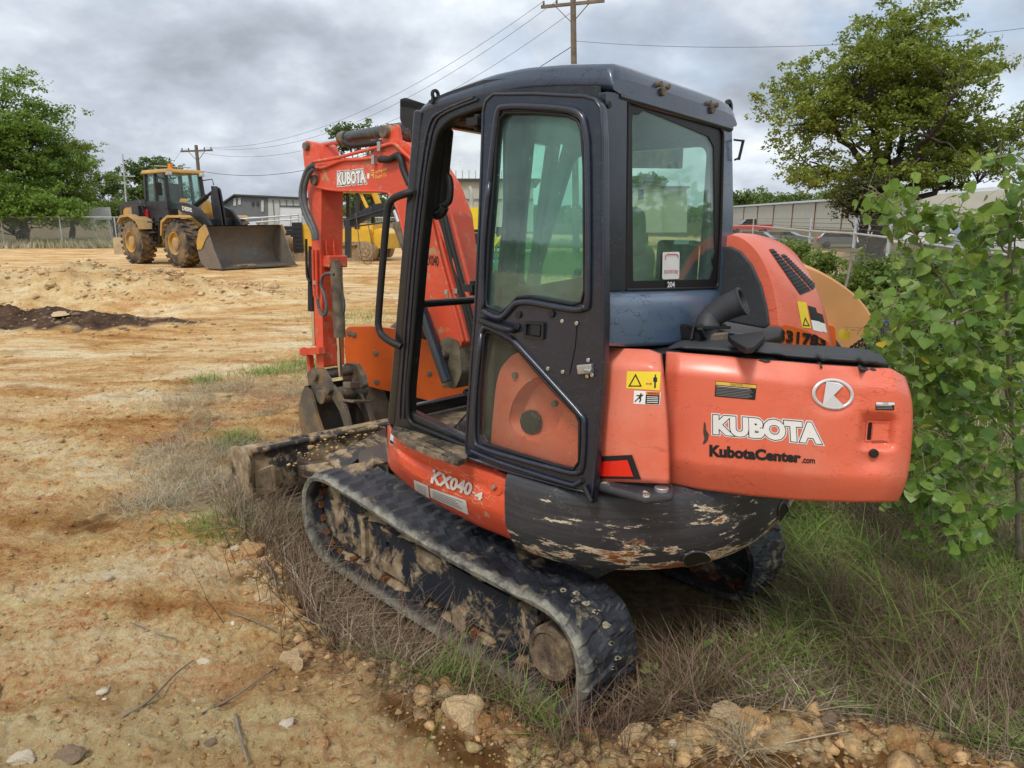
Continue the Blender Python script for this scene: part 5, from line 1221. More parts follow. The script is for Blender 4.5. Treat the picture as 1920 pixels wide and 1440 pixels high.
for k, pts in enumerate(([(588, 308), (576, 318), (568, 340), (564, 365), (568, 390), (576, 412), (586, 432), (590, 450)], [(589, 316), (580, 326), (573, 345), (571, 368), (575, 392), (584, 414), (592, 434), (594, 450)])):
    tp('flexible_hose', pts, BL + .06 - .01 * k, 0.017, 'hose', 10)
# arm: crank-topped stick hanging from the boom tip
AL = BL - 0.01
AW = 0.19
arm = MB(); fr_ = 2.06
arm_px = [(571, 268), (577, 262), (585, 262), (590, 272), (594, 292), (600, 330), (603, 380), (604, 440), (604, 520), (606, 600), (609, 690), (602, 692), (600, 660), (598, 600), (592, 520), (588, 450), (586, 400), (581, 340), (572, 300)]
# side profile on the arm's left plane; rear face carried back to show its width
def armp(u, v): return A(u, v, 1, AL)
top = armp(600, 345); bot = armp(607, 690)
prof_arm = [(armp(571, 300).x + .02, armp(571, 285).z), (armp(573, 268).x, armp(577, 262).z), (armp(590, 268).x, armp(590, 268).z), (armp(598, 300).x - .04, armp(598, 318).z), (armp(601, 366).x - 0.01, armp(601, 366).z), (armp(602, 480).x, armp(602, 480).z), (bot.x, bot.z), (bot.x + 0.10, bot.z - .0), (armp(590, 520).x + .02, armp(590, 520).z), (armp(584, 400).x + .02, armp(584, 400).z)]
arm.plate(rnd(prof_arm, 0.02, 3), ax=1, val=AL, thick=-AW)
armo = up(arm, 'arm', 'arm_orange', 0.008)
z = MB(); c0 = armp(594, 338); z.cyl(c0 + Vector((0, .035, 0)), c0 - Vector((0, AW + .03, 0)), 0.036, 18); up(z, 'boom_tip_pin', 'cast', parent=armo)
z = MB(); c0 = armp(577, 275); z.cyl(c0 + Vector((0, .03, 0)), c0 - Vector((0, AW + .03, 0)), 0.030, 18); up(z, 'arm_pin', 'cast', parent=armo)
for dx in (0, 14):
    z = MB(); z.tube([A(u + dx, v, 0, prof_arm[5][0] - .015) for u, v in ((612, 452), (612, 470), (615, 485), (620, 492))], 0.008, 8, spline=3); up(z, 'weld_rib', 'arm_orange', parent=armo)
RF = prof_arm[5][0]
# thumb cylinder on the arm's rear face
tf = RF - 0.075
z = MB(); z.box(A(628, 490, 0, RF - .03), (0.09, 0.17, 0.09)); up(z, 'thumb_bracket', 'arm_orange', 0.012)
z = MB(); z.tube([A(u, v, 0, tf) for u, v in ((628, 488), (630, 510), (634, 560), (637, 632))], [.03, .045, .045, .045], 16); up(z, 'thumb_cylinder', 'cast')
z = MB(); z.tube([A(u, v, 0, tf) for u, v in ((635, 630), (638, 706))], 0.020, 12); up(z, 'thumb_rod', 'chrome')
tp('thumb_hose', [(640, 545), (645, 570), (643, 590)], AL - .1, 0.012, 'hose')
# bucket cylinder on the far (front) side
ff = RF + 0.30
z = MB(); z.tube([A(u, v, 1, AL - .03) for u, v in ((584, 462), (585, 540), (586, 583))], [.022, .032, .036], 14); up(z, 'bucket_cylinder', 'black')
z = MB(); z.tube([A(u, v, 1, AL - .03) for u, v in ((588, 580), (590, 648))], 0.018, 12); up(z, 'bucket_cylinder_rod', 'chrome')
for k in range(2):
    tp('arm_pipe', [(587 + 6 * k, 468), (588 + 6 * k, 520), (590 + 5 * k, 556)], AL + .02, 0.012, 'arm_orange')
tp('looped_hose', [(595, 560), (598, 578), (604, 590), (611, 588), (612, 570), (607, 550), (602, 536), (605, 518), (616, 512), (626, 515)], AL + .04, 0.011, 'hose')
tp('guard_rod', [(574, 448), (575, 500), (577, 522), (583, 528)], AL + .01, 0.010, 'black')
z = MB(); z.box(A(591, 530, 1, AL + .02), (0.05, 0.02, 0.03)); up(z, 'pipe_clamp', 'zinc')
z = MB(); z.bar(A(568, 659, 1, AL + .03), A(604, 657, 1, AL + .03), .06, .05); z.cyl(A(570, 659, 1, AL + .08), A(570, 659, 1, AL - .2), .035, 14); up(z, 'bucket_link', 'arm_orange', 0.01)
z = MB(); z.bar(A(581, 665, 1, AL), A(584, 700, 1, AL), .04, .05); up(z, 'link_rod', 'arm_orange', 0.01)
# quick coupler and bucket
BKL = -0.06; BKR = -0.56
cup = MB(); cup.plate(rnd(A2([(575, 700), (584, 690), (600, 692), (612, 712), (618, 735), (600, 752), (582, 745)], 1, BKL - .06), 0.02), ax=1, val=BKL - .06, thick=-0.05); cup.plate(rnd(A2([(575, 700), (584, 690), (600, 692), (612, 712), (618, 735), (600, 752), (582, 745)], 1, BKL - .06), 0.02), ax=1, val=BKL - .38, thick=-0.05)
cup.cyl(A(600, 745, 1, BKL - .03), A(600, 745, 1, BKL - .03) + Vector((0, -.42, 0)), 0.055, 16); cup.cyl(A(586, 705, 1, BKL - .03), A(586, 705, 1, BKL - .03) + Vector((0, -.42, 0)), 0.04, 16)
up(cup, 'coupler', 'bucket', 0.008)
side_px = [(571, 724), (581, 733), (588, 752), (593, 775), (604, 807), (612, 818), (598, 825), (578, 826), (565, 810), (560, 780), (561, 758), (566, 738)]
sp_ = [(p[0], p[1]) for p in A2(side_px, 1, BKL)]
bk = MB(); bk.plate(rnd(sp_, 0.015, 2), ax=1, val=BKL, thick=-0.02); bk.plate(rnd(sp_, 0.015, 2), ax=1, val=BKR, thick=0.02)
shell = sp_[4:] + [sp_[0]]
shell = [sp_[5]] + sp_[6:] + [sp_[0]]
inn = [Vector((a, 0, b)) for a, b in shell]
r1 = [Vector((p.x, BKL, p.z)) for p in inn]; r2 = [Vector((p.x, BKR, p.z)) for p in inn]
cxb = sum(p.x for p in inn) / len(inn); czb = sum(p.z for p in inn) / len(inn)
sm = lambda r_, k: [Vector((cxb + (p.x - cxb) * k, p.y, czb + (p.z - czb) * k)) for p in r_]
bk.loft([r1, r2], cap=False, closed=False); bk.loft([sm(r1, .95), sm(r2, .95)], cap=False, closed=False)
bko = up(bk, 'bucket', 'bucket')
for k in range(4):
    y_ = BKL - .04 - k * .14; p = Vector((sp_[5][0], y_, sp_[5][1])); z = MB(); z.bar(p + Vector((.05, 0, -.01)), p + Vector((-.06, 0, 0.0)), .05, .02); up(z, 'bucket_tooth', 'bucket', 0.004, parent=bko)
# thumb: two curved fingers and a cross plate
for L_, px_ in ((BKL - .10, [(612, 715), (622, 722), (634, 738), (645, 760), (652, 785), (656, 806), (653, 815), (647, 812), (644, 795), (636, 770), (624, 750), (610, 738)]), (BKL - .34, [(646, 712), (660, 722), (676, 742), (688, 770), (694, 790), (695, 806), (690, 812), (686, 800), (680, 775), (668, 755), (652, 742), (645, 730)])):
    z = MB(); z.plate(rnd(A2(px_, 1, L_), .012, 2), ax=1, val=L_, thick=-.03); up(z, 'thumb_finger', 'bucket', 0.006)
z = MB()
a_, b_ = A(652, 752, 1, BKL - .12), A(684, 752, 1, BKL - .35)
z.bar(a_, b_, .10, .02, up=(0, 0, 1)); z.bar(A(650, 722, 1, BKL - .12), A(668, 722, 1, BKL - .33), .06, .05); up(z, 'thumb_cross_plate', 'bucket', 0.005)
# boom foot, boom cylinder, swing post, hoses and pipes seen through the doorway
z = MB(); z.plate(rnd(A2([(826, 640), (840, 630), (862, 640), (868, 700), (855, 730), (830, 722), (822, 690)], 1, BL), .03), ax=1, val=BL + .01, thick=-.24); up(z, 'swing_bracket', 'cast', 0.01)
for u, v in ((836, 664), (834, 688)):
    z = MB(); c0 = A(u, v, 1, BL + .01); z.cyl(c0, c0 + Vector((0, .05, 0)), .034, 18); up(z, 'swing_pin', 'cast')
z = MB(); z.tube([A(u, v, 1, BL + .07) for u, v in ((790, 575), (812, 640), (838, 715))], .036, 14); up(z, 'boom_cylinder', 'navy')
z = MB(); z.tube([A(u, v, 1, BL - .11) for u, v in ((742, 395), (757, 440), (776, 500))], .022, 12); up(z, 'boom_cylinder_rod', 'chrome')
z = MB(); z.tube([A(u, v, 1, BL - .11) for u, v in ((748, 420), (800, 560), (832, 650))], .044, 14); up(z, 'boom_cylinder_barrel', 'cast')
for k, (a_, c_) in enumerate((('arm_orange', 0), ('arm_orange', 9), ('black', 20), ('black', 27), ('arm_orange', 40))):
    tp('boom_line', [(806 + c_, 400), (822 + c_ * 1.05, 470), (842 + c_ * 1.05, 545), (858 + c_, 600), (868 + c_, 640)], BL + .02, .012 if a_ == 'arm_orange' else .016, a_)
for u, v in ((838, 548), (856, 546), (880, 538)):
    z = MB(); z.box(A(u, v, 1, BL + .03), (.03, .02, .03)); up(z, 'pipe_clamp', 'zinc', .003)
lettering(bmo, 'KX040', [(797, 478), (822, 480), (823, 500), (798, 496)], 'ink', off=.002, bold=.02)
for b_, m_, o_ in ((.15, 'white', .0012), (.10, 'ink', .002), (.05, 'white', .003)):
    lettering(bmo, 'KUBOTA', [(633, 323), (685, 318), (687, 343), (633, 348)], m_, off=o_, bold=b_, ref=.05)
lettering(bmo, 'Springdale', [(704, 320), (726, 313), (726, 321), (704, 326)], 'yel_print', off=.002, bold=.015)
lettering(bmo, 'Tractor Co.', [(704, 329), (725, 323), (725, 330), (704, 336)], 'yel_print', off=.002, bold=.015)
for k in range(4): sticker(bmo, [(697 + k % 2 * 3, 319 + k * 4.2), (702, 318 + k * 4.2), (702, 320 + k * 4.2), (697 + k % 2 * 3, 321.5 + k * 4.2)], 'yel_print', 'print_mark', off=.002)
sticker(bmo, [(689, 325), (693, 325), (693, 335), (689, 335)], 'white', off=.002)
# lettering on the skirt
lettering(sko, 'KX040', [(812, 879), (889, 906), (884, 930), (809, 905)], 'grey_letter', off=.007, bold=.045, shear=.08)
lettering(sko, '4', [(893, 918), (908, 924), (905, 939), (891, 933)], 'grey_letter', off=.006, bold=.045, shear=.08)
sticker(sko, [(886, 921), (892, 923), (892, 926), (886, 924)], 'grey_letter', 'lettering', off=.002)
s1 = sticker(sko, [(776, 899), (803, 910), (806, 940), (779, 922)], 'white', off=.002); s2 = sticker(sko, [(806, 914), (874, 938), (879, 965), (808, 932)], 'white', off=.002)
for k in range(6):
    sticker(sko, [(812, 920 + k * 2.8), (868 - (k * 13) % 17, 940 - (k * 13) % 17 * .35 + k * 3.4), (868 - (k * 13) % 17, 941.2 - (k * 13) % 17 * .35 + k * 3.4), (812, 921 + k * 2.8)], 'ink2', 'print_line', off=.003)
    sticker(sko, [(782, 907 + k * 3.4), (800, 914 + k * 3.6), (800, 915 + k * 3.6), (782, 908 + k * 3.4)], 'ink2', 'print_line', off=.003)
sticker(sko, [(733, 812), (739, 818), (738, 836), (731, 831)], 'white', off=.002); sticker(sko, [(732.5, 824), (738, 828), (737.6, 834), (732, 830)], 'ink', off=.003)
# ------------------------------------------------------------------ background machines
def part(mb, name, mat, parent, bevel=0.0, **k): return mb.build(name, mat, parent, bevel, **k)
def axis_thing(name, label, cat, loc, fwd, group=None):
    """an Empty whose local x axis is fwd (world xy)"""
    return thing(name, label, cat, loc, math.atan2(fwd[1], fwd[0]), group)
# wheel loader ------------------------------------------------------
pf, pr = W(345, 499, 24.3), W(263, 493, 26.1)
fw = Vector((pf.x - pr.x, pf.y - pr.y, 0)).normalized()
lf = Vector((-fw.y, fw.x, 0))
ctr = (pf + pr) / 2 + lf * 1.05; zl = (pf.z + pr.z) / 2
wlo = axis_thing('wheel_loader', 'yellow and black wheel loader with a wide steel bucket lowered on the bare yard', 'wheel loader', (ctr.x, ctr.y, zl), fw)
def wheel(parent, x, y, r, w, side, rimr, rimmat='deere_yellow'):
    t = MB(); n = 40
    pf_ = [(0, rimr), (0.02, r * .80), (w * .10, r * .95), (w * .22, r), (w * .78, r), (w * .90, r * .95), (w - .02, r * .80), (w, rimr), (w * .5, rimr * .9), (0, rimr)]
    t.lathe((x, y - w / 2, r), (x, y + w / 2, r), pf_, n, smooth=True)
    for k in range(22):
        for s in (-1, 1):
            a = 2 * math.pi * (k + (0.5 if s > 0 else 0)) / 22
            c = Vector((x + (r + .012) * math.cos(a), y + s * w * .23, r + (r + .012) * math.sin(a)))
            t.box(c, (0.05, w * .50, r * .15), Matrix.Rotation(-a, 3, 'Y') @ Matrix.Rotation(s * .28, 3, 'X'))
    o = part(t, 'tyre', 'tyre', parent)
    h = MB(); yo = y + side * w * .5
    h.lathe((x, yo - side * .0, r), (x, yo - side * .30, r), [(-.01, rimr), (.0, rimr * .92), (.10, rimr * .86), (.12, rimr * .55), (.02, rimr * .5), (.0, rimr * .3), (0, 1e-4)], 28)
    part(h, 'rim', rimmat, o)
    return o
for x, y, s in ((-1.5, -1.02, -1), (1.5, -1.02, -1), (-1.5, 1.02, 1), (1.5, 1.02, 1)): wheel(wlo, x, y, 0.76, 0.56, s, 0.38)
b = MB(); b.box((-1.5, 0, 0.95), (2.6, 1.0, 0.6)); b.box((1.1, 0, 0.95), (1.9, 0.9, 0.6)); b.cyl((-1.5, -1.1, .76), (-1.5, 1.1, .76), .22, 16); b.cyl((1.5, -1.1, .76), (1.5, 1.1, .76), .22, 16); part(b, 'chassis', 'deere_yellow', wlo, .04)
b = MB(); b.plate(rnd([(-3.25, 1.05), (-3.15, 2.0), (-2.9, 2.12), (-1.25, 2.2), (-1.25, 1.2), (-2.0, 1.0)], .12), ax=1, val=-0.72, thick=1.44); part(b, 'engine_cover', 'deere_yellow', wlo, .05)
b = MB(); b.plate(rnd([(-3.28, 1.3), (-3.2, 2.02), (-2.9, 2.16), (-1.25, 2.24), (-1.25, 2.08), (-2.85, 1.98), (-3.02, 1.9), (-3.1, 1.3)], .05), ax=1, val=-0.75, thick=1.5); part(b, 'engine_cover_top', 'loader_black', wlo, .04)
b = MB()
for s in (-1, 1): b.plate(rnd([(-2.35, 1.45), (-2.1, 1.68), (-1.5, 1.72), (-0.95, 1.55), (-0.7, 1.2), (-.76, 1.2), (-1.0, 1.48), (-1.5, 1.64), (-2.1, 1.60), (-2.3, 1.42)], .03), ax=1, val=s * 1.3 if s < 0 else .75, thick=.55)
part(b, 'rear_fender', 'deere_yellow', wlo, .02)
b = MB()
for s in (-1, 1): b.plate(rnd([(.62, 1.0), (.75, 1.5), (1.2, 1.68), (1.75, 1.68), (1.95, 1.6), (1.75, 1.6), (1.2, 1.6), (.82, 1.42), (.70, 1.0)], .03), ax=1, val=s * 1.3 if s < 0 else .8, thick=.5)
part(b, 'front_fender', 'deere_yellow', wlo, .02)
# cab
cb = MB(); cb.box((-0.55, 0, 1.62), (1.55, 1.44, .62)); part(cb, 'cab_base', 'loader_black', wlo, .04)
cb = MB()
for x in (-1.28, 0.18):
    for y in (-.68, .68): cb.bar((x, y, 1.9), (x * .97 + (-.06 if x > 0 else 0), y * .93, 3.12), .12, .12)
cb.bar((-.55, -.69, 1.9), (-.56, -.64, 3.1), .10, .10); cb.bar((-.55, .69, 1.9), (-.56, .64, 3.1), .10, .10)
cb.box((-.55, -.70, 2.02), (1.5, .05, .3)); part(cb, 'cab_frame', 'loader_black', wlo, .015)
cb = MB(); cb.box((-.55, 0, 3.17), (1.75, 1.5, .14), taper=.93); part(cb, 'cab_roof', 'deere_yellow', wlo, .05)
for nm, pts in (('window', [(-1.24, -.67, 2.15), (-.60, -.67, 2.15), (-.61, -.63, 3.08), (-1.20, -.63, 3.08)]), ('window', [(-.50, -.67, 1.75), (.14, -.67, 1.75), (.10, -.63, 3.08), (-.51, -.63, 3.08)]), ('windscreen', [(.20, -.64, 1.7), (.20, .64, 1.7), (.13, .6, 3.08), (.13, -.6, 3.08)]), ('rear_window', [(-1.32, -.64, 2.1), (-1.32, .64, 2.1), (-1.25, .6, 3.08), (-1.25, -.6, 3.08)]), ('window', [(-1.24, .67, 2.0), (.14, .67, 2.0), (.10, .63, 3.08), (-1.20, .63, 3.08)])):
    g = MB(); g.add([Vector(p) for p in pts], [(0, 1, 2, 3)]); part(g, nm, 'glass', wlo, fixn=False)
g = MB(); g.box((-.6, .1, 2.0), (.5, .5, .3)); g.box((-.85, .1, 2.4), (.14, .48, .8)); part(g, 'seat', 'interior', wlo, .04)
g = MB(); g.cyl((-.3, -.2, 3.24), (-.3, -.2, 3.30), .10, 12); g.cyl((-.3, -.2, 3.30), (-.3, -.2, 3.44), .07, 12); part(g, 'beacon', 'amber', wlo)
g = MB(); g.tube([(-.5, -.65, 3.36), (-.45, .65, 3.36)], .02, 6); g.bar((-.5, -.1, 3.2), (-.5, -.1, 3.36), .03, .03); part(g, 'roof_antenna', 'galv', wlo)
for y in (-.6, .6):
    g = MB(); g.box((.28, y, 3.08), (.14, .18, .12)); part(g, 'work_light', 'lamp', wlo, .02)
g = MB(); g.tube([(.15, -.7, 2.9), (.3, -1.0, 2.95), (.32, -1.02, 2.75)], .02, 6); g.box((.33, -1.03, 2.55), (.06, .22, .42)); part(g, 'mirror', 'black', wlo, .02)
g = MB(); g.tube([(.15, .7, 2.9), (.3, 1.0, 2.95), (.32, 1.02, 2.75)], .02, 6); g.box((.33, 1.03, 2.5), (.06, .22, .42)); part(g, 'mirror', 'black', wlo, .02)
g = MB()
for k in range(3): g.box((-.35, -.95, 0.75 + k * .35), (.45, .3, .05))
g.bar((-.58, -.95, .7), (-.58, -.85, 1.6), .04, .1); g.bar((-.12, -.95, .7), (-.12, -.85, 1.6), .04, .1); part(g, 'access_steps', 'loader_black', wlo, .01)
g = MB(); g.tube([(-1.0, -.95, 1.75), (-1.05, -1.0, 2.1), (-1.35, -1.0, 2.3)], .03, 6, spline=3); g.box((-1.5, -.9, 1.85), (.5, .25, .35)); part(g, 'side_tank', 'loader_black', wlo, .03)
g = MB(); g.box((-1.35, -.76, 1.75), (.5, .08, .3)); part(g, 'hose_panel', 'car_red', wlo, .02)
# mast and lift arms
g = MB()
for y in (-.42, .42): g.plate(rnd([(.35, 1.2), (.42, 1.9), (.62, 2.25), (.92, 2.22), (1.15, 1.6), (1.2, 1.2)], .08), ax=1, val=y - .04, thick=.08)
g.box((.7, 0, 1.5), (.5, .8, .5)); part(g, 'loader_mast', 'deere_yellow', wlo, .02)
for y in (-.62, .52):
    g = MB(); g.plate(rnd([(.62, 1.92), (.75, 2.12), (1.2, 2.08), (2.0, 1.88), (2.55, 1.45), (2.95, .75), (3.12, .42), (2.95, .28), (2.75, .36), (2.45, .95), (2.1, 1.38), (1.6, 1.62), (.9, 1.78)], .10), ax=1, val=y, thick=.10); la = part(g, 'lift_arm', 'loader_black', wlo, .02)
    if y < 0:
        vs, fs = text_mesh('DEERE', .03); w_ = max(a for a, _ in vs); h_ = max(c for _, c in vs)
        z = MB(); z.add([Vector((.98 + a / w_ * .62, y - .004, 1.86 + c / h_ * .13 - a / w_ * .08)) for a, c in vs], fs); part(z, 'lettering', 'white', la, fixn=False)
g = MB(); g.box((2.05, 0, 1.45), (.2, 1.05, .25)); part(g, 'arm_crossmember', 'loader_black', wlo, .03)
g = MB()
for y in (-.09, .04): g.plate(rnd([(1.95, 1.55), (1.9, 2.3), (2.1, 2.62), (2.28, 2.55), (2.38, 2.0), (2.45, 1.3), (2.6, .9), (2.4, .85)], .1), ax=1, val=y, thick=.05)
part(g, 'bucket_lever', 'loader_black', wlo, .02)
g = MB(); g.tube([(.6, 0, 1.95), (1.5, 0, 2.3)], .09, 12); g.tube([(1.5, 0, 2.3), (2.08, 0, 2.52)], .05, 10); part(g, 'tilt_cylinder', 'loader_black', wlo)
g = MB(); g.tube([(2.45, 0, 1.1), (3.05, 0, .75)], .06, 10); part(g, 'bucket_link', 'loader_black', wlo)
for y in (-.42, .42): g = MB(); g.tube([(.7, y, .95), (1.5, y, 1.2), (2.1, y, 1.35)], .07, 10); part(g, 'lift_cylinder', 'loader_black', wlo)
# bucket: curved shell open to the front
bs_ = [(4.32, .02), (3.75, .03), (3.38, .08), (3.16, .28), (3.08, .60), (3.14, .95), (3.32, 1.22), (3.52, 1.34), (3.66, 1.36)]
bs_ = [(p.x, p.y) for p in catmull([Vector((a, c, 0)) for a, c in bs_], 3)]
cxb_, czb_ = 3.75, .62
g = MB()
ou = [[Vector((a, y, c)) for a, c in bs_] for y in (-1.38, 1.38)]
inr = [[Vector((cxb_ + (a - cxb_) * .965, y, max(.05, czb_ + (c - czb_) * .965))) for a, c in bs_] for y in (-1.38, 1.38)]
g.loft(ou, cap=False, closed=False); g.loft(inr, cap=False, closed=False)
bko2 = part(g, 'bucket', 'loader_bucket', wlo)
for s in (-1, 1):
    g = MB(); sp2 = bs_ + [(4.02, .55), (4.28, .12)]
    g.plate(sp2, ax=1, val=s * 1.38 - .02, thick=.04); part(g, 'bucket_side', 'loader_bucket', bko2)
    g = MB(); g.plate(rnd([(3.10, .82), (3.30, 1.22), (3.66, 1.40), (3.86, 1.10), (3.62, .92), (3.35, .62), (3.1, .6)], .04), ax=1, val=s * 1.42 - .01, thick=.02); part(g, 'bucket_corner', 'deere_yellow', bko2)
g = MB(); g.box((4.26, 0, .035), (.26, 2.8, .035)); part(g, 'cutting_edge', 'chrome' if False else 'steel', bko2, .005)
g = MB(); rg = np.random.default_rng(4)
for k in range(40): r_ = rg.uniform(.02, .06); g.box((rg.uniform(3.7, 4.1), rg.uniform(-.7, .0), .07 + r_ * .3), (r_ * 2, r_ * 2, r_), Matrix.Rotation(rg.uniform(0, 3), 3, 'Z'))
tag(part(g, 'dirt', 'mud', bko2), kind='stuff')
# yellow dozer -------------------------------------------------------
dz = axis_thing('bulldozer', 'small yellow crawler dozer with a canopy parked behind the black trailer hitch', 'bulldozer', W(672, 489, 29), (1, -.25))
S_ = 0.85
g = MB(); g.plate(rnd([(-1.15, .05), (-1.35, .35), (-1.1, .75), (.9, .80), (1.2, .5), (1.05, .1), (.8, 0), (-.95, 0)], .15), [rnd([(-1.0, .15), (-1.15, .35), (-1.0, .62), (.85, .66), (1.0, .45), (.85, .14)], .12)], ax=1, val=-.95, thick=.4); part(g, 'crawler_track', 'mud', dz, .02)
g = MB(); g.plate(rnd([(-1.0, .15), (-1.0, .62), (.85, .66), (.85, .14)], .05), ax=1, val=-.85, thick=.2); part(g, 'track_frame', 'mud', dz)
g = MB(); g.cyl((.78, -1.0, .42), (.78, -.8, .42), .36, 20); g.cyl((.78, -1.03, .42), (.78, -.98, .42), .2, 16); part(g, 'sprocket', 'mud', dz)
g = MB(); g.plate(rnd([(-1.15, .05), (-1.35, .35), (-1.1, .75), (.9, .80), (1.2, .5), (1.05, .1)], .15), ax=1, val=.6, thick=.4); part(g, 'crawler_track', 'mud', dz, .02)
g = MB(); g.box((-.1, 0, 1.0), (2.1, 1.7, .5)); g.box((.55, 0, 1.3), (.9, 1.3, .35)); g.plate(rnd([(.95, .55), (1.5, .5), (1.55, 1.1), (1.2, 1.3), (.9, 1.2)], .06), ax=1, val=-.6, thick=1.2); part(g, 'body', 'yellow', dz, .04)
g = MB()
for x in (-.75, .35):
    for y in (-.75, .75): g.bar((x, y, 1.2), (x + .1, y * .9, 2.65), .14, .12)
part(g, 'canopy_post', 'loader_black', dz, .02)
g = MB(); g.box((-.15, 0, 2.72), (1.7, 1.7, .16), Matrix.Rotation(.04, 3, 'Y')); g.bar((.5, -.7, 2.75), (.9, -.7, 1.9), .1, .12); g.bar((.62, .1, 2.95), (.95, .1, 2.2), .2, .2); part(g, 'canopy', 'yellow', dz, .03)
g = MB(); g.box((-.2, 0, 1.5), (.5, .5, .3)); g.box((-.05, 0, 1.85), (.12, .5, .5)); part(g, 'seat', 'interior', dz, .04)
# black gooseneck trailer hitch ---------------------------------------
gh_ = thing('gooseneck_trailer', 'black steel gooseneck trailer hitch on a jack leg with a hanging chain', 'trailer', W(652, 483, 25.5))
o_ = gh_.location
def WL(u, v, y): return W(u, v, y) - o_
g = MB(); g.bar(WL(655, 418, 25.5), WL(700, 395, 25.5), .12, .36); g.bar(WL(700, 395, 25.5), WL(790, 380, 26.0), .12, .42); g.bar(WL(655, 412, 25.4), WL(788, 372, 25.9), .30, .05); g.bar(WL(655, 426, 25.4), WL(788, 408, 25.9), .30, .05); part(g, 'gooseneck', 'loader_black', gh_, .01)
g = MB(); g.bar(WL(653, 412, 25.5), WL(653, 483, 25.5), .20, .20); part(g, 'jack_leg', 'loader_black', gh_, .01)
g = MB(); cpts = [WL(667, 400, 25.3), WL(669, 418, 25.3), WL(672, 440, 25.3), WL(676, 475, 25.3), WL(682, 492, 25.3), WL(692, 495, 25.3), WL(699, 485, 25.3), WL(699, 460, 25.3), WL(692, 430, 25.3), WL(689, 412, 25.3)]
g.tube(cpts, .016, 5, spline=3); part(g, 'safety_chain', 'cast', gh_)
# partly hidden yellow machine left of the arm --------------------------
ym = thing('compact_loader', 'yellow compact loader with a black slotted grille behind the wheel loader bucket', 'compact loader', W(562, 492, 28))
o_ = ym.location
g = MB(); g.plate(rnd([(WL(553, 478, 28).x, .25), (WL(556, 430, 28).x, 1.45), (WL(592, 428, 28).x, 1.5), (WL(596, 478, 28).x, .25)], .05), ax=1, val=0, thick=1.6); part(g, 'body', 'yellow', ym, .04)
g = MB(); g.box((WL(560, 455, 28).x, -.06, .95), (.38, .12, 1.15)); go_ = part(g, 'front_panel', 'loader_black', ym, .02)
for k in range(6): g = MB(); g.box((WL(560, 455, 28).x, -.13, .55 + k * .15), (.3, .02, .05)); part(g, 'grille_slat', 'interior', go_)
g = MB(); g.plate(rnd([(-.6, 0), (-.75, .25), (-.6, .42), (.7, .42), (.85, .25), (.7, 0)], .1), ax=1, val=-.1, thick=.35); part(g, 'crawler_track', 'mud', ym)
g = MB(); a_ = WL(545, 480, 28); g.loft([[a_ + Vector((x, y, z)) for x, z in ((-.25, -.2), (-.1, .0), (-.12, .45), (-.25, .75), (-.15, .78), (.02, .45), (.05, 0), (-.15, -.2))] for y in (-1.0, .6)]); part(g, 'blade', 'mud', ym)
# yellow engine unit with exhaust stack, and green machine, seen through the cab doorway
gn = thing('generator', 'bright yellow engine enclosure with louvred side and a bent exhaust stack', 'generator', W(872, 470, 19))
o_ = gn.location
g = MB(); g.plate(rnd([(WL(849, 460, 19).x, .1), (WL(850, 402, 19).x, WL(850, 402, 19).z), (WL(862, 390, 19).x, WL(862, 390, 19).z), (WL(915, 388, 19).x, WL(915, 388, 19).z), (WL(915, 460, 19).x, .1)], .05), ax=1, val=0, thick=1.4); go_ = part(g, 'enclosure', 'gen_yellow', gn, .03)
for k in range(12): g = MB(); g.box((WL(872, 420, 19).x, -.015, WL(872, 404 + k * 3.8, 19).z), (.26, .03, .028)); part(g, 'louvre', 'trim', go_)
g = MB(); g.tube([WL(884, 390, 19.3), WL(884, 365, 19.3), WL(882, 356, 19.3), WL(878, 351, 19.3)], .06, 12, spline=4); part(g, 'exhaust_stack', 'galv', gn)
g = MB(); g.plate([(WL(838, 470, 19).x, .05), (WL(838, 412, 19).x, WL(838, 412, 19).z), (WL(851, 408, 19).x, WL(851, 408, 19).z), (WL(851, 470, 19).x, .05)], ax=1, val=.1, thick=1.2); part(g, 'end_cabinet', 'loader_black', gn, .02)
gm = thing('trencher', 'teal green tubular machine with a small black engine', 'trencher', W(885, 500, 14))
o_ = gm.location
g = MB()
for v in (462, 472, 482): g.tube([WL(868, v, 14), WL(1010, v + 3, 14.5)], .025, 6)
for u in (868, 880, 895, 930, 960, 1005): g.tube([WL(u, 458, 14), WL(u, 498, 14)], .025, 6)
g.box(WL(900, 494, 14.4), (1.0, .9, .08)); part(g, 'tube_frame', 'green_paint', gm)
g = MB(); g.box(WL(882, 448, 14.2), (.3, .35, .22)); g.cyl(WL(888, 436, 14.2), WL(888, 430, 14.2), .1, 12); g.box(WL(950, 440, 14.3), (.4, .4, .3)); part(g, 'engine', 'interior', gm, .03)
g = MB(); g.box(WL(940, 450, 14.1), (.35, .1, .12)); g.tube([WL(920, 470, 14), WL(950, 430, 14), WL(956, 418, 14)], .03, 6); part(g, 'boom_bar', 'gen_yellow', gm, .01)

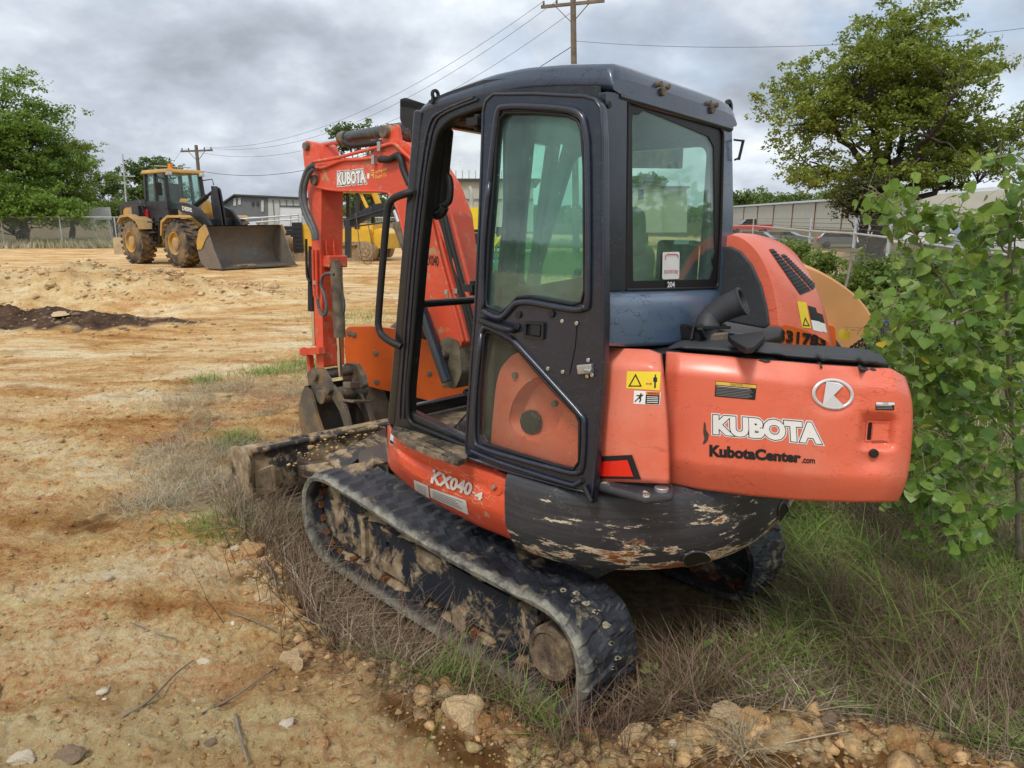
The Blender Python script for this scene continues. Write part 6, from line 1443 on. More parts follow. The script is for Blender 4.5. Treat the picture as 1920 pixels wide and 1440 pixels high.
# orange roller standing just behind the excavator ---------------------
ro = thing('road_roller', 'orange smooth drum roller with faded tan bonnet standing just behind the excavator', 'roller', G3(-0.6, 6.9))
o_ = ro.location
YR = 6.15
g = MB(); pp_ = [(647, 620), (652, 613), (700, 612), (742, 617), (760, 628), (1010, 700), (1010, 800), (745, 737), (705, 728), (665, 716), (650, 690), (646, 655)]
g.plate(rnd([((WL(u, v, YR)).x, (WL(u, v, YR)).z) for u, v in pp_], .03), ax=1, val=YR - o_.y, thick=.05); fo_ = part(g, 'drum_frame', 'dull_orange', ro, .008)
for u, v in ((655, 624), (663, 627), (704, 662), (661, 697), (706, 716), (805, 700), (834, 720)):
    c = WL(u, v, YR); z = MB(); z.lathe(c + Vector((0, -.012, 0)), c + Vector((0, .0, 0)), [(0, 1e-4), (0, .012), (.001, .022), (.012, .024)], 16); part(z, 'frame_bolt', 'cast', fo_)
dc = WL(822, 690, YR + .8); z = MB(); z.lathe(dc + Vector((0, -.72, 0)), dc + Vector((0, .75, 0)), [(.02, .42), (.0, .50), (.0, .60), (.02, .62), (1.45, .62), (1.47, .60)], 48, smooth=True); part(z, 'drum', 'steel', ro)
z = MB(); z.lathe(dc + Vector((0, -.66, 0)), dc + Vector((0, -.60, 0)), [(0, 1e-4), (0, .58)], 32); part(z, 'drum_end', 'interior', fo_)
YB = 5.3
g = MB(); bp_ = [(1340, 575), (1440, 590), (1566, 612), (1570, 700), (1560, 770), (1340, 760)]
g.plate(rnd([(WL(u, v, YB).x, WL(u, v, YB).z) for u, v in bp_], .03), ax=1, val=YB - o_.y, thick=1.1); bo_ = part(g, 'rear_frame', 'dull_orange', ro, .02)
class _F: pass
def flat_text(s, q, y, mat, parent, bold=.03, off=-.004):
    vs, fs = text_mesh(s, bold); x0, x1 = min(a for a, _ in vs), max(a for a, _ in vs); y0, y1 = min(c for _, c in vs), max(c for _, c in vs)
    P = [WL(u, v, y) for u, v in q]
    z = MB(); z.add([P[0].lerp(P[1], (a - x0) / (x1 - x0)).lerp(P[3].lerp(P[2], (a - x0) / (x1 - x0)), 1 - (c - y0) / (y1 - y0)) + Vector((0, off, 0)) for a, c in vs], fs)
    return part(z, 'lettering', mat, parent, fixn=False)
flat_text('10331783', [(1431, 611), (1549, 630), (1547, 652), (1430, 636)], YB, 'ink', bo_, .045, off=-.012)
g = MB(); rings = []
for k, y in enumerate(np.linspace(0, 1.0, 5)):
    e = 1 - .25 * (k / 4) ** 2
    row = [(1380, 640), (1380, 500), (1420, 478), (1500, 492), (1552, 515), (1600, 548), (1630, 585), (1641, 615), (1622, 640), (1597, 662)]
    pass
row = catmull([Vector((WL(u, v, YB + .1).x, 0, WL(u, v, YB + .1).z)) for u, v in ((1380, 660), (1380, 600), (1384, 500), (1420, 480), (1500, 492), (1552, 515), (1600, 548), (1630, 583), (1642, 615), (1628, 640), (1597, 664), (1480, 668))], 5)
rc_ = sum(row, Vector()) / len(row)
for y, k in ((.0, .90), (.02, .955), (.06, .985), (.12, 1.0), (.5, 1.0), (.85, 1.0), (.95, .97), (1.0, .90)):
    rings.append([Vector((rc_.x + (p.x - rc_.x) * k, YB + .05 + y * .95 - o_.y, rc_.z + (p.z - rc_.z) * k)) for p in row])
g.loft(rings, cap=True, smooth=True); part(g, 'bonnet', 'tan', ro)
g = MB()
for k in range(9):
    for s in (0, 1):
        a_ = WL(1601 + k * 7, 662 - k * 7 * .62, YB + .25); g.bar(a_, a_ + Vector((.07, 0, -.20)), .012, .012)
for k in range(5):
    a_, b_ = WL(1601, 662 + k * 12, YB + .25), WL(1660, 620 + k * 12, YB + .25); g.bar(a_, b_, .012, .012)
part(g, 'rear_grille', 'black', ro)
for s in (.1, 1.0):
    wh = WL(1470, 720, YB); t = MB(); t.lathe((wh.x, YB + s - o_.y - .1, .55), (wh.x, YB + s - o_.y + .3, .55), [(0, .3), (.02, .48), (.08, .55), (.32, .55), (.38, .48), (.4, .3)], 32, smooth=True); to_ = part(t, 'tyre', 'tyre', ro)
bp_ = thing('pipe_bundle', 'bundle of blue plastic pipes lying in the weeds behind the leafy sapling', 'pipes', W(1690, 650, 5.9))
o_ = bp_.location
for k, (a_, b_) in enumerate((((1612, 640), (1800, 668)), ((1640, 618), (1790, 655)), ((1630, 648), (1780, 690)), ((1655, 602), (1760, 640)), ((1650, 606), (1700, 632)), ((1690, 640), (1800, 640)))):
    z = MB(); z.tube([WL(*a_, 5.9 + k * .03), WL(*b_, 5.7 + k * .05)], .016, 8); part(z, 'pipe', 'blue_pipe', bp_)
mr = thing('mesh_roll', 'rolled black wire mesh leaning beside the tan roller bonnet', 'wire mesh', W(1640, 690, 5.0)); o_ = mr.location
a_, b_ = WL(1600, 676, 5.0), WL(1664, 632, 5.0)
for k in range(10):
    z = MB(); c_ = a_.lerp(b_, k / 9); z.tube([c_ + Vector((0, .11 * math.cos(t), .11 * math.sin(t))) for t in np.linspace(0, 6.28, 13)], .006, 5); part(z, 'wire_loop', 'black', mr)
z = MB()
for k in range(10):
    t = k * .628; z.tube([a_ + Vector((0, .11 * math.cos(t), .11 * math.sin(t))), b_ + Vector((0, .11 * math.cos(t + .8), .11 * math.sin(t + .8)))], .005, 5)
part(z, 'long_wires', 'black', mr)

# ------------------------------------------------------------------ buildings
def ribs(mb, a, b, z0, z1, step, d=.04):
    a, b = Vector(a), Vector(b); n = int((b - a).length / step); dr = (b - a).normalized(); nn = Vector((dr.y, -dr.x, 0))
    if nn.dot(a) > 0: nn = -nn
    for k in range(1, n):
        p = a + dr * step * k; mb.bar((p + nn * d * .5) + Vector((0, 0, z0)), (p + nn * d * .5) + Vector((0, 0, z1(k / n) if callable(z1) else z1)), .08, d)
DB = 100
gb = thing('metal_building', 'dark grey metal building with a low gable and a paler bay with roller door', 'building', (W(417, 432, DB).x, DB, 0))
o_ = gb.location
def wallp(pts, y, thick, name, mat, parent, off=0):
    g = MB(); g.plate([(WL(u, v, y).x, WL(u, v, y).z) for u, v in pts], ax=1, val=y - o_.y + off, thick=thick); return part(g, name, mat, parent)
w_ = wallp([(415, 436), (415, 386), (441, 368), (503, 371), (503, 436)], DB, .5, 'wall', 'metal_grey', gb)
for u, v0, v1 in ((438, 372, 386), (447, 371, 384), (490, 375, 397)): wallp([(u, v1), (u, v0), (u + 5, v0), (u + 5, v1)], DB, .1, 'skylight_panel', 'metal_pale', gb, -.1)
for u in (472, 481): wallp([(u, 385), (u, 378), (u + 4, 378), (u + 4, 385)], DB, .2, 'wall_vent', 'trim', gb, -.2)
w2_ = wallp([(503, 436), (503, 371), (640, 377), (640, 436)], DB, .5, 'wall', 'metal_pale', gb)
g = MB(); ribs(g, WL(504, 432, DB) * 1, WL(640, 432, DB) * 1, 0, lambda t: 4.15 - .3 * t, .9, .10); part(g, 'siding_ribs', 'metal_grey', w2_)
wallp([(526, 436), (526, 387), (566, 388), (566, 436)], DB, .2, 'roller_door', 'roof_white', gb, -.15)
wallp([(525, 387), (525, 385), (567, 386), (567, 388)], DB, .2, 'door_trim', 'trim', gb, -.3)
g = MB(); g.loft([[WL(u, v, DB) + Vector((0, y, 0)) for u, v in ((414, 386), (441, 367), (503, 370), (640, 376), (640, 373), (503, 367), (441, 364), (412, 384))] for y in (-.5, 16)], smooth=False); part(g, 'roof', 'trim', gb)
D2 = 62
gb = thing('pale_workshop', 'long pale ribbed metal building beyond the yard machines', 'building', (W(760, 430, D2).x, D2, 0)); o_ = gb.location
w_ = wallp([(748, 434), (748, 340), (1000, 340), (1000, 434)], D2, 12, 'wall', 'metal_pale', gb)
g = MB(); ribs(g, WL(748, 434, D2), WL(1000, 434, D2), 0, 5.0, .55, .06); part(g, 'siding_ribs', 'metal_pale', w_)
wallp([(748, 375), (748, 373), (1000, 373), (1000, 375)], D2, .2, 'wall_seam', 'metal_grey', gb, -.12)
g = MB(); g.box((WL(874, 430, D2).x, 6, WL(874, 338, D2).z), (12.6, 12.8, .25)); part(g, 'roof', 'trim', gb)
D3 = 48
gb = thing('small_office', 'small cream metal building with a narrow window seen through the cab rear glass', 'building', (W(1215, 430, D3).x, D3, 0)); o_ = gb.location
wallp([(1170, 436), (1170, 352), (1242, 345), (1242, 436)], D3, 8, 'wall', 'metal_cream', gb)
wallp([(1242, 436), (1242, 352), (1290, 353), (1290, 436)], D3, 8, 'wall', 'metal_cream', gb, .3)
wallp([(1196, 372), (1196, 355), (1206, 355), (1206, 372)], D3, .1, 'window', 'dark_glass', gb, -.06)
g = MB(); g.box((WL(1206, 348, D3).x, 4, WL(1206, 346, D3).z), (2.9, 8.6, .15)); g.box((WL(1266, 348, D3).x, 4.3, WL(1266, 351, D3).z), (1.9, 8.6, .15)); part(g, 'roof', 'trim', gb)
# long warehouse on the right, its wall running toward the camera
gb = thing('warehouse', 'long cream warehouse with a white roof edge behind the parked cars', 'building', (W(1380, 440, 190).x, 190, 0)); o_ = gb.location
a_, b_ = Vector((W(1350, 440, 205).x, 205, 0)), Vector((W(1720, 440, 92).x, 92, 0))
g = MB(); dr = (b_ - a_).normalized(); nn = Vector((dr.y, -dr.x, 0)); nn = nn if nn.dot(a_) > 0 else -nn
zt_ = 4.6
g.add([a_ - o_, b_ - o_, b_ - o_ + Vector((0, 0, zt_)), a_ - o_ + Vector((0, 0, zt_))] + [p - o_ + nn * 25 + Vector((0, 0, z)) for p, z in ((a_, 0), (b_, 0), (b_, zt_ + 1.6), (a_, zt_ + 1.6))], [(0, 1, 2, 3), (5, 4, 7, 6), (1, 5, 6, 2), (0, 3, 7, 4)])
w_ = part(g, 'wall', 'metal_cream', gb)
for k in range(1, 9):
    p = a_.lerp(b_, k / 9) - nn * .05; g = MB(); g.bar(p - o_, p - o_ + Vector((0, 0, zt_)), .22, .12); part(g, 'downpipe', 'rust', w_)
g = MB(); g.add([p - o_ + q for p, q in ((a_, Vector((0, 0, zt_)) - nn * .5), (b_, Vector((0, 0, zt_)) - nn * .5), (b_, Vector((0, 0, zt_ + 1.7)) + nn * 25), (a_, Vector((0, 0, zt_ + 1.7)) + nn * 25), (a_, Vector((0, 0, zt_ + .35)) - nn * .5), (b_, Vector((0, 0, zt_ + .35)) - nn * .5), (b_, Vector((0, 0, zt_ + 2.1)) + nn * 25), (a_, Vector((0, 0, zt_ + 2.1)) + nn * 25))], [(0, 1, 2, 3), (4, 5, 6, 7), (0, 1, 5, 4), (1, 2, 6, 5), (2, 3, 7, 6), (3, 0, 4, 7)]); part(g, 'roof', 'roof_white', gb)

# ------------------------------------------------------------------ utility poles and lines
def pole(name, label, u0, v0, y, u1, v1, arm_len, armv, arms=True, ext=0):
    base = W(u0, v0, y); base.z = gz(base.x, base.y); top = W(u1, v1, y)
    o = thing(name, label, 'utility pole', base)
    g = MB(); g.tube([Vector((0, 0, -.2)), top - base], [.15, .11], 12); part(g, 'pole', 'wood', o)
    t = top - base
    dv = Vector((1, -.35, 0)).normalized(); c = t - Vector((0, 0, armv))
    g = MB(); g.bar(c - dv * arm_len / 2, c + dv * arm_len / 2, .10, .12); part(g, 'crossarm', 'wood', o, .01)
    for s in (-1, 1):
        g = MB(); g.bar(c + dv * s * arm_len * .28, c - Vector((0, 0, .7)), .03, .03); part(g, 'brace', 'wood', o)
    for s in (-.46, -.25, .25, .46):
        g = MB(); p = c + dv * s * arm_len; g.lathe(p + Vector((0, 0, .06)), p + Vector((0, 0, .22)), [(0, .025), (.05, .05), (.09, .04), (.15, .04), (.16, 1e-4)], 10); part(g, 'insulator', 'cast', o)
    return base, c + base, dv
p1b, p1c, p1d = pole('utility_pole', 'weathered wooden power pole with a crossarm leaning behind the wheel loader', 383, 430, 52, 367.5, 272, 2.75, .38)
p2b, p2c, p2d = pole('utility_pole', 'taller near wooden power pole rising behind the cab roof', 1082, 430, 31, 1074, -42, 2.6, .95)
def sag(a, b, s, n=24): return [a.lerp(b, t) - Vector((0, 0, 4 * s * t * (1 - t))) for t in np.linspace(0, 1, n)]
lines = [(p1c + p1d * 1.26 + Vector((0, 0, .2)), p2c - p2d * 1.2 + Vector((0, 0, .2)), 1.5, 'thin black power line, upper left one between the two poles'), (p1c + p1d * .7 + Vector((0, 0, .2)), p2c - p2d * .6 + Vector((0, 0, .2)), 1.9, 'thin black power line, middle one between the two poles'), (p1c - p1d * 1.2 + Vector((0, 0, .2)), W(1069, 25, 31), 2.4, 'thin black power line ending just below the near crossarm'), (W(374, 320, 52), W(1077, 84, 31), 2.0, 'thick low cable strung between the two poles'), (W(1078, 77, 31), W(2100, 28, 26), .55, 'single black wire from the near pole off to the right over the oak'), (p1c - p1d * 1.2 + Vector((0, 0, .2)), W(190, 470, 90), .6, 'faint wire running down left from the far pole')]
for a, b_, s, lb_ in lines:
    g = MB(); g.tube(sag(a, b_, s), .0085 if 'thick' not in lb_ else .016, 5, cap=False); tag(g.build('power_line', 'wire'), lb_, 'power line')

# ------------------------------------------------------------------ chain-link fences
def fence(name, label, pts, h, barb=False, wstep=.085, gate=None):
    o = thing(name, label, 'fence', (pts[0][0], pts[0][1], 0)); o0 = o.location
    P = [Vector((x, y, gz(x, y))) - o0 for x, y in pts]
    for p in P:
        g = MB(); g.cyl(p - Vector((0, 0, .2)), p + Vector((0, 0, h + (.32 if barb else .03))), .035, 8); part(g, 'post', 'galv', o)
    g = MB(); g.tube([p + Vector((0, 0, h)) for p in P], .024, 6); part(g, 'top_rail', 'galv', o)
    for w_ in ([.10, .20, .31] if barb else []):
        g = MB(); g.tube([p + Vector((0, 0, h + w_)) for p in P], .006, 4); part(g, 'barbed_wire', 'wire', o)
    vs = []; fs = []
    for a, b_ in zip(P, P[1:]):
        L = (b_ - a).length; d = (b_ - a) / L; n = Vector((d.y, -d.x, 0)) * .0015
        k0 = int(-h / wstep) - 1
        for k in range(k0, int(L / wstep) + 1):
            for s in (0, 1):
                x0 = k * wstep; x1 = x0 + h; z0, z1 = (0, h) if s == 0 else (h, 0)
                ta = max(0, -x0 / h); tb_ = min(1, (L - x0) / h)
                if tb_ <= ta: continue
                pa = a + d * (x0 + h * ta) + Vector((0, 0, z0 + (z1 - z0) * ta)); pb = a + d * (x0 + h * tb_) + Vector((0, 0, z0 + (z1 - z0) * tb_))
                t_ = (pb - pa).normalized().cross(Vector((d.y, -d.x, 0))) * .0028
                i = len(vs); vs += [pa - t_, pa + t_, pb + t_, pb - t_]; fs.append((i, i + 1, i + 2, i + 3))
    g = MB(); g.add(vs, fs); tag(part(g, 'wire_mesh', 'galv_wire', o, fixn=False), kind='stuff')
    return o
lp_ = [W(u, 465, 42).xy for u in (-95, 10, 119, 221, 320, 420, 520, 620, 720, 820)]
fence('chainlink_fence', 'silver chain-link fence along the far left edge of the yard', lp_, 1.72, False, .12)
rp_ = [W(1330, 430, 48).xy, W(1412, 430, 35).xy, W(1519, 440, 19).xy, W(1603, 440, 15.5).xy, W(1668, 445, 13.2).xy, W(1812, 445, 10.3).xy, W(2100, 445, 8.0).xy]
fence('chainlink_fence', 'galvanised chain-link fence with barbed wire tangled in shrubs on the right', rp_, 1.42, True, .075)
# pipe railing and clutter behind the loader bucket
o = thing('pipe_railing', 'grey pipe railing on a trailer behind the loader bucket', 'railing', W(500, 440, 34)); o_ = o.location
for k, v in enumerate((408, 416)):
    g = MB(); g.tube([WL(430, v + 4, 34), WL(560, v - 5, 34)], .04, 6); part(g, 'rail', 'galv', o)
for u in (430, 462, 492, 522, 545, 560):
    g = MB(); g.tube([WL(u, 402 if u > 515 else 407, 34), WL(u, 438, 34)], .03, 6); part(g, 'upright', 'galv', o)
o = thing('flatbed_trailer', 'dark flatbed trailer loaded with scrap timber behind the loader bucket', 'trailer', W(520, 455, 32)); o_ = o.location
g = MB(); g.box(WL(535, 437, 32), (3.2, 2, .3)); g.box(WL(520, 428, 32), (2.2, 1.6, .2)); part(g, 'deck', 'loader_black', o, .02)
for k in range(7):
    g = MB(); g.bar(WL(545 + k * 5, 446, 31.5), WL(549 + k * 5, 470, 31.5), .03, .03); part(g, 'side_stake', 'rust', o)
for k in range(6):
    g = MB(); rg = np.random.default_rng(k); g.bar(WL(476 + rg.uniform(0, 20), 432 + rg.uniform(-8, 3), 31.7), WL(500 + rg.uniform(-10, 20), 426 + rg.uniform(-6, 4), 31.5), .14, .05); tag(part(g, 'timber_offcut', 'plywood', None), 'scrap timber board lying on the dark flatbed trailer', 'board', 'scrap boards on the flatbed trailer').location = o_
g = MB(); g.plate([(WL(448, 438, 31).x, WL(448, 438, 31).z), (WL(448, 418, 31).x, WL(448, 418, 31).z), (WL(466, 416, 31).x, WL(466, 416, 31).z), (WL(480, 436, 31).x, WL(480, 436, 31).z)], ax=1, val=-1, thick=.8)
tag(part(g, 'steel_hopper', 'roof_white', None, .02), 'white sloped steel hopper just behind the loader bucket', 'hopper').location = o_
g = MB(); g.box((0, 0, .38), (.5, .25, .9)); tag(part(g, 'plywood_board', 'plywood', None, .01), 'tan board standing behind the rear loader tyre', 'board').location = W(228, 480, 33)
g = MB(); g.plate([(-.7, 0), (.7, 0), (.7, .8), (-.7, .8)], ax=1, val=0, thick=.05); g.bar((-.5, .05, -1.8), (-.5, .05, 0), .06, .06); g.bar((.5, .05, -1.8), (.5, .05, 0), .06, .06)
tag(part(g, 'sign', 'roof_white', None, .01), 'small blank white sign beyond the left fence', 'sign').location = W(189, 412, 48)
g = MB(); g.tube([(0, 0, 0), (0.2, 0, 4.3)], [.06, .04], 8); g.tube([(.2, 0, 3.0), (.8, 0, 3.0)], .03, 6); tag(part(g, 'light_post', 'galv', None), 'thin grey metal post standing left of the loader cab', 'post').location = W(240, 425, 45)

# ------------------------------------------------------------------ vehicles beyond the right fence
def vehicle(name, label, cat, u, v, y, heading, mat, kind, group=None):
    p0 = W(u, v, y); o = axis_thing(name, label, cat, (p0.x, p0.y, gz(p0.x, p0.y)), heading, group)
    if kind == 'pickup':
        L_, body, glassp = 5.6, [(-2.8, .5), (-2.8, 1.15), (-.55, 1.18), (1.1, 1.18), (2.5, 1.05), (2.75, .9), (2.8, .5)], [(-.75, 1.15), (-.65, 1.85), (.55, 1.88), (1.25, 1.2)]
    else:
        L_, body, glassp = 4.7, [(-2.3, .4), (-2.35, .95), (-2.1, 1.1), (1.0, 1.08), (2.05, .95), (2.35, .75), (2.35, .4)], [(-2.1, 1.05), (-1.8, 1.6 if kind == 'suv' else 1.42), (.2, 1.66 if kind == 'suv' else 1.45), (1.05, 1.08)]
    g = MB(); g.plate(rnd(body, .12), ax=1, val=-.92, thick=1.84); part(g, 'body', mat, o, .07)
    g = MB(); g.plate(rnd(glassp, .08), ax=1, val=-.80, thick=1.6); part(g, 'windows', 'dark_glass', o, .08)
    top = [(a * .93 + (.0), c) for a, c in glassp[1:3]]
    g = MB(); g.box(((top[0][0] + top[1][0]) / 2, 0, max(top[0][1], top[1][1]) + .0), (abs(top[1][0] - top[0][0]) + .15, 1.45, .07)); part(g, 'roof', mat, o, .03)
    for x in (-.32 * L_, .31 * L_):
        for s in (-1, 1):
            t = MB(); t.lathe((x, s * .70, .34), (x, s * .94, .34), [(0, 1e-4), (0, .30), (.03, .34), (.2, .34), (.24, .30), (.24, .2), (.20, .19), (.20, 1e-4)], 20); part(t, 'wheel', 'black', o)
    for s in (-1, 1):
        g = MB(); g.box((L_ / 2 - .08, s * .65, .78), (.14, .35, .14)); part(g, 'headlight', 'lamp', o, .02)
        g = MB(); g.box((-L_ / 2 + .0, s * .72, .9), (.08, .2, .25)); part(g, 'tail_light', 'red_lens', o, .02)
    return o
vehicle('pickup_truck', 'red pickup truck parked beyond the barbed wire fence', 'pickup truck', 1404, 440, 98, (-1, .12), 'car_red', 'pickup')
vehicle('parked_suv', 'black sport utility vehicle nearest the fence, parked in front of the red pickup', 'car', 1427, 463, 72, (.85, -.52), 'car_black', 'suv')
vehicle('parked_car', 'dark grey sedan half hidden by shrubs right of the black vehicle', 'car', 1478, 462, 78, (.8, -.6), 'car_grey', 'sedan')
vehicle('parked_car', 'low silver car glimpsed through the chain-link beside the fence corner post', 'car', 1580, 452, 72, (.9, -.3), 'car_grey', 'sedan')
vehicle('pickup_truck', 'white pickup truck seen through the chain-link below the oak', 'pickup truck', 1690, 452, 50, (.9, -.4), 'car_white', 'pickup')
vehicle('white_van', 'white vehicle behind the sapling leaves at the right edge', 'car', 1880, 458, 34, (.95, -.3), 'car_white', 'suv')
# ------------------------------------------------------------------ vegetation helpers (numpy)
def np_mesh(name, co, faces_n, idx, mat, smooth=False):
    """co (N,3); idx flat loop indices; faces_n verts per face (constant)"""
    me = bpy.data.meshes.new(name)
    me.vertices.add(len(co)); me.vertices.foreach_set('co', np.ascontiguousarray(co, dtype=np.float32).ravel())
    nf = len(idx) // faces_n
    me.loops.add(len(idx)); me.loops.foreach_set('vertex_index', np.asarray(idx, dtype=np.int32))
    me.polygons.add(nf); me.polygons.foreach_set('loop_start', np.arange(nf, dtype=np.int32) * faces_n)
    me.polygons.foreach_set('loop_total', np.full(nf, faces_n, dtype=np.int32))
    if smooth: me.polygons.foreach_set('use_smooth', np.ones(nf, bool))
    me.update()
    me.materials.append(MAT[mat] if isinstance(mat, str) else mat)
    return me
def unit(v): return v / (np.linalg.norm(v, axis=-1, keepdims=True) + 1e-9)
def leaf_quads(P, size, rng, flat=0.5, asp=0.55):
    n = len(P)
    nrm = unit(rng.normal(size=(n, 3)) + np.array([0, 0, flat * 2]))
    t = unit(np.cross(nrm, rng.normal(size=(n, 3)))); b = np.cross(nrm, t)
    s = (size * rng.uniform(0.6, 1.3, n))[:, None]
    co = np.stack([P - t * s, P + b * s * asp + nrm * s * .12, P + t * s, P - b * s * asp + nrm * s * .12], 1).reshape(-1, 3)
    return co, np.arange(4 * n)
def tubes_np(paths, radii, n=5):
    cos, idx = [], []; base = 0
    for p, r in zip(paths, radii):
        p = np.asarray(p); m = len(p)
        d = unit(np.gradient(p, axis=0))
        ref = np.array([0.3, 0.2, 1.0]); a = unit(np.cross(d, ref)); b = np.cross(d, a)
        th = np.arange(n) * 2 * np.pi / n
        ring = p[:, None] + (a[:, None] * np.cos(th)[None, :, None] + b[:, None] * np.sin(th)[None, :, None]) * np.asarray(r)[:, None, None]
        cos.append(ring.reshape(-1, 3))
        i = np.arange(m - 1)[:, None]; k = np.arange(n)[None]
        q = np.stack([base + i * n + k, base + i * n + (k + 1) % n, base + (i + 1) * n + (k + 1) % n, base + (i + 1) * n + k], -1)
        idx.append(q.ravel()); base += m * n
    return np.concatenate(cos), np.concatenate(idx)
def tree(name, label, base, crown, leafmat, seed, K=150, per=150, lsize=0.13, trunk_r=0.25, group=None, clump=0.75, fork=0.32, bark='bark', zbias=0.0, lean=(0, 0), shell=2.4, cat='tree'):
    """crown: list of ellipsoids (cx, cy, cz, rx, ry, rz) relative to the base"""
    rng = np.random.default_rng(seed)
    o = thing(name, label, cat, base, 0, group)
    vol = np.array([c[3] * c[4] * c[5] for c in crown]); pk = rng.choice(len(crown), K, p=vol / vol.sum())
    C_ = np.array(crown)[pk]
    d = unit(rng.normal(size=(K, 3))); d[:, 2] = np.where(d[:, 2] < -0.55, -d[:, 2] * .6, d[:, 2])
    r = rng.random(K) ** (1 / shell)
    lum = 1 + 0.16 * np.sin(d[:, 0] * 5 + seed) * np.cos(d[:, 1] * 4 + d[:, 2] * 5)
    cc = C_[:, :3] + d * (r * lum)[:, None] * C_[:, 3:]
    top = max(c[2] for c in crown); H_ = top
    cen = np.array([np.mean([c[0] for c in crown]), np.mean([c[1] for c in crown])])
    # skeleton: trunk, about nine limbs, then a branch to every clump from the nearest limb
    paths, rad_ = [], []
    f = np.array([cen[0] * .3 + lean[0], cen[1] * .3 + lean[1], H_ * fork])
    tp_ = np.linspace(0, 1, 8)[:, None]; trunk = np.array([0, 0, -0.3]) * (1 - tp_) + f * tp_ + 0.05 * rng.normal(size=(8, 3)) * np.array([1, 1, 0]) * (trunk_r / .25)
    paths.append(trunk); rad_.append(np.linspace(trunk_r * 1.25, trunk_r * .8, 8))
    nl = 11; far = cc[np.argsort(-np.linalg.norm((cc - f) * np.array([1, 1, .8]), axis=1))[:K // 2]]
    ends = [far[rng.integers(len(far))]]
    for _ in range(nl - 1):
        cand = far[rng.integers(len(far), size=12)]
        dd = np.min([np.linalg.norm(cand - e, axis=1) for e in ends], 0); ends.append(cand[np.argmax(dd)])
    limb_pts = [trunk[-3:]]; limb_r = [np.full(3, trunk_r * .6)]
    for e in ends:
        e = f + (e - f) * .82; mid = f + (e - f) * .5 + np.array([0, 0, .08 * np.linalg.norm(e - f)]) + rng.normal(size=3) * .06 * np.linalg.norm(e - f)
        t = np.linspace(0, 1, 12)[:, None]
        p = (1 - t) ** 2 * f + 2 * t * (1 - t) * mid + t * t * e + rng.normal(size=(12, 3)) * .03 * np.linalg.norm(e - f) * np.sin(np.pi * t)
        rr = np.linspace(trunk_r * .52, trunk_r * .10, 12); paths.append(p); rad_.append(rr); limb_pts.append(p[2:]); limb_r.append(rr[2:])
    LP_ = np.concatenate(limb_pts); LR_ = np.concatenate(limb_r)
    for c in cc:
        dd = np.linalg.norm(LP_ - c, axis=1) + .5 * np.maximum(0, LP_[:, 2] - c[2]); i = np.argmin(dd); s = LP_[i]
        t = np.linspace(0, 1, 6)[:, None]; L = np.linalg.norm(c - s)
        p = s + (c - s) * t + rng.normal(size=(6, 3)) * .06 * L * np.sin(np.pi * t) + np.array([0, 0, .06 * L]) * np.sin(np.pi * t)
        paths.append(p); rad_.append(np.linspace(min(LR_[i] * .7, trunk_r * .16), trunk_r * .025, 6))
    co, idx = tubes_np(paths, rad_, 6)
    tk = link('trunk', np_mesh('trunk', co, 4, idx, bark, True), [], o)
    # leaves: sub-clumps inside each clump
    sub = 7
    sc_ = np.repeat(cc, sub, 0) + rng.normal(size=(K * sub, 3)) * clump * np.array([.75, .75, .45])
    n = K * per; w = rng.integers(len(sc_), size=n)
    P = sc_[w] + rng.normal(size=(n, 3)) * clump * .30 * np.array([1, 1, .6])
    co, idx = leaf_quads(P, lsize, rng, .6)
    cr = link('crown', np_mesh('crown', co, 4, idx, leafmat), [], o); cr['kind'] = 'stuff'
    return o
def at_px(u, y):                       # ground point at distance y under column u
    p = W(u, 430, y); return Vector((p.x, p.y, gz(p.x, p.y)))
def ell(base, u, v, ru, rv, y, ry=None):    # ellipsoid from its picture centre and half sizes
    c = W(u, v, y) - base; k = y / FPX
    return (c.x, c.y, c.z, ru * k, (ry or ru * .9) * k, rv * k)
b = at_px(1648, 30); tree('oak_tree', 'broad spreading oak tree with dark limbs behind the right fence', b, [ell(b, 1670, 190, 185, 145, 30, 170), ell(b, 1550, 235, 130, 115, 30), ell(b, 1800, 290, 130, 100, 30, 130), ell(b, 1680, 110, 115, 70, 30), ell(b, 1520, 340, 75, 38, 30), ell(b, 1780, 170, 90, 75, 30, 90), ell(b, 1670, 330, 190, 60, 30, 150)], 'oak', 3, K=460, per=160, lsize=.078, trunk_r=.36, clump=.38, fork=.30, shell=2.0)
b = at_px(1622, 27); tree('cedar_tree', 'dark cedar growing at the foot of the oak', b, [ell(b, 1625, 378, 46, 52, 27)], 'cedar', 9, K=90, per=160, lsize=.055, trunk_r=.10, clump=.30, fork=.3)
b = at_px(40, 46); tree('leafy_tree', 'tallest of the bushy green trees beyond the left fence', b, [ell(b, 45, 245, 90, 92, 46), ell(b, 60, 330, 115, 90, 46), ell(b, 10, 300, 100, 110, 46)], 'elm', 21, K=175, per=170, lsize=.10, trunk_r=.28, clump=.60, fork=.3, shell=1.7)
b = at_px(-70, 44); tree('leafy_tree', 'green tree cut off by the left edge of the picture', b, [ell(b, -75, 280, 100, 125, 44)], 'elm', 22, K=75, per=150, lsize=.12, trunk_r=.3, clump=.7)
b = at_px(135, 50); tree('leafy_tree', 'lower yellowish green tree right of the tallest tree beyond the left fence', b, [ell(b, 128, 310, 56, 70, 50), ell(b, 130, 375, 70, 46, 50)], 'oak', 23, K=95, per=150, lsize=.09, trunk_r=.2, clump=.50, fork=.25, shell=1.7)
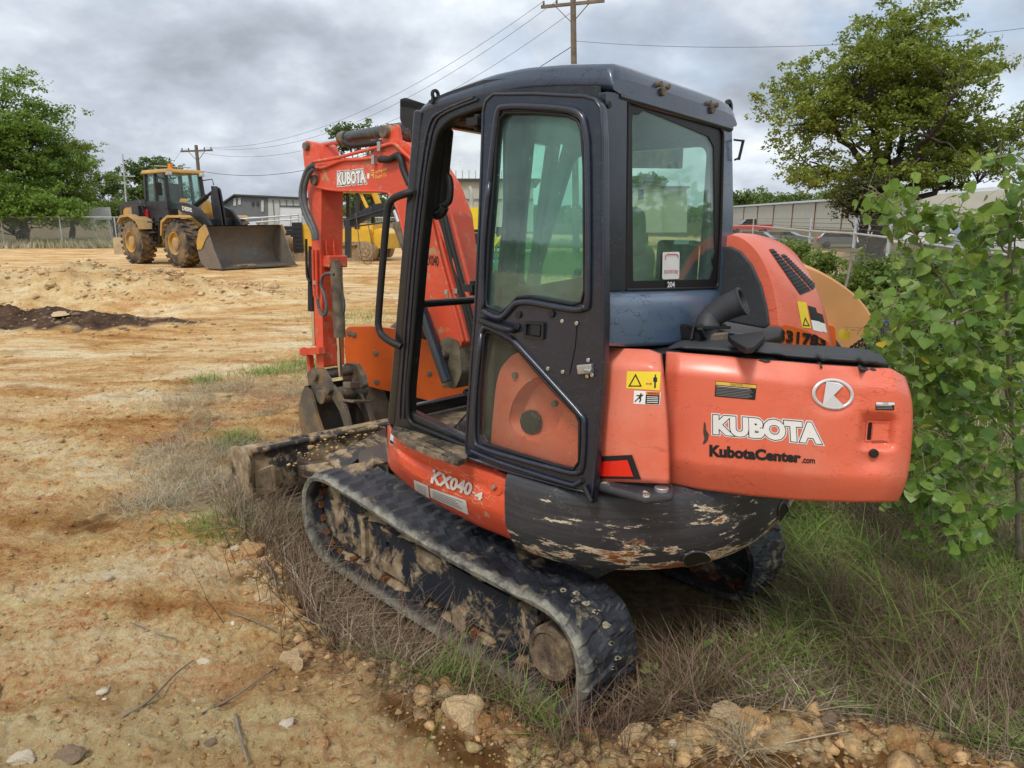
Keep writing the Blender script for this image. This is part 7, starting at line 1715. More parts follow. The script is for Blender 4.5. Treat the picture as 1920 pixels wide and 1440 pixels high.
b = at_px(40, 43); tree('understory_bush', 'dense dark green bush under the tallest left tree', b, [ell(b, 50, 395, 110, 34, 43, 50), ell(b, -60, 395, 90, 36, 43, 50)], 'elm', 24, K=150, per=150, lsize=.11, trunk_r=.08, clump=.5, cat='bush')
b = at_px(212, 58); tree('thin_tree', 'thin open tree between the left trees and the loader cab', b, [ell(b, 200, 360, 34, 42, 58), ell(b, 222, 392, 44, 22, 58)], 'far_leaf', 25, K=48, per=90, lsize=.12, trunk_r=.1, clump=.42, shell=1.6)
b = at_px(282, 64); tree('leafy_tree', 'open crowned green tree behind the loader cab', b, [ell(b, 255, 335, 34, 34, 64), ell(b, 300, 322, 36, 26, 64), ell(b, 285, 370, 60, 30, 64)], 'far_leaf', 26, K=95, per=120, lsize=.13, trunk_r=.16, clump=.5, shell=1.8)
b = at_px(215, 55); tree('understory_bush', 'bright green bush behind the rear end of the loader', b, [ell(b, 222, 402, 36, 18, 55)], 'shrub', 27, K=40, per=130, lsize=.11, trunk_r=.06, clump=.5, cat='bush')
b = at_px(672, 52); tree('leafy_tree', 'green tree showing above and below the raised boom', b, [ell(b, 650, 268, 42, 30, 52), ell(b, 700, 262, 34, 26, 52), ell(b, 690, 345, 75, 42, 52)], 'far_leaf', 28, K=150, per=130, lsize=.11, trunk_r=.26, clump=.5, shell=1.8, fork=.4)
b = at_px(560, 95); tree('far_tree', 'small distant tree behind the grey metal building', b, [ell(b, 690, 395, 60, 30, 70)], 'far_leaf', 29, K=30, per=90, lsize=.2, trunk_r=.15, clump=.8)
b = at_px(1215, 60); tree('far_tree', 'round far tree seen through the cab rear window above the cream office', b, [ell(b, 1212, 345, 28, 15, 60)], 'far_leaf', 31, K=26, per=110, lsize=.14, trunk_r=.1, clump=.5)
for k, (u, v, ru, rv, y) in enumerate(((1385, 378, 42, 16, 215), (1440, 374, 45, 18, 220), (1505, 376, 48, 14, 210), (1580, 372, 55, 18, 200))):
    b = at_px(u, y); tree('far_tree', ('green tree rising over the roof at the near end of the cab', 'distant round tree above the warehouse roof, second from the cab', 'low distant tree over the middle of the warehouse roof', 'distant tree over the warehouse roof, half behind the oak')[k], b, [ell(b, u, v + 4, ru, rv, y), ell(b, u + 12, v + 22, ru, rv, y)], 'far_leaf', 40 + k, K=60, per=110, lsize=.42, trunk_r=.3, clump=1.7, group='trees over the warehouse roof')
rng = np.random.default_rng(77)
# far wood closing the horizon all round: one mass
P = []
for k in range(900):
    a = rng.uniform(-math.pi, math.pi); r_ = rng.uniform(240, 330)
    if abs(a) < .0: continue
    hgt = 3.5 + 3.5 * float(vnoise(np.array([a * 9.0]), np.array([.5]))[0] + .5)
    c = np.array([r_ * math.sin(a), r_ * math.cos(a), 0.0]); m = 60
    P.append(c + rng.normal(size=(m, 3)) * np.array([5, 5, 0]) + np.stack([np.zeros(m), np.zeros(m), rng.uniform(0, 1, m) ** .7 * hgt + .5], 1))
co, idx = leaf_quads(np.concatenate(P), .95, rng, .3, .8); o = link('far_woods', np_mesh('far_woods', co, 4, idx, 'far_leaf'), []); tag(o, 'low belt of far trees along the horizon', 'woods', None, 'stuff')

# ---- shrubs tangled in the right fence
def shrub(label, u, v, y, ru, rv, seed, mat='shrub', n=26, per=120, ls=.035, cl=.16):
    b = at_px(u, y); return tree('shrub', label, b, [ell(b, u, v, ru, rv, y, ru * .6)], mat, seed, K=n, per=per, lsize=ls, trunk_r=.02, clump=cl, fork=.12, shell=1.4, cat='shrub', bark='twig', group='shrubs along the right fence')
shrub('bright green shrub below the corner post of the right fence', 1500, 485, 15.5, 26, 34, 51, n=14)
shrub('tall airy shrub climbing the fence post behind the bonnet', 1545, 500, 14, 34, 60, 52, n=24)
shrub('bright leafy shrub in front of the chain-link, right of the bonnet', 1635, 545, 9.5, 60, 62, 53, n=50, per=120)
shrub('yellow green shrub low between bonnet and sapling', 1600, 590, 8.5, 45, 40, 54, n=30)
shrub('pale shrub behind the upper leaves of the sapling', 1720, 520, 11, 55, 60, 55, n=34)
shrub('shrub at the far right beyond the sapling trunk', 1860, 560, 9, 70, 70, 56, n=50)
shrub('small shrub against the wire mesh near the cab', 1462, 466, 17, 24, 18, 57, n=10)
g = MB(); g.tube([W(1572, 590, 9), W(1590, 520, 9.2), W(1600, 465, 9.3)], .018, 6); tag(g.build('dead_branch', 'twig'), 'dark bare branch leaning in front of the chain-link', 'branch')

# ---- grass and weeds
def blades(name, label, P, h, w, mat, seed, lean=.5, seg=2, droop=.35, cat='grass'):
    rng = np.random.default_rng(seed); n = len(P)
    az = rng.uniform(0, 2 * np.pi, n); d = np.stack([np.cos(az), np.sin(az), np.zeros(n)], 1); side = np.stack([-np.sin(az), np.cos(az), np.zeros(n)], 1)
    az2 = az + rng.normal(size=n) * .8; d2 = np.stack([np.cos(az2), np.sin(az2), np.zeros(n)], 1)
    L = h * rng.uniform(.35, 1.25, n); ln = np.abs(rng.normal(size=n)) * lean; dr = rng.uniform(.2, 1.6, n) * droop
    rows = []
    for k in range(seg + 1):
        t = k / seg
        c = P + d * (ln * t * L)[:, None] + d2 * (dr * t * t * L)[:, None] + np.array([0, 0, 1.0]) * (L * (t - .35 * dr * t * t) / np.sqrt(1 + ln ** 2))[:, None]
        ww = (w * (1 - t) ** .7 * rng.uniform(.8, 1.2, n))[:, None] if k < seg else np.full((n, 1), w * .12)
        rows += [c - side * ww, c + side * ww]
    co = np.stack(rows, 1); m = 2 * (seg + 1); base = (np.arange(n) * m)[:, None]
    idx = np.concatenate([np.stack([base[:, 0] + 2 * k, base[:, 0] + 2 * k + 1, base[:, 0] + 2 * k + 3, base[:, 0] + 2 * k + 2], 1) for k in range(seg)], 1).ravel()
    o = link(name, np_mesh(name, co.reshape(-1, 3), 4, idx, mat), []); return tag(o, label, cat, None, 'stuff')
def scatter(n, xr, yr, seed, test, dens=None):
    rng = np.random.default_rng(seed)
    x = rng.uniform(*xr, n * 4); y = rng.uniform(*yr, n * 4); k = test(x, y)
    if dens is not None: k &= rng.random(len(x)) < dens(x, y)
    x, y = x[k][:n], y[k][:n]
    return np.stack([x, y, height(x, y)], 1)
inweed = lambda m=0.0: (lambda x, y: sdf(x, y, weed_poly) + .22 * fbm(x * 1.6, y * 1.6, 3) < m)
cl = lambda s, o, lo, hi: (lambda x, y: sstep(lo, hi, fbm(x * s + o, y * s, 3)))
# keep tall plants out of the machine's own footprint
fpi = Mgi
def clear_machine(x, y, mx=0.06):
    a = Mgi[0][0] * (x) + Mgi[0][1] * (y) + Mgi[0][3]; b_ = Mgi[1][0] * x + Mgi[1][1] * y + Mgi[1][3]
    inside = (a > -1.10 - mx) & (a < 1.16 + mx) & (np.abs(b_) < .86 + mx)
    inside |= (a > 1.1) & (a < 2.1) & (np.abs(b_) < .75)
    return ~inside
def wt(m, mx=.05): return lambda x, y: inweed(m)(x, y) & clear_machine(x, y, mx)
N1 = lambda P: P
blades('dry_grass', 'matted dry brown grass around the excavator tracks', scatter(32000, (-2.5, 5), (1.5, 6.0), 1, wt(-.02), cl(2.2, 4, -.22, .10)), .15, .0027, 'dry', 1, lean=1.3, droop=.8)
blades('dead_weeds', 'thin dead brown weed stems standing beside the tracks', scatter(16000, (-2.2, 5), (1.5, 6.0), 2, wt(0.02), cl(1.5, 9, -.18, .18)), .30, .0018, 'dead', 2, lean=.65, droop=.45)
blades('dead_thatch', 'low tangle of dark dead stems on the ground', scatter(34000, (-2.5, 5), (1.5, 6.5), 3, wt(0.0)), .11, .0018, 'dead', 3, lean=1.8, droop=.9)
blades('green_grass', 'fresh green grass blades growing through the dead weeds', scatter(20000, (-.5, 5), (1.5, 6.0), 4, wt(-.08), cl(1.3, 20, -.10, .12)), .16, .0052, 'grass', 4, lean=.7, droop=.7)
P = scatter(15000, (.7, 5), (1.7, 4.8), 44, wt(-.10), cl(1.7, 50, -.15, .05))
blades('meadow_grass', 'bright green grass filling the lower right of the weeds', P, .15, .0055, 'grass', 44, lean=.8, droop=.8)
blades('short_grass', 'short green grass at the foot of the weeds', scatter(15000, (-2.5, 5), (1.5, 6.5), 5, wt(-.03), cl(1.9, 41, 0.00, .2)), .07, .0026, 'grass', 5, lean=.9, droop=.6)
blades('field_grass', 'long mixed grass between the machine and the right fence', scatter(26000, (.5, 16), (5.5, 24), 6, wt(-.1)), .34, .006, 'dry', 6, lean=.7, droop=.6)
blades('field_green', 'green undergrowth between the machine and the right fence', scatter(34000, (1.5, 18), (4.8, 26), 7, wt(-.1), cl(.7, 3, -.1, .15)), .32, .008, 'grass', 7, lean=.6, droop=.6)
blades('fence_grass', 'tall pale dry grass along the far left fence', scatter(12000, (-36, -7), (40.5, 47), 8, lambda x, y: x < 90), .5, .02, 'dry', 8, lean=.4, droop=.4)
blades('fence_green', 'green grass along the foot of the far left fence', scatter(9000, (-36, 12), (41, 50), 9, lambda x, y: x < 90), .55, .025, 'grass', 9, lean=.4, droop=.4)
# tufts in picture places
def tuft(u, v, rad_, n, h, w, mat, seed, lean=.7, droop=.7):
    p = gpx(u, v); rng = np.random.default_rng(seed); xy = rng.normal(size=(n, 2)) * rad_ + np.array([p.x, p.y]); return np.column_stack([xy, height(xy[:, 0], xy[:, 1])])
T = [(445, 835, .10, 500, .22), (560, 690, .22, 500, .08), (500, 700, .18, 350, .07), (385, 715, .10, 260, .07), (400, 1000, .12, 200, .10), (500, 985, .09, 320, .13), (670, 595, .5, 700, .09), (640, 640, .3, 300, .08), (1590, 930, .2, 300, .2), (1480, 1085, .12, 260, .14), (1720, 1170, .12, 300, .22), (1860, 1230, .10, 260, .25), (1400, 960, .2, 200, .16), (1560, 1180, .08, 160, .16)]
P = np.concatenate([tuft(u, v, r_, n, 0, 0, '', i + 5) for i, (u, v, r_, n, h) in enumerate(T)])
blades('grass_tuft', 'green grass tufts dotted round the edges of the bare dirt', P, .12, .003, 'grass', 31, lean=.8, droop=.7)
T = [(440, 850, .14, 900, 0), (330, 900, .16, 700, 0), (420, 730, .2, 800, 0), (350, 760, .18, 600, 0), (560, 740, .3, 1100, 0), (390, 870, .2, 600, 0), (310, 940, .10, 600, 0), (480, 950, .12, 900, 0), (640, 690, .3, 700, 0), (1395, 1392, .025, 120, 0), (1370, 1402, .03, 60, 0), (975, 1300, .06, 300, 0), (890, 1270, .05, 200, 0)]
P = np.concatenate([tuft(u, v, r_, n, 0, 0, '', i + 55) for i, (u, v, r_, n, h) in enumerate(T)])
blades('dry_tuft', 'dry straw tufts dotted on the bare dirt', P, .15, .0016, 'dry', 32, lean=1.1, droop=.8)
P = scatter(16000, (-4.2, .5), (3.4, 8.0), 12, lambda x, y: (np.hypot((x + 1.5) / 1.5, (y - 5.4) / 1.6) + .5 * fbm(x * 2, y * 2, 3) < 1) & clear_machine(x, y), cl(2.5, 7, -.05, .2))
blades('sparse_dry_grass', 'sparse dry grass flattened on the dirt in front of the dozer blade', P, .10, .0016, 'dry', 33, lean=1.8, droop=.8)
P = scatter(5000, (-3.2, 3), (6.2, 11), 13, lambda x, y: clear_machine(x, y), cl(.9, 27, .0, .2))
blades('yard_grass', 'thin green grass patches on the yard behind the arm', P, .06, .004, 'grass', 34, lean=1.0)
P = scatter(16000, (-1, 5.5), (20, 34), 14, lambda x, y: x > -.2 * y + 3.2)
blades('far_grass', 'green grass strip behind the boom and bulldozer', P, .25, .012, 'grass', 35, lean=.6)
# upright bare weeds near the left track
rng = np.random.default_rng(41)
paths, rads = [], []
for k in range(130):
    u, v = rng.normal(570, 60), rng.normal(1020, 75)
    if k > 150: u, v = rng.normal(640, 60), rng.normal(1090, 70)
    if k > 200: u, v = rng.normal(900, 40), rng.normal(1270, 25)
    p = gpx(u, v)
    if not clear_machine(np.array([p.x]), np.array([p.y]), .03)[0]: continue
    h = rng.uniform(.12, .46) * (.6 if k > 200 else 1); az = rng.uniform(0, 6.28); ln = abs(rng.normal()) * .28
    t = np.linspace(0, 1, 6)[:, None]; base_ = np.array(p)
    stem = base_ + np.array([math.cos(az) * ln, math.sin(az) * ln, 1]) * h * t + rng.normal(size=(6, 3)) * .012 * np.array([1, 1, .2]) * t
    paths.append(stem); rads.append(np.linspace(.0020, .0008, 6))
    for j in range(rng.integers(1, 5)):
        i = rng.integers(2, 5); a2 = rng.uniform(0, 6.28); l2 = h * rng.uniform(.15, .45); e = stem[i] + np.array([math.cos(a2) * .6, math.sin(a2) * .6, .8]) * l2 * np.linspace(0, 1, 4)[:, None]
        paths.append(e); rads.append(np.linspace(.0011, .0006, 4))
co, idx = tubes_np(paths, rads, 4); o = link('bare_weeds', np_mesh('bare_weeds', co, 4, idx, 'dead'), []); tag(o, 'bare branching weed stems standing in front of the left track', 'weeds', None, 'stuff')
P = scatter(1800, (.3, 4.5), (1.9, 4.6), 16, wt(-.06), cl(1.1, 11, .0, .2))
blades('long_green_blades', 'long arching green grass blades low on the right', P, .30, .0060, 'grass', 36, lean=.7, droop=1.0, seg=5)
P = np.concatenate([scatter(9000, (.2, 2.4), (2.2, 4.4), 17, wt(-.02, .0), cl(1.6, 5, -.1, .15))])
blades('brown_stems', 'reddish brown dead stems bristling behind the track', P, .30, .0015, 'dead', 37, lean=1.0, droop=.7, seg=3)
# broad-leaved low weeds
rng = np.random.default_rng(43); P = []
for u, v, n, r_ in ((1450, 1090, 70, .12), (1330, 1240, 40, .06), (1600, 960, 60, .2), (1640, 1060, 60, .15), (1220, 1300, 30, .04), (1500, 1010, 50, .12), (1790, 960, 120, .25), (1850, 1100, 110, .2), (1540, 1120, 60, .15), (1690, 900, 110, .3)):
    p = gpx(u, v); q = rng.normal(size=(n, 2)) * r_; P.append(np.column_stack([p.x + q[:, 0], p.y + q[:, 1], height(p.x + q[:, 0], p.y + q[:, 1]) + rng.uniform(.01, .12, n)]))
co, idx = leaf_quads(np.concatenate(P), .022, rng, .9, .5); o = link('broadleaf_weeds', np_mesh('broadleaf_weeds', co, 4, idx, 'shrub'), []); tag(o, 'small broad-leaved green weeds low in the grass', 'weeds', None, 'stuff')
P = scatter(9000, (.4, 5), (1.7, 5.5), 18, wt(-.08), cl(1.5, 33, -.08, .12)); P[:, 2] += RNG.uniform(.005, .09, len(P))
co, idx = leaf_quads(P, .015, RNG, .9, .5); o = link('ground_cover', np_mesh('ground_cover', co, 4, idx, 'grass'), []); tag(o, 'low small-leaved green ground cover among the grass at the right', 'weeds', None, 'stuff')
P = scatter(900, (-1, 5), (1.5, 5), 15, wt(-.05), cl(2, 2, 0, .2)); P[:, 2] += .02
co, idx = leaf_quads(P, .028, rng, 1.2, .7); o = link('leaf_litter', np_mesh('leaf_litter', co, 4, idx, 'dry'), []); tag(o, 'dry curled leaves lying in the weeds', 'leaf litter', None, 'stuff')

# ---- stones, clods and gravel
def rock_mesh(seed, sub=2):
    bm = bmesh.new(); bmesh.ops.create_icosphere(bm, subdivisions=sub, radius=1)
    rng = np.random.default_rng(seed); pl = unit(rng.normal(size=(8, 3))); dd = rng.uniform(.38, .72, 8)
    for v in bm.verts:
        p = np.array(v.co)
        for n_, d_ in zip(pl, dd):
            e = p @ n_ - d_
            if e > 0: p = p - n_ * e * .92
        p = p * (1.25 + .035 * rng.normal() + .35 * float(vnoise(np.array([p[0] * 2.3 + seed]), np.array([p[1] * 2.3 + p[2] * 2.9]))[0])); v.co = p
    me = bpy.data.meshes.new('stone'); bm.to_mesh(me); bm.free(); return me
RM = [rock_mesh(i, 3) for i in range(9)]
def np_rocks(P, S, seed, mat, name, label, cat):
    rng = np.random.default_rng(seed); base = []
    for me in [rock_mesh(100 + i, 1) for i in range(6)]:
        v = np.array([x.co for x in me.vertices]); f = np.array([p.vertices for p in me.polygons]); base.append((v, f)); bpy.data.meshes.remove(me)
    cos, ids, o_ = [], [], 0
    for p, s in zip(P, S):
        v, f = base[rng.integers(6)]; a = rng.uniform(0, 6.28); c, sn = math.cos(a), math.sin(a)
        q = v * np.array([s * rng.uniform(.8, 1.5), s, s * rng.uniform(.45, .8)]); q = np.column_stack([q[:, 0] * c - q[:, 1] * sn, q[:, 0] * sn + q[:, 1] * c, q[:, 2]]) + p
        cos.append(q); ids.append(f.ravel() + o_); o_ += len(v)
    o = link(name, np_mesh(name, np.concatenate(cos), 3, np.concatenate(ids), mat), []); return tag(o, label, cat, None, 'stuff')
outdirt = lambda x, y: sdf(x, y, weed_poly) > -.03
rng = np.random.default_rng(61)
def near_scatter(n, seed, test, rmax=9.0):
    rng = np.random.default_rng(seed); r = rng.uniform(.25, 1, n * 3) ** 1.5 * rmax; a = np.radians(rng.uniform(-42, 42, n * 3)); x, y = r * np.sin(a), r * np.cos(a); k = test(x, y) & (y > 1.1); x, y = x[k][:n], y[k][:n]; return np.stack([x, y, height(x, y)], 1)
P = near_scatter(13000, 1, outdirt); np_rocks(P, np.exp(rng.normal(size=len(P)) * .6 + math.log(.0040)), 2, bpy.data.materials['yard_dirt'], 'gravel', 'small tan clods and pebbles scattered over the dirt', 'gravel')
P = near_scatter(1600, 3, outdirt); np_rocks(P, np.exp(rng.normal(size=len(P)) * .5 + math.log(.0048)), 4, 'rock_o', 'orange_gravel', 'small orange brown stone chips on the dirt', 'gravel')
P = near_scatter(140, 5, outdirt); np_rocks(P, np.exp(rng.normal(size=len(P)) * .5 + math.log(.008)), 6, 'rock_w', 'pale_gravel', 'small pale stone chips on the dirt', 'gravel')
P = near_scatter(300, 7, outdirt); np_rocks(P, np.exp(rng.normal(size=len(P)) * .5 + math.log(.007)), 8, 'rock_d', 'dark_gravel', 'small dark brown stone chips on the dirt', 'gravel')
rgm = np.random.default_rng(3); Pm = []
for k in range(130):
    u_ = rgm.uniform(540, 728); v_ = 880 - (u_ - 450) * .27 + rgm.uniform(-16, 22); Pm.append(tuple(Mg @ Gf(u_, v_, 2, .45 + rgm.uniform(-.02, .02))))
np_rocks(Pm, np.exp(rgm.normal(size=130) * .6 + math.log(.005)), 14, 'clod', 'mud_crumbs', 'dried mud crumbs lying on the blade arms and cover plates', 'mud')
P = near_scatter(5000, 21, outdirt, 24.0); P = P[P[:, 1] > 5]; np_rocks(P, np.exp(rng.normal(size=len(P)) * .6 + math.log(.013)), 22, bpy.data.materials['yard_dirt'], 'yard_clods', 'scattered brown clods across the middle of the yard', 'clods')
# clods along the torn edge
rng = np.random.default_rng(66); P = []
for k in range(1500):
    u, v = interp(weed_px, rng.random()); p = WZ(u, v + rng.normal(12, 14), -.1); P.append((p.x + rng.normal() * .03, p.y + rng.normal() * .03, 0))
P = np.array(P); P[:, 2] = height(P[:, 0], P[:, 1]); np_rocks(P, np.exp(rng.normal(size=len(P)) * .55 + math.log(.012)), 9, bpy.data.materials['yard_dirt'], 'clods', 'crumbly tan clods along the torn edge of the dirt', 'clods')
P = P + rng.normal(size=P.shape) * .05; P[:, 2] = height(P[:, 0], P[:, 1]); np_rocks(P[:700], np.exp(rng.normal(size=700) * .5 + math.log(.012)), 10, 'clod', 'orange_clods', 'orange brown clods along the torn edge of the dirt', 'clods')
P = []
for cx_, cy_, sx, sy, n in ((-10, 15.6, 3.0, .6, 900), (-7.2, 15.0, 1.4, .6, 500), (-8, 11.4, 1.7, .45, 350)):
    P.append(np.column_stack([cx_ + rng.normal(size=n) * sx, cy_ + rng.normal(size=n) * sy]))
P = np.concatenate(P); P = np.column_stack([P, height(P[:, 0], P[:, 1])]); np_rocks(P[:1400], np.exp(rng.normal(size=1400) * .6 + math.log(.022)), 11, 'rock', 'rubble', 'pale broken stone on the spoil heap at the left', 'rubble')
np_rocks(P[1400:], np.exp(rng.normal(size=350) * .5 + math.log(.022)), 12, 'rock_d', 'dark_rubble', 'dark clods on the heap of dark soil at the left', 'rubble')
stones = [(415, 985, 20, 9, 'rock_o', 'flat orange stone near the grass in front of the track, farthest of its cluster'), (407, 1021, 17, 11, 'rock_o', 'rounded orange stone just left of the blue pebble'), (441, 1030, 8, 6, 'rock_w', 'small blue grey pebble beside the orange slab'), (475, 1037, 24, 14, 'rock_o', 'broad orange slab half buried at the grass edge'), (505, 1128, 15, 12, 'rock', 'pale yellow block in the little stone cluster by the weeds'), (488, 1138, 11, 8, 'rock', 'small yellow stone at the left of the stone cluster'), (548, 1150, 17, 14, 'rock_o', 'rusty orange stone at the right of the stone cluster'), (346, 1040, 10, 8, 'rock', 'cream cube-like stone in the middle of the dirt'), (187, 1209, 13, 10, 'rock', 'flat buff stone left of the forked twig'), (171, 1241, 11, 9, 'rock', 'smaller buff stone below the flat buff stone'), (200, 1085, 8, 7, 'rock_w', 'white quartz pebble near the cracked clod'), (382, 1243, 12, 8, 'rock_w', 'pale flat stone at the tip of the long twig'), (540, 1358, 13, 9, 'rock_w', 'white flat stone low in the dirt'), (38, 1428, 16, 11, 'rock_w', 'grey white stone at the bottom left corner'), (130, 1418, 19, 13, 'rock_d', 'dark brown wedge stone near the bottom left'), (283, 1412, 11, 10, 'rock_o', 'small orange stone near the bottom edge'), (395, 1394, 9, 7, 'rock_d', 'small grey stone above the upright twig'), (545, 1240, 24, 22, 'rock', 'big crumbly tan clod beside the dead weeds'), (872, 1345, 34, 32, 'rock', 'largest crumbly tan clod in front of the track'), (690, 1272, 12, 10, 'rock_o', 'brown stone at the edge of the grass'), (848, 1275, 10, 12, 'rock_o', 'red brown stone in front of the weeds'), (1030, 1345, 9, 12, 'rock_o', 'brown stone touching the bottom of the track'), (1362, 1343, 27, 16, 'rock', 'large grey tan stone on the right-hand bank'), (1408, 1352, 20, 16, 'rock_o', 'angular brown stone right of the large grey tan stone'), (1503, 1372, 20, 18, 'rock_o', 'dark edged orange block on the right-hand bank'), (1552, 1356, 14, 16, 'rock_d', 'dark angular block furthest right on the bank'), (1240, 1395, 14, 10, 'rock_d', 'bluish dark stone in the clods'), (1265, 1398, 10, 10, 'rock_w', 'yellow white stone beside the bluish dark stone'), (1140, 1395, 14, 10, 'rock_o', 'orange clod in the middle of the bank'), (1190, 1378, 24, 18, 'rock', 'rounded tan clod in the middle of the bank'), (1705, 1392, 20, 14, 'rock_o', 'brown flat stone on the bank near the right'), (232, 522, 14, 5, 'rock_w', 'flat pale slab on the spoil heap at the left'), (112, 600, 16, 4, 'rock', 'flat tan stone in front of the dark soil heap'), (415, 742, 16, 6, 'rock', 'flat pale stone in the dry grass patch'), (505, 674, 14, 4, 'rock', 'tan stone in the green grass patch beyond the bucket'), (60, 1300, 13, 8, 'rock', 'light stone in the left foreground')]
for i, (u, v, ru, rv, m_, lab) in enumerate(stones):
    p = gpx(u, v); d = (p - EYE).length; s = ru * d / FPX; rz = rv * d / FPX
    me = RM[i % 9].copy(); me.materials.clear(); me.materials.append(MAT[m_])
    o = bpy.data.objects.new('stone', me); COL.objects.link(o); o.location = p + Vector((0, 0, rz * .12)); o.scale = (s * 1.05, s * .8, rz * .95); o.rotation_euler = (.1 * math.sin(i), .1 * math.cos(i * 2), .35 * math.sin(i * 3.3)); tag(o, lab, 'stone')
def twig(pts, r, label, mat='twig'):
    g = MB(); g.tube([gpx(u, v) + Vector((0, 0, h_ + .004)) for u, v, h_ in pts], [r, r * .9, r * .5], 7, spline=4); tag(g.build('twig', mat), label, 'twig')
twig([(230, 1345, 0), (280, 1320, .01), (330, 1270, .012), (362, 1243, .01)], .0045, 'long pale twig lying on the open dirt, upper of the three')
twig([(378, 1340, 0), (430, 1318, .01), (480, 1285, .012), (520, 1255, .01)], .0045, 'dark straight twig lying on the dirt left of the big clod')
twig([(442, 1346, .01), (450, 1390, .012), (466, 1440, .0)], .0060, 'thick grey twig running off the bottom edge')
twig([(250, 1170, 0), (300, 1195, .01), (330, 1203, .01), (328, 1215, 0)], .003, 'thin dark forked twig in the middle of the dirt')
twig([(430, 1155, .02), (500, 1185, .02), (550, 1210, .03), (578, 1248, .0)], .0035, 'grey curved twig arching to the big clod')
twig([(492, 1060, .02), (510, 1080, .03), (518, 1105, .01)], .008, 'short bleached root at the edge of the weeds')
twig([(1470, 1400, .01), (1530, 1392, .02), (1600, 1370, .0)], .003, 'thin straw stem on the right-hand bank', 'dry')
twig([(1760, 1050, .35), (1840, 1052, .36), (1920, 1052, .36)], .005, 'pale bare twig sticking out under the sapling leaves')

# ---- cottonwood sapling with large leaves ------------------------------
def leaf_mesh(seed):
    rng = np.random.default_rng(seed)
    half = [(0, 0), (.30, -.06), (.52, .10), (.56, .34), (.44, .60), (.22, .86), (0, 1.08)]
    half = [(x * rng.uniform(.93, 1.07), y) for x, y in half]
    vs = [(0, t, 0) for t in (0, .30, .62, 1.08)]
    cup = rng.uniform(.05, .22); cv = rng.uniform(-.2, .25)
    z = lambda x, y: cup * abs(x) + cv * y * y * .5 + .03 * math.sin(9 * x + 7 * y + seed)
    mb = MB(); R_ = [(x, y, z(x, y)) for x, y in half[1:-1]]; L_ = [(-x, y, z(x, y) + rng.normal() * .015) for x, y in half[1:-1]]
    mid = [(0, y, z(0, y)) for y in (0, .28, .6, 1.08)]
    vs = mid + R_ + L_
    fs = [(0, 4, 5, 1), (1, 5, 6), (1, 6, 7, 2), (2, 7, 8, 3), (0, 1, 10, 9), (1, 11, 10), (1, 2, 12, 11), (2, 3, 13, 12)]
    mb.add(vs, fs, True); mb.add([(-.01, -.7, -.02), (.01, -.7, -.02), (.01, 0, 0), (-.01, 0, 0)], [(0, 1, 2, 3)])
    me = bpy.data.meshes.new('leaf'); me.from_pydata(mb.v, [], mb.f); me.polygons.foreach_set('use_smooth', mb.smooth); me.update(); return me
LM = [leaf_mesh(i) for i in range(7)]; LMY = [leaf_mesh(20 + i) for i in range(3)]
for m_ in LM: m_.materials.append(MAT['cotton'])
for m_ in LMY: m_.materials.append(MAT['cotton_y'])
LMV = [(np.array([v.co for v in m_.vertices]), [tuple(p.vertices) for p in m_.polygons]) for m_ in LM]
all_leaves = {}
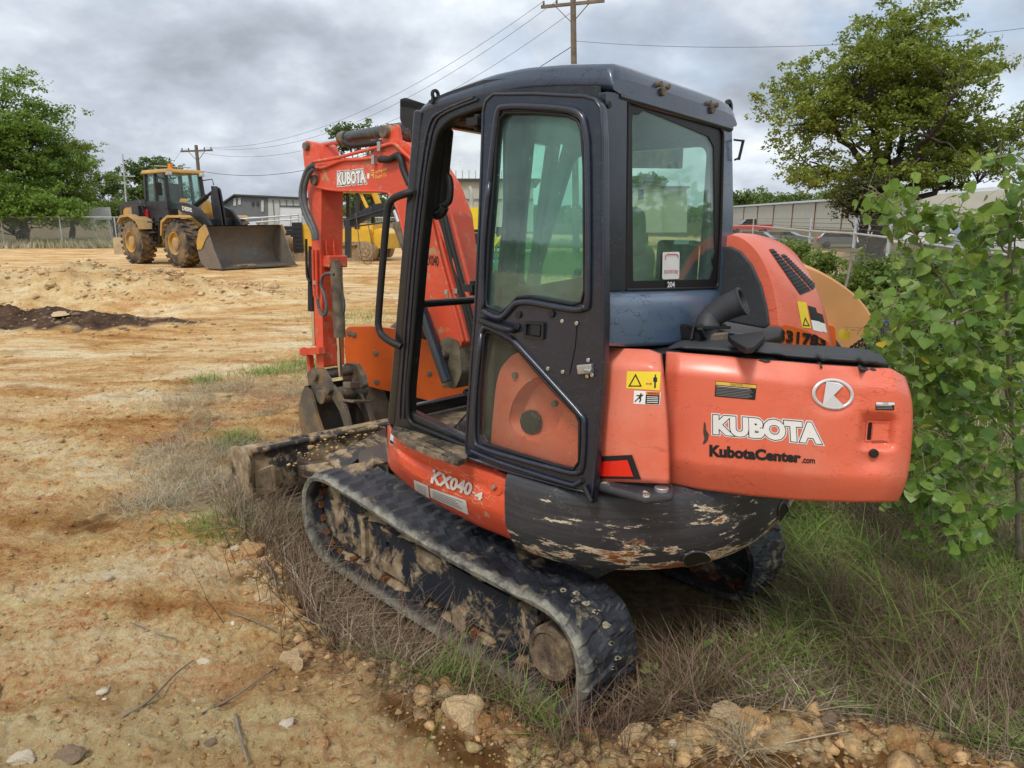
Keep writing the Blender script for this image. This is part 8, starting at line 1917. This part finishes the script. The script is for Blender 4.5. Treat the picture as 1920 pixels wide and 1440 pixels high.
def sapling(label, base, stems, seed, nleaf_parts):
    """stems: list of lists of (u, v, y) picture points at distance y"""
    rng = np.random.default_rng(seed); o = thing('cottonwood_sapling', label, 'sapling', base); o0 = np.array(base)
    paths, rads, leaves = [], [], []
    trunkp = None
    for si, (pts, r0, n) in enumerate(stems):
        P = np.array([tuple(p) for p in catmull([Vector(q) if len(q) == 3 and isinstance(q, Vector) else W(q[0], q[1], q[2] * 1.19) for q in pts], 8)]) - o0
        P = P + rng.normal(size=P.shape) * .004
        paths.append(P); rads.append(np.linspace(r0, r0 * .35, len(P)))
        if n:
            for k in range(int(n * 1.7)):
                t = rng.uniform(.12, 1.0) ** .8; i = int(t * (len(P) - 1)); p = P[i]
                d = unit(P[min(i + 1, len(P) - 1)] - P[max(i - 1, 0)])
                off = unit(np.cross(d, rng.normal(size=3)) + np.array([0, -.35, -.1])) * rng.uniform(.04, .12)
                if rng.random() < .35:      # small side shoot
                    e = p + off * rng.uniform(1.5, 3.0) + np.array([0, 0, .03]); paths.append(np.linspace(p, e, 4)); rads.append(np.linspace(.002, .001, 4)); 
                    for _ in range(4): q = p + (e - p) * rng.uniform(.3, 1.1); leaves.append((q + rng.normal(size=3) * .03, q, t))
                leaves.append((p + off, p, t))
    co, idx = tubes_np(paths, rads, 7); link('trunk', np_mesh('trunk', co, 4, idx, 'bark_pale', True), [], o)
    pet = [np.array([b_, (a + b_) / 2 + np.array([0, 0, .008]), a]) for a, b_, t in leaves]
    co, idx = tubes_np(pet, [np.array([.0010, .0008, .0008])] * len(pet), 4); link('leaf_stalks', np_mesh('leaf_stalks', co, 4, idx, 'stem_green', True), [], o)
    leaves.sort(key=lambda l: np.linalg.norm(l[0] + o0 - np.array(EYE)))
    rest_v, rest_f, bo = [], [], 0
    for k, (a, b_, t) in enumerate(leaves):
        s = rng.uniform(.036, .070) * (1.0 if t < .85 else .75)
        # blades hang from the stalk and face outward, toward light and camera side
        nrm = Vector(unit(rng.normal(size=3) * .75 + np.array([-.25, -.55, .65])))
        tipd = Vector(unit(a - b_ + rng.normal(size=3) * .03 + np.array([0, 0, -.05]))); tipd = (tipd - nrm * tipd.dot(nrm)).normalized(); sd_ = tipd.cross(nrm)
        R_ = Matrix((sd_, tipd, nrm)).transposed().to_4x4(); M_ = Matrix.Translation(Vector(a)) @ R_ @ Matrix.Scale(s, 4)
        if k < nleaf_parts:
            young = t > .97 and rng.random() < .25
            me = LMY[k % 3] if young else LM[k % 7]
            lo = bpy.data.objects.new('leaf', me); COL.objects.link(lo); lo.parent = o; lo.matrix_local = M_
        else:
            v, f = LMV[k % 7]; m3 = np.array(M_.to_3x3()); rest_v.append(v @ m3.T + np.array(a)); rest_f += [tuple(bo + i for i in q) for q in f]; bo += len(v)
    if rest_v:
        me = bpy.data.meshes.new('foliage'); me.from_pydata(np.concatenate(rest_v).tolist(), [], rest_f); me.materials.append(MAT['cotton']); me.update()
        fo = link('foliage', me, [], o); fo['kind'] = 'stuff'
    return o
b = gpx(1912, 1066)
B3 = lambda: (b.copy())
sapling('leafy cottonwood sapling with a grey stem at the right edge, nearest the camera', b, [
    ([B3(), (1908, 900, 3.12), (1896, 740, 3.1), (1888, 600, 3.1), (1893, 480, 3.1), (1890, 380, 3.08), (1872, 270, 3.0)], .016, 34),
    ([(1896, 760, 3.1), (1850, 640, 3.05), (1790, 560, 3.0), (1730, 470, 2.95), (1690, 400, 2.9), (1625, 345, 2.85)], .007, 44),
    ([(1730, 470, 2.95), (1712, 400, 2.93), (1715, 330, 2.9)], .004, 16),
    ([(1893, 480, 3.1), (1850, 430, 3.05), (1800, 400, 3.0), (1760, 420, 2.95)], .005, 24),
    ([(1888, 600, 3.1), (1830, 580, 3.0), (1770, 600, 2.9), (1700, 610, 2.85), (1640, 620, 2.8)], .006, 34),
    ([(1900, 820, 3.1), (1830, 760, 3.0), (1760, 720, 2.9), (1690, 690, 2.85)], .006, 34),
    ([(1905, 880, 3.1), (1840, 860, 2.95), (1770, 820, 2.9), (1700, 790, 2.85)], .006, 34),
    ([(1908, 960, 3.1), (1850, 940, 2.95), (1780, 920, 2.85), (1700, 900, 2.8), (1660, 960, 2.8)], .005, 34),
    ([(1870, 700, 3.05), (1800, 660, 2.95), (1740, 680, 2.9)], .005, 26),
    ([(1850, 940, 2.95), (1800, 990, 2.85), (1730, 1020, 2.8)], .004, 16),
    ([(1888, 560, 3.1), (1900, 470, 3.0), (1915, 380, 2.95), (1935, 300, 2.9)], .005, 24),
    ([(1895, 700, 3.0), (1935, 640, 2.9), (1980, 560, 2.9)], .006, 24),
    ([(1905, 900, 3.0), (1950, 860, 2.9), (2000, 800, 2.9)], .006, 20),
], 5, 300)
b = at_px(1800, 4.55)
sapling('second cottonwood sapling filling in behind the grey stem', b, [
    ([B3(), (1790, 860, 3.85), (1776, 760, 3.8), (1790, 640, 3.8), (1800, 520, 3.8), (1830, 430, 3.8)], .012, 50),
    ([(1790, 860, 3.85), (1740, 760, 3.75), (1680, 700, 3.7), (1650, 620, 3.7)], .006, 40),
    ([(1776, 760, 3.8), (1720, 640, 3.7), (1680, 560, 3.7), (1700, 480, 3.7)], .006, 40),
    ([(1790, 900, 3.85), (1740, 880, 3.7), (1690, 840, 3.6)], .005, 34),
    ([(1800, 640, 3.8), (1860, 560, 3.75), (1910, 500, 3.7)], .006, 30),
    ([(1790, 820, 3.8), (1860, 760, 3.7), (1930, 720, 3.7)], .006, 34),
    ([(1795, 700, 3.8), (1850, 660, 3.7), (1900, 640, 3.7)], .006, 30),
], 6, 0)
